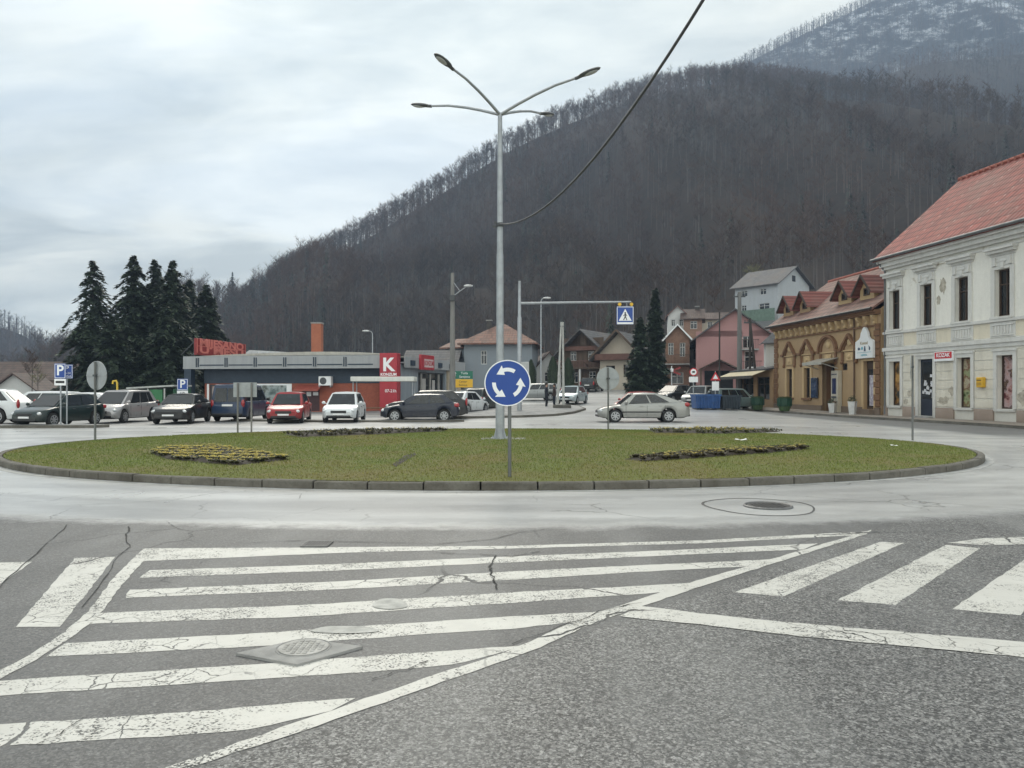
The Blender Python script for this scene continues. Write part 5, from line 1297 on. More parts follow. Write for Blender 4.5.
for k_,u in enumerate((1.1,3.75,9.15,11.75)):
    dw = .78; yf = .55; zb_ = EV+sl*(yf+.55)-.1; ze = 7.75; za = 8.55; yb = (za-EV)/sl-.55; ybe = (ze-EV)/sl-.55
    mb = MB(); mb.add([(u-dw,yf,zb_),(u+dw,yf,zb_),(u+dw,yf,ze),(u,yf,za),(u-dw,yf,ze)],[(0,1,2,3,4)]); mb.add([(u-dw,yf,zb_),(u-dw,yf,ze),(u-dw,ybe+.1,ze)],[(0,1,2)]); mb.add([(u+dw,yf,zb_),(u+dw,yf,ze),(u+dw,ybe+.1,ze)],[(0,2,1)])
    dm = mb.build('dormer', m_lt if k_ > 1 else m_och, t)
    mb = MB(); oh = .45
    for sg in (-1,1): slab_quad(mb, [(u+sg*(dw+.3),yf-oh,ze-.3),(u+sg*.001,yf-oh,za+.06),(u+sg*.001,yb+.1,za+.06),(u+sg*(dw+.3),ybe-.1,ze-.3)], .09)
    mb.build('dormer_roof', m_roof3, dm)
    mb = MB(); mb.strip([(u-dw-.28,ze-.34),(u,za-.0),(u+dw+.28,ze-.34)],.14,yf-oh-.02,yf-oh+.05); mb.build('bargeboard', mat('dark brown wood',(.045,.028,.02),.7,var=.2), dm)
    wf = MB(); wf.box(u-.32,u-.24,yf-.06,yf,zb_+.35,ze+.05); wf.box(u+.24,u+.32,yf-.06,yf,zb_+.35,ze+.05); wf.box(u-.24,u+.24,yf-.058,yf,ze-.03,ze+.05); wf.box(u-.24,u+.24,yf-.058,yf,zb_+.35,zb_+.43); wf.box(u-.02,u+.02,yf-.055,yf,zb_+.43,ze-.03)
    wf = wf.build('window', M_BFRAME, dm); MB().box(u-.24,u+.24,yf-.02,yf-.005,zb_+.42,ze-.02).build('pane', M_GLASS, wf)
# cornice with brackets
mb = MB(); mb.box(0,W,-.42,0,EV-.22,EV-.08); mb.box(0,W,-.30,0,EV-.34,EV-.22); mb.box(0,W,-.10,0,EV-1.02,EV-.94); mb.build('cornice', m_brn, t)
for i in range(17):
    u = .5+i*(W-1)/16; mb = MB(); mb.prism([(0,EV-.36),(-.30,EV-.36),(-.28,EV-.52),(-.12,EV-.72),(-.10,EV-.86),(0,EV-.92)],0,u-.13,u+.13); mb.ell((u,-.13,EV-.80),.11,.08,.11,8,6); mb.build('bracket', m_lt, t)
for x0_ in (.0,W-.62):
    z = .5; i = 0; mb = MB()
    while z < EV-1.1:
        e_ = 0 if i%2 else .14; a,b = (x0_,x0_+.62-e_) if x0_ == 0 else (x0_+e_,W)
        mb.bevbox(a,b,-.09,0.0,z+.01,z+.36,.02); z += .38; i += 1
    mb.build('quoin', m_brn, t)
segs = [0]; 
for a,b in ((7.25,8.95),(12.25,13.55)): segs += [a,b]
segs.append(W)
m_bpl = plaster('brown plinth', (.13,.08,.05), amount=.4)
for i in range(0,len(segs),2): MB().box(segs[i],segs[i+1],-.10,0,-.1,.46).build('plinth', m_bpl, t)
def ogee(u, zsp, zap, hw_):
    return [(u-hw_-.25,zsp-.0),(u-hw_,zsp),(u-hw_*.9,zsp+.02),(u-hw_*.72,zsp+.3),(u-hw_*.45,zap-.42),(u-hw_*.12,zap-.08),(u,zap),(u+hw_*.12,zap-.08),(u+hw_*.45,zap-.42),(u+hw_*.72,zsp+.3),(u+hw_*.9,zsp+.02),(u+hw_,zsp),(u+hw_+.25,zsp)]
for (u,kind) in ((2.5,'o'),(5.2,'o'),(8.1,'r'),(10.75,'o'),):
    hw_ = .98 if kind=='o' else 1.15; zs_ = 4.05; za = 4.98
    mb = MB()
    pts = ogee(u,zs_,za,hw_) if kind=='o' else [(u-hw_-.2,zs_)]+[(u-hw_*math.cos(math.pi*i/16),zs_+1.02*math.sin(math.pi*i/16)) for i in range(17)]+[(u+hw_+.2,zs_)]
    mb.strip(pts,.17,-.20,0); mb.strip([(p[0]*.80+u*.20,p[1]*.93+zs_*.07-.02) for p in pts[1:-1]],.12,-.11,0)
    mb.build('hood_moulding', m_brn, t)
    mb = MB(); mb.ell((u,-.02,zs_+.45),.3,.09,.24,10,6); mb.bevbox(u-.42,u+.42,-.07,0,zs_-.72,zs_-.18,.03); mb.ell((u,-.08,zs_-.45),.2,.06,.14,8,6); mb.box(u-hw_*.9,u+hw_*.9,-.09,0,zs_-.1,zs_-.02)
    mb.build('relief', m_lt, t)
    mb = MB()
    for sg in (-1,1): mb = MB(); mb.bevbox(u+sg*hw_*.86-.12,u+sg*hw_*.86+.12,-.10,0,3.28,zs_-.1,.03); mb.ell((u+sg*hw_*.86,-.08,3.25),.12,.1,.12,8,6); mb.build('corbel', m_brn, t)

for h in (holes[0],holes[1]):
    a,b,c,d = h; window(t,a,b,c,d,.22,fm=M_BFRAME,fw=.08); 
    mb = MB(); mb.box(a-.24,a,-.06,0,c,d+.1); mb.box(b,b+.24,-.06,0,c,d+.1); mb.box(a,b,-.055,0,d,d+.12); mb.build('window_surround', m_lt, t)
    MB().box(a-.2,b+.2,-.16,0,c-.14,c-.003).build('sill', m_brn, t)
a,b,c,d = holes[2]
dr = MB().box(a+.02,b-.02,.6,.66,c,d).build('door', mat('dark doorway wood',(.03,.022,.018),.5,var=.2), t); MB().box(a+.2,b-.2,.585,.601,c+.3,d-.2).build('pane', M_GLASS, dr); MB().tube([(a+.5,.53,c+.9),(a+.5,.53,c+1.5)],.025,8).build('handle', M_GALV, dr)
mb = MB(); mb.box(a-.1,a+.0,.0,.6,c,d); mb.box(b,b+.1,.0,.6,c,d); mb.box(a,b,.0,.6,d,d+.08); mb.build('door_reveal', m_brn, t)
# glazed porch roof over the door
mb = MB(); slab_quad(mb, [(a-.55,-1.15,3.30),(b+.55,-1.15,3.30),(b+.55,-.02,3.62),(a-.55,-.02,3.62)],.05); aw = mb.build('porch_roof', mat('greyish porch sheet',(.26,.25,.22),.5,var=.25), t)
mb = MB(); mb.box(a-.55,b+.55,-1.2,-1.15,3.15,3.34); 
for q in (a-.5,b+.5): mb.tube([(q,-.04,2.9),(q,-1.1,3.22)],.03,8)
mb.build('porch_frame', mat('pale porch frame',(.36,.35,.31),.6,var=.2), aw)
a,b,c,d = holes[3]; window(t,a,b,c,d,.15,fm=M_BFRAME,cross=False)
a,b,c,d = holes[4]; dr = MB().box(a,b,.20,.25,c,d).build('door', M_BFRAME, t); MB().box(a+.12,b-.12,.185,.201,c+.15,d-.5).build('pane', M_GLASS, dr)
MB().box(a+.3,b-.16,.176,.184,c+.2,c+2.05).build('poster', poster_mat('poster lilac',[(.5,.5,.52),(.55,.52,.55),(.30,.26,.34),(.6,.6,.6)],3), dr); MB().box(a-.1,b+.1,-.4,-.0,-.1,.34).build('step', m_bpl, t)
mb = MB(); mb.box(a-.24,a,-.06,0,c,d+.1); mb.box(b,b+.24,-.06,0,c,d+.1); mb.box(a,b,-.055,0,d,d+.14); mb.build('door_surround', m_lt, t)
MB().tube([(11.35,-.07,.3),(11.35,-.07,EV-.4)],.05,8).build('downpipe', mat('brown pipe',(.10,.055,.03),.5), t, 50)
bx_ = MB().bevbox(5.95,6.85,-.16,-.06,.95,2.35,.02).build('notice_case', mat('navy notice case',(.012,.018,.04),.3,var=.2), t); MB().box(6.02,6.78,-.165,-.161,1.02,2.28).build('pane', glass_dark('case glass',(.02,.03,.06)), bx_)
def local_to(ob_loc, rot, p): 
    c_, s_ = math.cos(rot), math.sin(rot); return (ob_loc[0]+c_*p[0]-s_*p[1], ob_loc[1]+s_*p[0]+c_*p[1], ob_loc[2]+p[2])
# white bell-topped shop sign
sg_ = thing('shop_sign', 'white bell-topped shop sign board with small blue drawings above a door', 'shop sign', local_to((Dp.x,Dp.y,.1),rot,(12.75,-.10,0)), rot)
prof = [(-.95,3.42),(.95,3.42),(.95,4.42),(.78,4.5),(.55,4.58),(.42,4.72),(.36,4.95),(.22,5.12),(.10,5.26),(0,5.3),(-.10,5.26),(-.22,5.12),(-.36,4.95),(-.42,4.72),(-.55,4.58),(-.78,4.5),(-.95,4.42)]
MB().prism(prof,1,-.14,-.0).build('board', mat('white sign board',(.68,.69,.69),.45,var=.06), sg_)
lettering('Komod', .27, mat('ochre lettering',(.25,.17,.05),.5,var=0), sg_, (0,-.145,4.32)); lettering('cajdzinica', .17, mat('teal lettering',(.05,.30,.38),.5,var=0), sg_, (0,-.145,3.62))
mb = MB(); mb.ell((-.55,-.145,4.0),.13,.01,.09,10,6,M=None); mb.tube([(-.47,-.145,3.96),(-.38,-.145,4.0)],.02,6); mb.tube([(.12,-.145,3.84),(.12,-.145,4.14)],[.07,.04],8); mb.ell((.6,-.145,3.98),.08,.01,.12,10,6); mb.tube([(.6,-.145,4.05),(.52,-.145,4.14)],.02,6)
mb.build('drawing', mat('dark blue drawing',(.03,.05,.09),.5,var=0), sg_); mb = MB(); mb.box(-.75,.75,-.147,-.141,3.755,3.775); mb.ell((-.2,-.145,4.02),.1,.01,.1,12,6); mb.build('drawing', mat('teal lettering',(.05,.30,.38),.5), sg_)
# cash machine
am = thing('cash_machine', 'tall beige cash machine panel with a dark blue screen beside the cafe door', 'cash machine', local_to((Dp.x,Dp.y,.1),rot,(9.45,-.02,0)), rot)
MB().bevbox(-.42,.42,-.32,0,.05,2.75,.03).build('housing', mat('beige machine housing',(.40,.36,.29),.5,var=.12), am); MB().box(-.24,.24,-.33,-.32,1.25,2.25).build('screen', mat('navy screen',(.008,.015,.07),.2,var=.1), am)
lettering('BANKOMAT', .13, mat('dark blue drawing',(.03,.05,.09),.5), am, (0,-.325,2.5)); MB().box(-.28,.28,-.36,-.32,.98,1.1).build('keypad', M_DGREY, am)
for i in range(3): MB().box(-.22,.22,-.325,-.318,.72-.16*i,.76-.16*i).build('stripe', mat('machine red stripe',(.30,.08,.06),.5), am)

# ---- kiosk with the awning
K0, K1 = Vector((19.75,67.5)), Vector((20.12,59.25)); rot = math.atan2(K1.y-K0.y,K1.x-K0.x); W = (K1-K0).length
t = thing('kiosk', 'low wooden kiosk with a beige awning left of the ochre building', 'kiosk', (K0.x,K0.y,.10), rot)
m_kw = plaster('tan kiosk plaster', (.34,.21,.11), amount=.35)
kh = [(1.5,4.1,.75,2.55),(4.9,7.6,.75,2.55)]
shell(t, W, 4.0, 3.1, kh, m_kw, depth=.15)
for h in kh: window(t,*h,.12,fm=M_BFRAME,fw=.07)
mb = MB(); slab_quad(mb,[(-.5,-.5,3.15),(W+.0,-.5,3.15),(W,4.2,3.9),(-.5,4.2,3.9)],.12); mb.build('roof', mat('dark felt roof',(.04,.04,.045),.8), t)
mb = MB(); slab_quad(mb,[(-.35,-1.55,2.62),(W-.3,-1.55,2.62),(W-.3,-.02,3.2),(-.35,-.02,3.2)],.03); aw = mb.build('awning', mat('beige awning cloth',(.46,.40,.27),.8,var=.15,streak=True), t); MB().box(-.35,W-.3,-1.58,-1.55,2.40,2.63).build('valance', mat('dark valance',(.05,.045,.04),.7), aw)
sgn = MB().bevbox(.1,.9,-.12,0,.4,2.7,.02).build('post_panel', mat('dark brown wood',(.045,.028,.02),.7), t)
# little white annex with a pointed roof above the kiosk
x_ = WX(770,63); t = thing('annex', 'small white upper wall with a pointed grey roof behind the kiosk', 'building', (x_-.35,63,0.1), R(-14))
shell(t, 1.3, 2.0, 5.4, [], plaster('white annex plaster',(.55,.55,.53),amount=.35))
mb = MB(); slab_quad(mb,[(-.35,-.35,5.35),(1.65,-.35,5.35),(.65,1.0,6.3)],.08); slab_quad(mb,[(-.35,-.35,5.35),(.65,1.0,6.3),(-.35,2.3,5.35)],.08); slab_quad(mb,[(1.65,-.35,5.35),(1.65,2.3,5.35),(.65,1.0,6.3)],.08); mb.build('roof', mat('grey slate',(.09,.09,.095),.8,var=.3), t)

# ---- generic house
def house(label, px, Y, yaw, W, D, ev, rh, m_wall, m_roof, holes, ridge='y', z=None, balcony=(), chimney=None, over=.6, name='house', fm=None, side=None, extra=None, cat='house'):
    """front (gable when ridge == 'y') faces -y; origin at the left front corner"""
    x = WX(px,Y); z = zg(x,Y) if z is None else z
    t = thing(name, label, cat, (x,Y,z), R(yaw))
    shell(t, W, D, ev, holes, m_wall, z0=-4, depth=.18)
    mb = MB(); gb = MB(); th = .16
    if ridge == 'y':
        s_ = (rh-ev)/(W/2); gb.add([(0,0,ev),(W,0,ev),(W/2,0,rh-.08)],[(0,1,2)]).add([(0,D,ev),(W,D,ev),(W/2,D,rh-.08)],[(0,2,1)])
        for sg,x0_ in ((-1,0),(1,W)): slab_quad(mb,[(x0_+sg*over,-over,ev-s_*over),(W/2+sg*.001,-over,rh),(W/2+sg*.001,D+over,rh),(x0_+sg*over,D+over,ev-s_*over)],th)
    elif ridge == 'x':
        s_ = (rh-ev)/(D/2); gb.add([(0,0,ev),(0,D,ev),(0,D/2,rh-.08)],[(0,2,1)]).add([(W,0,ev),(W,D,ev),(W,D/2,rh-.08)],[(0,1,2)])
        for sg,y0_ in ((-1,0),(1,D)): slab_quad(mb,[(-over,y0_+sg*over,ev-s_*over),(W+over,y0_+sg*over,ev-s_*over),(W+over,D/2+sg*.001,rh),(-over,D/2+sg*.001,rh)],th)
    else:  # hip
        o = over; q = min(W,D)/2; a,b = (-o,-o),(W+o,D+o); r1,r2 = (q,D/2,rh),(W-q,D/2,rh)
        if W-q <= q+.3: r1 = (W/2-.3,D/2,rh); r2 = (W/2+.3,D/2,rh)
        e0 = ev-.05
        slab_quad(mb,[(-o,-o,e0),(W+o,-o,e0),r2,r1],th); slab_quad(mb,[(W+o,D+o,e0),(-o,D+o,e0),r1,r2],th); slab_quad(mb,[(-o,D+o,e0),(-o,-o,e0),r1],th); slab_quad(mb,[(W+o,-o,e0),(W+o,D+o,e0),r2],th)
    for q in range(0,len(gb.v),3): MB().add(gb.v[q:q+3],[(0,1,2) if q==0 else (0,2,1)] if ridge=='y' else [(0,2,1) if q==0 else (0,1,2)]).build('gable', m_wall, t, fixn=False)
    rf = mb.build('roof', m_roof, t)
    for h in holes: window(t,*h,.15,fm=fm,fw=.07)
    for (a,b,zf) in balcony:
        bl = MB().box(a,b,-1.1,-.0,zf-.15,zf).build('balcony', m_conc, t); mb = MB()
        for q in np.arange(a+.04,b,.16): mb.box(q-.012,q+.012,-1.08,-1.05,zf,zf+.95)
        mb.box(a,b,-1.1,-1.04,zf+.95,zf+1.0); mb.box(a,a+.04,-1.04,0,zf+.95,zf+1.0); mb.box(b-.04,b,-1.04,0,zf+.95,zf+1.0); mb.build('railing', M_BFRAME, bl)
    if chimney:
        cx_,cy_,h_ = chimney; c_ = MB().box(cx_-.3,cx_+.3,cy_-.3,cy_+.3,ev,rh+h_).build('chimney', mat('dark chimney',(.06,.055,.05),.9), rf); MB().box(cx_-.38,cx_+.38,cy_-.38,cy_+.38,rh+h_,rh+h_+.12).build('chimney_cap', m_conc, c_)
    if extra: extra(t)
    return t
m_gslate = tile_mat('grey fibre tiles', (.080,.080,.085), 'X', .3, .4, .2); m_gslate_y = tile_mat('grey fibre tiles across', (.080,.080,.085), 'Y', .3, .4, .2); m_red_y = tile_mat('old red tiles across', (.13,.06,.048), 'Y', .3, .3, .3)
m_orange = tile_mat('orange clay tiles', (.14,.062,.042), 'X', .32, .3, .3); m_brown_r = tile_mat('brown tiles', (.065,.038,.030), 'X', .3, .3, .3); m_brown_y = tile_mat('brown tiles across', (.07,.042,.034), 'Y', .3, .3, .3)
m_pink = plaster('pink plaster', (.36,.20,.195), dirt=(.28,.14,.13), amount=.25); m_gblue = plaster('grey blue plaster', (.20,.225,.25), amount=.25); m_gwall = plaster('grey house plaster', (.40,.42,.44), amount=.3)
m_dkwood = mat('dark timber', (.09,.06,.042), .8, var=.35, scale=3, streak=True); m_cream2 = plaster('cream plaster', (.50,.44,.36), amount=.3); m_brickh = brick_mat('bare hollow brick', (.20,.10,.065),(.26,.14,.09),(.25,.23,.20),3.0); m_whp = plaster('white house plaster',(.52,.52,.51),amount=.35)

# pink house
def pink_extra(t):
    c_ = MB(); 
    for sg,x0_,x1_ in ((-1,.3,2.4),(1,4.5,2.4)): slab_quad(c_,[(x0_,-1.9,2.95),(x1_,-1.9,4.0),(x1_,-.02,4.0),(x0_,-.02,2.95)],.14)
    p = c_.build('porch_roof', m_brown_r, t)
    for q in (.5,4.3): MB().box(q-.09,q+.09,-1.8,-1.62,-.5,2.9).build('porch_post', m_dkwood, p)
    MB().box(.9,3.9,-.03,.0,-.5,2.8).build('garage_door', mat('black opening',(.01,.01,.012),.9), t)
    MB().box(5.4,8.6,-1.3,-.02,2.55,3.15).build('shop_canopy', M_WHITE, t)
Wp = 8.2
house('pink gabled house with small balconies behind the poles', 696, 84, -13, Wp, 11, 6.5, 9.5, m_pink, m_gslate_y, [(4.9,5.9,5.2,7.1),(5.1,6.1,2.9-0,4.9)], 'y', z=zg(20,84)-.6, balcony=[(4.5,6.5,5.1),(4.4,6.8,2.8)], extra=pink_extra)
# brown gable house left of it, with a plain white part
house('narrow brown brick house with a pale bargeboard between the dark conifers and the pink house', 665.5, 88, -12, 2.7, 8, 6.2, 7.7, m_brickh, m_gslate_y, [(.3,.9,4.2,5.6),(1.6,2.2,4.0,5.6),(.6,2.0,.9,2.2)], 'y', z=1.4, over=.35, balcony=[(.0,2.7,3.2)], extra=lambda t: MB().strip([(-.35,5.82),(1.35,7.65),(3.05,5.82)],.18,-.47,-.37).build('bargeboard', M_WHITE, t))
house('small white house wall showing between the brown brick house and the pink house', 684.5, 92, -10, 2.2, 7, 5.5, 6.4, m_whp, m_gslate, [(1.0,1.9,4.0,5.4)], 'x', z=1.2, over=.3)
# hillside houses
house('pale grey house with a grey gable roof standing alone high on the slope', 735, 134, -52, 8.4, 9.5, 5.7, 8.6, m_gwall, m_gslate_y if False else m_gslate, [(1.3,2.5,3.7,4.7),(5.0,6.2,3.7,4.7),(1.3,2.3,1.0,2.2),(4.8,6.8,.9,2.2)], 'x', z=14.0, over=.7, fm=M_WFRAME,
      extra=lambda t: (MB().box(8.4,8.43,4.2,5.2,6.0,7.0).build('gable_window', M_GLASS, t), MB().box(3,9.4,-2.5,-2.4,-1,1.0).build('fence', mat('pale green fence',(.13,.19,.15),.7,var=.3), t)))
house('white hillside house with a dark red roof above the brown brick house', 668, 118, -10, 2.9, 6, 4.2, 5.6, m_whp, m_red_y, [(.5,1.1,2.4,3.4),(1.7,2.3,2.4,3.4)], 'y', z=9.0, over=.4)
house('dull red brick hillside house with a dark roof left of the pink gable', 683.5, 116, -14, 2.7, 6, 4.0, 5.5, m_brickh, m_brown_r, [(1.0,2.0,2.2,3.4)], 'x', z=8.6, over=.5, chimney=(2,3.0,.3))
house('low pale hillside house with a flat brown roof just behind the pink gable', 701, 122, -12, 5.6, 7, 3.0, 4.2, m_cream2, m_brown_r, [(1.0,1.8,1.4,2.4),(3.6,4.5,1.4,2.4)], 'x', z=10.0, over=.5)
# pair of gabled houses at the bend
def gh_extra(t):
    MB().box(-.4,5.5,-1.3,-.02,2.2,2.4).build('balcony', m_dkwood, t)
    mb = MB()
    for q in np.arange(-.3,5.5,.2): mb.box(q-.03,q+.03,-1.3,-1.25,2.4,3.1)
    mb.box(-.4,5.5,-1.32,-1.24,3.1,3.18); mb.build('railing', mat('reddish wood',(.12,.055,.04),.7,var=.3), t)
    for q in (.1,2.7,5.3): MB().box(q-.1,q+.1,-1.25,-1.05,-1,2.2).build('post', M_WFRAME, t)
    MB().box(.2,5.0,-.5,-.42,4.4,4.9).build('upper_balustrade', mat('reddish wood',(.12,.055,.04),.7), t)
house('brown timber-fronted gabled house with balconies right of the A-shaped pole', 563.5, 92, -30, 5.2, 9, 4.6, 6.9, m_dkwood, m_gslate_y, [(.9,1.7,3.2,4.3),(3.2,4.1,3.2,4.3),(2.2,3.0,5.0,5.9),(1.0,1.9,.6,1.8),(3.3,4.2,.5,1.9)], 'y', z=zg(8,92), over=1.1, fm=M_WFRAME, extra=gh_extra)
def gh2(t):
    MB().box(-.3,4.9,-1.0,-.02,3.4,4.1).build('balcony', mat('reddish wood',(.12,.055,.04),.7), t)
    for sg in (0,1): MB().strip([(-.9,3.55),(2.3,6.75)] if sg==0 else [(2.3,6.75),(5.5,3.55)],.22,-1.22,-1.1).build('bargeboard', m_dkwood, t)
house('cream gabled house with a reddish wooden balcony beside the tall dark conifers', 600, 88, -26, 4.6, 9, 4.4, 6.7, m_cream2, m_gslate_y, [(.7,1.8,.9,2.8),(2.8,4.0,1.5,2.9),(2.9,3.9,-.5,.5)], 'y', z=zg(10,88)-.1, over=1.0, fm=M_BFRAME, extra=gh2)
house('small pale house gable with a brown roof behind the slim street lamp', 535, 96, 6, 3.6, 7, 2.4, 4.4, m_whp, m_brown_y, [(1.2,2.2,.6,1.8)], 'y', z=zg(3,96), over=.5)
# grey house with the orange roof
house('grey rendered house with an orange hipped roof behind the tall lamp pole', 464, 90, -6, 8.0, 9.5, 7.1, 9.7, m_gblue, m_orange, [(2.0,2.7,4.6,6.2)], 'hip', z=0, over=.7, chimney=(2.4,4.4,.35))
house('lower grey wing with an orange roof left of the grey rendered house', 446, 93, -28, 2.8, 7, 6.9, 8.0, m_gblue, m_orange, [(.6,1.3,5.4,6.2)], 'x', z=0, over=.6)
house('small house with a grey shallow roof behind the supermarket wing', 405, 88, -4, 5.6, 6, 4.6, 6.3, plaster('mauve plaster',(.22,.20,.21),amount=.3), m_gslate, [(3.8,4.5,3.3,4.2)], 'x', z=0, over=.5)
# left edge
house('long low house with a brown roof at the left edge behind the cars', -30, 96, 2, 12.2, 8, 3.0, 5.2, plaster('brownish plaster',(.26,.20,.17),amount=.4), m_brown_r, [(2,3,1.2,2.2),(7.5,8.5,1.2,2.2),(9.5,10.5,1.0,2.2)], 'x', z=.1, over=.5)
house('small white gable shed with a dark roof in front of the long brown-roofed house', -6, 84, 6, 4.2, 5, 1.9, 3.5, m_whp, m_brown_y, [(1.5,2.5,.6,1.6)], 'y', z=0, over=.5, name='shed', cat='shed')

# ---- supermarket
S0, S1 = Vector((-23.2,58.0)), Vector((-8.3,55.6)); rot = math.atan2(S1.y-S0.y,S1.x-S0.x); W = (S1-S0).length
t = thing('supermarket', 'long low supermarket with a brick lower wall, dark blue band and pale fascia', 'supermarket', (S0.x,S0.y,0), rot)
m_brick = brick_mat('orange red brick', (.34,.085,.045),(.27,.065,.04),(.22,.13,.10),4.0); m_navy = mat('dark blue cladding', (.018,.034,.058), .55, var=.2, scale=3); m_fasc = mat('pale fascia sheet', (.30,.31,.32), .5, var=.12, scale=2, streak=True)
m_steel = mat('grey wing cladding',(.22,.25,.28),.5,var=.15,scale=2,streak=True)
sh = [(.38,2.6,.5,2.0),(7.75,9.15,.05,1.75)]
mb = MB(); mb.wall(W, -.3, 2.1, sh, .25); brk = mb.build('brick_wall', m_brick, t, fixn=False)
mb = MB(); mb.box(-.02,W,-.06,.10,2.1,3.2)
for i in range(5): mb.box(-.02,W,-.075,-.06,2.2+i*.2,2.23+i*.2)
mb.build('cladding_band', m_navy, t)
mb = MB(); mb.box(0,W,.12,14,2.0,3.9); mb.box(0,.12,.12,14,-.3,2.4); mb.box(W-.12,W,.3,14,-.3,2.4); mb.box(.12,W-.12,13.8,14,-.3,2.4); mb.build('wall', m_navy, t)
mb = MB(); mb.box(-1.15,W+.1,-1.0,-.9,3.16,4.10); mb.box(-1.15,-1.05,-.9,14,3.16,4.10); mb.box(-1.05,W+.1,-.9,14,3.30,3.40); mb.box(-1.15,W+.1,-1.02,-1.0,3.16,3.26); mb.build('fascia', m_fasc, t)
mb = MB()
for i in range(0,6): mb.box(i*2.3-.10,i*2.3-.04,-1.06,-1.001,3.3,3.98); mb.box(i*2.3+.06,i*2.3+.12,-1.06,-1.001,3.3,3.98); mb.box(i*2.3+.2,i*2.3+2.1,-1.03,-1.0001,3.40,3.48)
mb.build('fascia_rib', m_navy, t)
MB().box(-1.1,-.55,-.95,-.4,-.1,3.52).build('corner_column', m_navy, t)
mb = MB(); seg_ = 16
pts_ = [(-1.1,4.12)]+[(W*i/seg_,4.13+.35*math.sin(math.pi*i/seg_)**.8*(.35+.65*i/seg_)) for i in range(seg_+1)]
mb.prism([(-.5,4.125)]+pts_[1:],1,-.85,13.5); mb.build('roof', mat('pale roof sheet',(.40,.38,.34),.6,var=.2), t)
pw = window(t,*sh[0],.15,fm=M_DGREY,cross=False,name='shop_window',pane=poster_mat('shop window red',[(.10,.02,.02),(.28,.06,.05),(.35,.30,.28),(.12,.03,.03)],.8),fw=.1)
MB().box(.20,.36,-.04,0,.3,2.05).build('window_post', M_WHITE, t)
dr = MB().box(sh[1][0],sh[1][1],.1,.2,.05,1.75).build('door', mat('dark red door',(.05,.015,.018),.5), t); MB().box(8.1,8.45,.085,.1,1.15,1.45).build('notice', M_WHITE, dr); MB().box(8.6,9.0,.085,.1,1.2,1.45).build('notice', M_WHITE, dr)
mb = MB(); slab_quad(mb,[(7.5,-.9,1.62),(9.4,-.9,1.62),(9.4,-.09,1.98),(7.5,-.09,1.98)],.1); mb.build('door_hood', mat('red door hood',(.30,.07,.05),.6,var=.2), t)
ac = thing('air_conditioner', 'boxy white air conditioner unit on the blue band above the red door', 'air conditioner', local_to((S0.x,S0.y,0),rot,(9.75,-.08,1.92)), rot)
MB().bevbox(-.48,.48,-.42,0,0,.68,.03).build('casing', M_WHITE, ac); MB().cyl((-.12,-.425,.34),.26,.01,20,axis=1).build('fan_grille', M_DGREY, ac); mb = MB(); mb.box(-.45,-.4,-.42,.02,-.12,0); mb.box(.4,.45,-.42,.02,-.12,0); mb.build('bracket', M_GALV, ac)
# poster panels
pp = thing('poster_panel', 'white framed panel with a dark photograph on the brick wall behind the blue van', 'poster', local_to((S0.x,S0.y,0),rot,(5.6,-.02,0)), rot)
MB().bevbox(-1.4,1.4,-.06,0,.35,2.07,.02).build('panel', M_WHITE, pp); MB().box(-1.25,1.0,-.066,-.058,.5,1.95).build('picture', poster_mat('poster photo',[(.02,.03,.03),(.10,.14,.14),(.30,.34,.34),(.06,.07,.06),(.4,.42,.42)],1.1), pp)
# K tower
kt = thing('sign_tower', 'red sign tower with a big white K at the corner of the supermarket', 'sign', local_to((S0.x,S0.y,0),rot,(W-.86,-1.1,0)), rot)
m_kr = mat('tower red', (.36,.022,.035), .45, var=.12); zt_ = WZ(353.5,55)
MB().bevbox(.0,1.28,-.3,.5,-.1,zt_,.02).build('tower', m_kr, kt)
kz = WZ(365.5,55)
lettering('K', 1.28, M_WHITE, kt, (.64,-.306,kz), bold=.045); lettering('KONZUM', .27, M_WHITE, kt, (.66,-.306,WZ(374.7,55)), bold=.008)
lettering('07-21h', .30, M_WHITE, kt, (.82,-.306,WZ(391,55)), bold=.004)
# wing
Q0, Q1 = Vector((-8.1,55.9)), Vector((-4.6,68.5)); rot2 = math.atan2(Q1.y-Q0.y,Q1.x-Q0.x); W2 = (Q1-Q0).length
t2 = thing('shop_wing', 'receding grey shop wing with dark shop windows right of the red tower', 'shop', (Q0.x,Q0.y,0), rot2)
wh_ = [(3.3,9.2,.2,3.0)]
shell(t2, W2, 6.5, 3.5, wh_, m_steel, depth=.3)
mb = MB(); mb.box(0,W2+.3,-.35,-.25,3.25,4.05); mb.box(0,W2+.3,-.25,6.4,3.55,3.65); mb.box(W2+.2,W2+.3,-.25,6.4,3.66,4.05); mb.build('fascia', m_fasc, t2)
MB().box(0,W2+.2,-.25,6.4,3.98,4.04).build('roof', mat('pale roof sheet',(.40,.38,.34),.6), t2)
wf = window(t2,*wh_[0],.25,fm=M_DGREY,cross=False,fw=.12,name='shop_window')
mb = MB()
for q in (4.4,6.3,8.2): mb.box(q-.09,q+.09,.16,.27,.32,2.9)
mb.build('mullion', mat('pale mullion',(.35,.34,.32),.6), wf)
mb = MB(); mb.box(4.6,5.5,.262,.268,.4,2.5); mb.box(6.9,7.5,.262,.268,.4,2.4); mb.build('curtain', mat('pale curtain',(.42,.40,.38),.8,var=.2,streak=True), wf)
MB().bevbox(9.5,W2-.2,-.12,0.2,-.1,3.25,.02).build('corner_column', mat('beige column',(.36,.30,.22),.7,var=.15), t2)
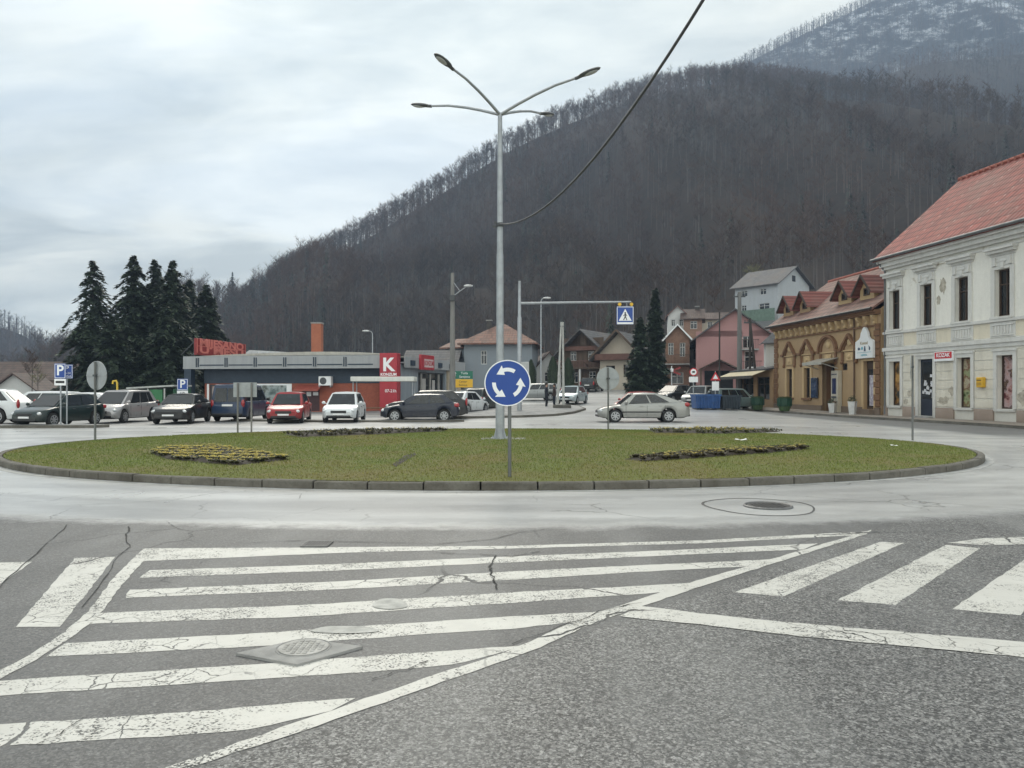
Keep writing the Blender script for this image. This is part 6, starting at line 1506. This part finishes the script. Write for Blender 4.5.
rs = MB().bevbox(2.6,5.3,-.55,-.35,3.15,4.3,.02).build('shop_sign', m_kr, t2); MB().box(3.2,5.1,-.556,-.548,3.35,3.98).build('sign_face', mat('pale sign face',(.55,.42,.42),.5), rs); lettering('KONZUM', .52, m_kr, rs, (4.15,-.56,3.66), bold=.008, xs=.8)
mb = MB()
for q in (1.3,7.0,9.6): mb.bevbox(q-.35,q+.35,-.47,-.35,3.4,3.8,.01)
mb.build('lamp_box', m_navy, t2)
# rooftop letters
x0_,y0_ = WX(197,58.5),58.5; x1_,y1_ = WX(245.5,66.5),66.5; rot3 = math.atan2(y1_-y0_,x1_-x0_); L = math.hypot(x1_-x0_,y1_-y0_)
bb = thing('roof_sign', 'red rooftop sign with two lines of lettering on the left end of the supermarket', 'sign', (x0_,y0_,4.28), rot3)
zt_ = WZ(338.0,58.5)-4.28
m_bb = mat('dark red sign panel', (.22,.012,.012), .5, var=.25, scale=1); m_lr = mat('pale red lettering', (.55,.16,.13), .5, var=.15)
MB().bevbox(0,L,0,.25,.0,zt_,.02).build('panel', m_bb, bb)
mb = MB()
for q in np.linspace(.2,L-.2,6): mb.box(q-.05,q+.05,.25,.35,-.3,zt_); mb.tube([(q,.3,zt_*.8),(q,1.4,0)],.04,6)
mb.build('frame', M_DGREY, bb)
mb = MB(); mb.box(.1,L-.1,-.02,-.002,zt_*.525,zt_*.555); 
for q in np.linspace(0.02,L-.02,6): mb.box(q-.03,q+.03,-.022,-.002,.14,zt_-.02)
mb.build('sign_grid', m_lr, bb)
for (tx,zc) in (('MIJESANO',zt_*.76),('U MESU',zt_*.33)):
    cu = lettering(tx, .78, m_lr, bb, (L/2,-.006,zc), bold=.03); ex = max(v.co.x for v in cu.data.vertices)-min(v.co.x for v in cu.data.vertices); cu.scale = (L*.9/ex*(1 if tx!='MESO' else .97),1,1)
# brick chimney
Yc = 66.0; xc = WX(317.3,Yc); bc = thing('brick_chimney', 'orange brick chimney stack rising behind the supermarket roof', 'chimney', (xc,Yc,3.7), 0)
MB().bevbox(-.42,.42,-.42,.42,0,WZ(324,Yc)-3.7,.02).build('stack', brick_mat('chimney brick',(.38,.12,.06),(.30,.09,.05),(.25,.16,.12),5.0), bc); MB().bevbox(-.47,.47,-.47,.47,WZ(324,Yc)-3.7,WZ(322.7,Yc)-3.7,.02).build('cap', m_conc, bc)
# skylight on the roof
Yc = 63.5; sk_ = thing('skylight', 'pale low skylight on the supermarket roof right of the red rooftop letters', 'skylight', (WX(246,Yc),Yc,4.1), R(-8)); wd_ = 42/F*Yc
MB().prism([(0,0),(wd_,0),(wd_,.62),(wd_*.5,.72),(.3,.80),(0,.6)],1,0,1.6).build('frame', mat('pale skylight',(.45,.47,.49),.4,var=.2), sk_)
mb = MB()
for q in np.linspace(.2,wd_-.2,7): mb.tube([(q,-.02,0.05),(q+.3,-.02,.6)],.03,6)
mb.build('glazing_bar', M_GALV, sk_)
# ------------------------------------------------------------------ conifers
M_NEED = leaf_mat('conifer needles', (.012,.022,.013), (.045,.068,.034)); M_NEED2 = leaf_mat('cypress sprays', (.014,.026,.014), (.040,.062,.028)); M_BARK = mat('conifer bark', (.05,.04,.032), .9, var=.4, scale=6, streak=True)
def conifer(label, px, Y, ptop, width_px, z=None, loose=.3, droop=.55, name='conifer', group=None, dens=1.0, lean=0.0, base_clear=.06):
    x = WX(px,Y); z = zg(x,Y) if z is None else z; H = WZ(ptop,Y)-z; Rm = width_px/2/F*Y
    t = thing(name, label, 'tree', (x,Y,z), random.uniform(0,6.28), group)
    MB().tube([(0,0,-.2),(lean*.3,0,H*.5),(lean,0,H*.98)],[H*.014,H*.009,.02],8).build('trunk', M_BARK, t, 50)
    tr = []; r_ = random.Random(hash(label) & 0xffff if False else int(px*7+ptop*13))
    nw = int(H*2.7*dens); 
    for w_ in range(nw):
        f0 = (w_+r_.random())/nw
        nb = r_.randint(6,9)
        for b in range(nb):
            f = min(.995, base_clear+(1-base_clear)*max(0,f0+r_.uniform(-.035,.035))); zc = H*f
            Rr = Rm*1.08*(1-f)**.74*(1.0 if f > .15 else .7+.3*f/.15)+.10
            a = r_.uniform(0,6.283); L = Rr*(r_.uniform(.55,1.12) if r_.random()>.25 else r_.uniform(.35,.7)); ca,sa = math.cos(a),math.sin(a)
            up = r_.uniform(.0,.25); ns = int(12+L*36*dens)
            for q in range(ns):
                s = r_.random()**.8; rad = s*L; zz = zc + L*(up*s*(1.3) - droop*s*s) + r_.uniform(-.12,.12)*(1+L*.15)
                off = r_.uniform(-.5,.5)*(.22+.42*L*(1-s)*.6*s*2+.1)
                px_,py_ = ca*rad-sa*off+lean*f, sa*rad+ca*off
                ln = r_.uniform(.22,.5)*(.6+.25*min(2,L)); da = a+r_.uniform(-1.0,1.0); dv = Vector((math.cos(da)*ln,math.sin(da)*ln,-r_.uniform(.1,.9)*ln+.05)); wv = Vector((-math.sin(da),math.cos(da),r_.uniform(-.5,.5)))*r_.uniform(.08,.17)
                p = Vector((px_,py_,zz)); tr.append((p-wv,p+wv,p+dv))
    tr = np.array([[tuple(v) for v in q] for q in tr]); tri_mesh('crown', tr, M_NEED, tone=np.clip(rng.normal(.45,.28,len(tr)),0,1), parent=t)
G = 'tall dark conifers behind the car park'
conifer('tall open dark spruce with drooping branches, leftmost of the conifer group', 93, 72, 261, 92, z=0, droop=.7, dens=.8, group=G)
conifer('tallest dark conifer of the group, second from the left', 134, 74, 256, 88, z=0, dens=1.0, group=G)
conifer('dark conifer with a narrow tip in the middle of the conifer group', 155, 76, 260, 84, z=0, group=G)
conifer('dark conifer with a broad tip right of the middle of the conifer group', 173, 73, 261, 86, z=0, group=G)
conifer('lower dark conifer set back behind the broad-tipped one', 190, 84, 280, 74, z=0, group=G)
conifer('dark conifer closest to the supermarket corner', 206, 78, 285, 74, z=0, dens=1.0, group=G)
conifer('low dense conifer filling the foot of the group on its left', 112, 68, 318, 84, z=0, dens=1.1, group=G, base_clear=.0)
conifer('low dense conifer filling the foot of the group beside the supermarket', 166, 69, 305, 96, z=0, dens=1.1, group=G, base_clear=.0)
G2 = 'tall dark conifers at the bend of the street'
conifer('slender tall dark conifer, taller of the pair left of the pink house', 655, 80, 289, 30, droop=.15, dens=1.5, group=G2, base_clear=.0)
conifer('broader lower dark conifer, left one of the pair left of the pink house', 640, 78, 318, 30, droop=.15, dens=1.5, group=G2, base_clear=.0)
def cypress(label, px, Y, ptop, wpx, z=None):
    x = WX(px,Y); z = zg(x,Y) if z is None else z; H = WZ(ptop,Y)-z; Rm = wpx/2/F*Y
    t = thing('cypress', label, 'shrub', (x,Y,z), 0, 'clipped evergreen columns by the street'); MB().tube([(0,0,-.1),(0,0,H*.7)],[.07,.02],6).build('trunk', M_BARK, t)
    r_ = random.Random(int(px*3)); tr = []
    for i in range(3800):
        f = r_.random(); a = r_.uniform(0,6.283); prof = min(1,(1-f)*2.4)**.6*(.75+.25*min(1,f*4)); q = Rm*prof*(1-.35*r_.random()**2)*(1+.10*math.sin(a*5+f*17))
        p = Vector((q*math.cos(a),q*math.sin(a),f*H*.97)); dv = Vector((math.cos(a)*.05,math.sin(a)*.05,r_.uniform(.12,.26))); wv = Vector((-math.sin(a),math.cos(a),0))*r_.uniform(.03,.06); tr.append((p-wv,p+wv,p+dv))
    tr = np.array([[tuple(v) for v in q] for q in tr]); tri_mesh('foliage', tr, M_NEED2, tone=rng.uniform(0,1,len(tr)), parent=t)
cypress('dark clipped evergreen column just left of the A-shaped pole', 553, 80, 357, 12)
cypress('dark clipped evergreen column just right of the A-shaped pole', 568, 81, 358, 13)
cypress('small dark evergreen column beside the grey house with the orange roof', 531, 84, 360, 10)

# ------------------------------------------------------------------ hills
def hill_mat(name, lo, hi, snow=None):
    m, n, l, bs = nodes_of(name); pos = n.new('ShaderNodeNewGeometry').outputs['Position']
    f = noise(n, l, pos, .02, 6, .65); f2 = noise(n, l, pos, .4, 4, .7)
    c = mixc(n, l, mapr(n, l, math_(n, l, 'ADD', math_(n, l, 'MULTIPLY', f,.6), math_(n, l, 'MULTIPLY', f2,.4)), .38,.64,0,1), lo, hi)
    if snow is not None:
        sp = n.new('ShaderNodeSeparateXYZ'); l.new(pos, sp.inputs[0])
        hz = mapr(n, l, sp.outputs[2], snow[0], snow[1], 0, 1)
        sn = math_(n, l, 'MULTIPLY', hz, mapr(n, l, noise(n, l, pos, .035, 10, .82), .50, .60, 0, .75))
        c = mixc(n, l, sn, c, (.66,.69,.74))
    l.new(c, bs.inputs['Base Color']); bs.inputs['Roughness'].default_value = 1.0; bs.inputs['Specular IOR Level'].default_value = .1
    return m
def hill(name, ridge, foot, m_, NU=120, NV=60, exp=1.15, rough=6.0, back=.6, seed=1):
    """ridge, foot: polylines [(x,y,z)] from left to right; returns a sampler of the front slope"""
    def res(pl, n):
        P = np.array(pl, float); d = np.r_[0, np.cumsum(np.hypot(np.diff(P[:,0]), np.diff(P[:,1])))]; q = np.linspace(0, d[-1], n)
        S = np.stack([np.interp(q, d, P[:,k]) for k in range(3)], 1)
        ker = np.ones(5)/5
        for k in range(3): S[:,k] = np.convolve(np.pad(S[:,k], 2, mode='edge'), ker, 'valid')
        return S
    Rg, Ft = res(ridge, NU), res(foot, NU); vs = np.linspace(0, 1+back, int(NV*(1+back)))
    r2 = np.random.default_rng(seed); nz = np.zeros((len(vs), NU))
    uu, vv = np.meshgrid(np.linspace(0,1,NU), vs)
    for k in range(14):
        fu, fv, ph = r2.uniform(1,16), r2.uniform(.2,5), r2.uniform(0,6.28); nz += np.sin(6.283*(fu*uu+fv*vv*.5)+ph)/(1+fu*.35)
    env = np.clip(vv*4,0,1)*np.clip(np.abs(1-vv)*3,.12,1)
    G_ = np.zeros((len(vs), NU, 3))
    for i, v in enumerate(vs):
        if v <= 1: G_[i] = Ft + (Rg-Ft)*v; G_[i,:,2] = Ft[:,2] + (Rg[:,2]-Ft[:,2])*v**exp
        else: G_[i] = Rg + (Rg-Ft)*(v-1)*.8; G_[i,:,2] = Rg[:,2] - (Rg[:,2]-Ft[:,2])*((v-1)*1.2)
    G_[:,:,2] += nz*rough*.5*env
    mb = MB(); mb.v = [tuple(p) for p in G_.reshape(-1,3)]
    for i in range(len(vs)-1):
        for j in range(NU-1): mb.f.append((i*NU+j,i*NU+j+1,(i+1)*NU+j+1,(i+1)*NU+j)); mb.mi.append(0)
    tag(mb.build(name, m_, smooth_deg=80), kind='structure')
    def sample(u, v):
        i = np.clip(v/(1+back)*(len(vs)-1), 0, len(vs)-1.001); j = np.clip(u*(NU-1), 0, NU-1.001); i0 = i.astype(int); j0 = j.astype(int); fi = (i-i0)[:,None]; fj = (j-j0)[:,None]
        return G_[i0,j0]*(1-fi)*(1-fj)+G_[i0+1,j0]*fi*(1-fj)+G_[i0,j0+1]*(1-fi)*fj+G_[i0+1,j0+1]*fi*fj
    return sample
def RP(px, py, Y, th): return ((px-512)/F*Y, Y, WZ(py,Y)-th)
TH = 13.5
near_ridge = [RP(px,py,Y,TH) for px,py,Y in ((60,386,395),(105,380,400),(140,352,405),(175,326,410),(215,299,415),(250,281,420),(300,246,425),(340,230,430),(400,194,440),(450,164,446),(500,134,452),(550,109,458),(600,91,464),(650,75,472),(700,63,480),(740,57,490),(800,67,500),(860,80,512),(930,92,524),(1024,115,536),(1150,160,550),(1400,220,560))]
near_foot = [(-190,260,0),(-140,245,0),(-95,225,0),(-60,205,0),(-25,190,2.5),(5,172,3.0),(26,128,3.3),(50,110,3.5),(90,104,3.5),(160,104,3.5),(330,115,3.5),(560,135,3)]
M_HILL = hill_mat('leaf litter slope', (.026,.021,.018), (.060,.045,.037)); near = hill('hillside', near_ridge, near_foot, M_HILL, exp=1.08, rough=17.0, seed=3)
far_ridge = [RP(px,py,Y,12) for px,py,Y in ((420,210,880),(560,150,900),(640,112,910),(700,78,920),(750,51,930),(800,25,940),(860,-3,950),(920,-32,960),(985,-58,970),(1060,-75,980),(1200,-110,1000),(1500,-60,1000))]
far_foot = [(-60,560,20),(60,560,40),(160,560,60),(260,560,70),(380,560,70),(520,560,70),(700,560,60),(1000,560,50)]
M_FAR = hill_mat('snowy slope', (.022,.022,.026), (.050,.046,.046), snow=(300,430)); far = hill('mountain', far_ridge, far_foot, M_FAR, exp=1.0, rough=14, seed=5, back=.3)
mid_ridge = [RP(px,py,Y,14) for px,py,Y in ((700,130,600),(790,98,610),(850,72,620),(900,52,630),(935,44,640),(980,40,650),(1024,37,660),(1150,30,680),(1400,60,700))]
mid_foot = [(110,470,90),(170,470,100),(230,470,110),(290,470,115),(330,475,110),(390,480,110),(480,500,90),(680,520,60)]
M_MID = hill_mat('wooded shoulder', (.035,.030,.028), (.08,.065,.055), snow=(260,420)); midh = hill('shoulder', mid_ridge, mid_foot, M_MID, NU=60, NV=30, exp=1.0, rough=8, seed=8, back=.4)
left_ridge = [RP(px,py,Y,13) for px,py,Y in ((-420,285,560),(-200,284,560),(-60,292,560),(0,308,560),(30,318,560),(60,340,560),(90,366,560),(140,382,560))]
left_foot = [(-800,420,0),(-560,420,0),(-430,420,0),(-330,420,0),(-280,420,0),(-240,420,0),(-200,420,0),(-180,420,0)]
left = hill('hillside', left_ridge, left_foot, hill_mat('left wooded slope', (.035,.026,.022), (.09,.062,.05)), NU=60, NV=30, exp=1.0, rough=5, seed=9, back=.4)
# the lower slope behind the left hand tree group
# ------------------------------------------------------------------ bare woods
def wood_mat(name, lo, hi):
    m, n, l, bs = nodes_of(name); at = n.new('ShaderNodeAttribute'); at.attribute_name = 'tone'
    pos = n.new('ShaderNodeNewGeometry').outputs['Position']; f = noise(n, l, pos, .011, 4, .6)
    c = mixc(n, l, at.outputs['Fac'], lo, hi); c = mixc(n, l, mapr(n, l, f, .38, .60, 0, .7), c, (hi[0]*.95,hi[1]*.76,hi[2]*.70))
    l.new(c, bs.inputs['Base Color']); bs.inputs['Roughness'].default_value = .95; bs.inputs['Specular IOR Level'].default_value = .1; return m
M_TRUNK = wood_mat('bare trunks', (.038,.036,.036), (.135,.128,.122)); M_TWIG = wood_mat('bare twigs', (.028,.023,.021), (.100,.073,.058)); M_EVG = leaf_mat('distant evergreens', (.010,.020,.014), (.028,.045,.026))
def tube_tris(p, q, r0, r1, k=3):
    p, q = np.array(p,float), np.array(q,float); d = q-p; d /= np.linalg.norm(d)+1e-9; a = np.array([1,0,0]) if abs(d[0])<.8 else np.array([0,1,0]); u = np.cross(d,a); u /= np.linalg.norm(u); w = np.cross(d,u); T_ = []
    for j in range(k):
        a0, a1 = 6.2832*j/k, 6.2832*(j+1)/k; e0 = u*math.cos(a0)+w*math.sin(a0); e1 = u*math.cos(a1)+w*math.sin(a1)
        T_ += [(p+e0*r0,p+e1*r0,q+e1*r1),(p+e0*r0,q+e1*r1,q+e0*r1)]
    return T_
def bare_proto(seed, ntw, nl, H=16.0, fat=1.0, k=3):
    r_ = np.random.default_rng(seed); T_ = []; mi = []
    bend = r_.normal(0,.35,2); pts = [np.array([bend[0]*f*f, bend[1]*f*f, H*f]) for f in (-.03,.35,.65,.93)]; rad = [.20,.15,.10,.03]
    for i in range(3): q = tube_tris(pts[i],pts[i+1],rad[i]*fat,rad[i+1]*fat,k); T_ += q; mi += [0]*len(q)
    limbs = []
    for i in range(nl):
        f = r_.uniform(.38,.88); p = np.array([bend[0]*f*f,bend[1]*f*f,H*f]); a = r_.uniform(0,6.283); L = H*r_.uniform(.16,.30)*(1.15-.5*f); q = p+np.array([math.cos(a)*L*.75,math.sin(a)*L*.75,L*r_.uniform(.5,.95)])
        tt = tube_tris(p,q,.07*fat,.025*fat,3); T_ += tt; mi += [0]*len(tt); limbs.append((p,q))
    limbs.append((pts[2],pts[3]))
    for i in range(ntw):
        p,q = limbs[r_.integers(len(limbs))]; s = r_.uniform(.3,1.0); o = p+(q-p)*s; a = r_.uniform(0,6.283); L = r_.uniform(.9,2.4); d = np.array([math.cos(a)*.7,math.sin(a)*.7,r_.uniform(.15,1.2)])*L; w_ = r_.normal(0,1,3); w_ = np.cross(d,w_); w_ /= np.linalg.norm(w_)+1e-9; w_ *= r_.uniform(.03,.075)*fat
        T_.append((o-w_,o+w_,o+d)); mi.append(1)
    return np.array(T_), np.array(mi)
def ever_proto(seed, n_, H=15.0, R_=2.4):
    r_ = np.random.default_rng(seed); T_ = []; 
    for i in range(n_):
        f = r_.uniform(.02,1)**.85; a = r_.uniform(0,6.283); q = R_*(1-f)**.85*r_.uniform(.45,1.1)+.1; p = np.array([math.cos(a)*q*.6,math.sin(a)*q*.6,H*f+.2]); d = np.array([math.cos(a)*q*.6,math.sin(a)*q*.6,-q*.35]); w_ = np.array([-math.sin(a),math.cos(a),0])*r_.uniform(.2,.5)*(q*.3+.25); T_.append((p-w_+np.array([0,0,.3]),p+w_,p+d))
    return np.array(T_), np.full(n_, 2)
def forest(name, pts, protos, evers, evprob, hs, spec_h=16.0):
    n_ = len(pts); TT = []; MI = []; TN = []
    kind = rng.integers(0, len(protos), n_); ev = rng.uniform(0,1,n_) < evprob(pts)
    for gi, (pr, sel) in enumerate([(p, (kind==i)&~ev) for i,p in enumerate(protos)] + [(p, ev&((kind%len(evers))==i)) for i,p in enumerate(evers)]):
        idx = np.nonzero(sel)[0]
        if not len(idx): continue
        T_, mi = pr; a = rng.uniform(0,6.283,len(idx)); s = hs[0]+(hs[1]-hs[0])*rng.uniform(0,1,len(idx)); ca,sa = np.cos(a)*s, np.sin(a)*s
        X = T_[...,0][None]; Yy = T_[...,1][None]; Z = T_[...,2][None]; P = pts[idx]
        o = np.stack([X*ca[:,None,None]-Yy*sa[:,None,None]+P[:,0,None,None], X*sa[:,None,None]+Yy*ca[:,None,None]+P[:,1,None,None], Z*s[:,None,None]+P[:,2,None,None]],-1)
        TT.append(o.reshape(-1,3,3).astype(np.float32)); MI.append(np.tile(mi,len(idx))); tn = np.clip(rng.normal(.45,.25,len(idx)),0,1)[:,None]+rng.normal(0,.12,(len(idx),len(mi))); TN.append(np.clip(tn,0,1).ravel())
    o = tri_mesh(name, np.concatenate(TT), [M_TRUNK,M_TWIG,M_EVG], np.concatenate(MI), np.concatenate(TN)); return tag(o, kind='stuff')
pr_near = [bare_proto(s, 130, 7, fat=.95) for s in range(8)]; pr_far = [bare_proto(s+50, 34, 3, fat=1.6) for s in range(5)]; ev_p = [ever_proto(s, 150) for s in range(3)]; ev_f = [ever_proto(s+9, 46) for s in range(3)]
# near slope
def clumpy(u, v, k): return .5+.5*np.sin(u*k+2.1*np.sin(v*9))*np.sin(v*k*.6+1.7*np.sin(u*11))
NT = 13500
u = rng.uniform(0.02,.93,NT); v = rng.uniform(0.0,1.10,NT)**.95; P = near(u,v)
hx, hy = P[:,0], P[:,1]; px_ = 512+hx/hy*F; keep = (px_ > -260) & (px_ < 1330)
for (cx_,cy_,r_) in ((38,134,20),(27,120,15),(34,122,16),(48,140,13),(25,112,14)): keep &= (np.hypot(hx-cx_,hy-cy_) > r_)
keep &= ~((px_ > 640)&(px_ < 820)&(hy < 128))
P = P[keep]; v = v[keep]; u = u[keep]
forest('bare_forest', P, pr_near, ev_p, lambda p: np.where((512+p[:,0]/p[:,1]*F < 300), .16, .02)+.25*(np.sin(p[:,0]*.043+1.3)*np.sin(p[:,1]*.051+.6*np.sin(p[:,0]*.02))>.80), (.62,1.02))
# a denser fringe along the ridge line
u = rng.uniform(.08,.93,2000); v = rng.uniform(.95,1.04,2000); forest('bare_forest', near(u,v), pr_near, ev_p, lambda p: np.where((512+p[:,0]/p[:,1]*F < 330), .22, .004), (.62,.98))
u = np.r_[rng.uniform(.02,.98,12000),rng.uniform(.05,.75,2600)]; v = np.r_[rng.uniform(.25,1.0,12000),rng.uniform(.975,1.03,2600)]; P = far(u,v); forest('bare_forest', P, pr_far, ev_f, lambda p: .01+0*p[:,0], (.65,1.0))
u = rng.uniform(.02,.98,4200); v = rng.uniform(.05,1.03,4200); P = midh(u,v); forest('bare_forest', P, pr_far, ev_f, lambda p: .02+0*p[:,0], (.7,1.05))
u = rng.uniform(.25,.98,5200); v = rng.uniform(.05,1.03,5200); P = left(u,v); forest('bare_forest', P, pr_far, ev_f, lambda p: .03+0*p[:,0], (.6,.95))
# two single conifers standing up on the left end of the ridge
for (px,ptop,wp,lab,uu_) in ((232.5,272,17,'lone slim conifer on the left end of the wooded ridge, left of two',0),(253,277,24,'broader conifer on the wooded ridge, just right of the lone slim one',1)):
    conifer(lab, px, 405, ptop, wp, z=WZ(318,405), dens=.55, group='single conifers on the ridge')
# pale yellow-green budding tree and bare roadside trees on the slope
def bare_tree(label, px, Y, z, H, tw, seed, col=None, group='bare trees among the houses'):
    T_, mi = bare_proto(seed, tw, 12, fat=.9, k=5); x = WX(px,Y); t = thing('bare_tree', label, 'tree', (x,Y,z), random.uniform(0,6), group); s = H/16.0; T_ = T_*s
    tri_mesh('trunk', T_[mi==0], M_TRUNK, tone=np.full((mi==0).sum(),.35), parent=t); tri_mesh('crown', T_[mi==1], col or M_TWIG, tone=rng.uniform(0,1,(mi==1).sum()), parent=t)
M_BUD = leaf_mat('budding twigs', (.10,.095,.04), (.20,.185,.085))
bare_tree('pale yellow-green budding tree left of the grey house on the slope', 752, 150, 15, 11, 800, 91, M_BUD); bare_tree('tall bare tree right beside the yellow-green budding one', 763, 152, 17, 18, 300, 92)
bare_tree('bare tree rising between the hillside houses and the grey gable', 715, 128, 9, 10, 320, 93); bare_tree('bare tree beside the long brown-roofed house at the left edge', 32, 84, 0, 6, 300, 94); bare_tree('small bare tree with ochre twigs right of the brown-roofed house', 38, 82, 0, 4.6, 260, 95, M_BUD)
bare_tree('bare bush below the pair of tall dark conifers', 628, 84, zg(12,84), 2.6, 300, 96); bare_tree('bare brownish bush in front of the timber-fronted house', 588, 86, zg(8,86), 3.0, 320, 97)
# hedge on the bank at the street bend
# ------------------------------------------------------------------ air
m = bpy.data.materials.new('air haze'); m.use_nodes = True; n, l = m.node_tree.nodes, m.node_tree.links; n.remove(n['Principled BSDF'])
pv = n.new('ShaderNodeVolumePrincipled'); pv.inputs['Density'].default_value = .00046; pv.inputs['Color'].default_value = (.52,.70,1.0,1); pv.inputs['Anisotropy'].default_value = .25
l.new(pv.outputs[0], n['Material Output'].inputs['Volume'])
hz = MB().box(-1560,1560,-420,1560,-3,620).build('haze', m); tag(hz, kind='stuff')
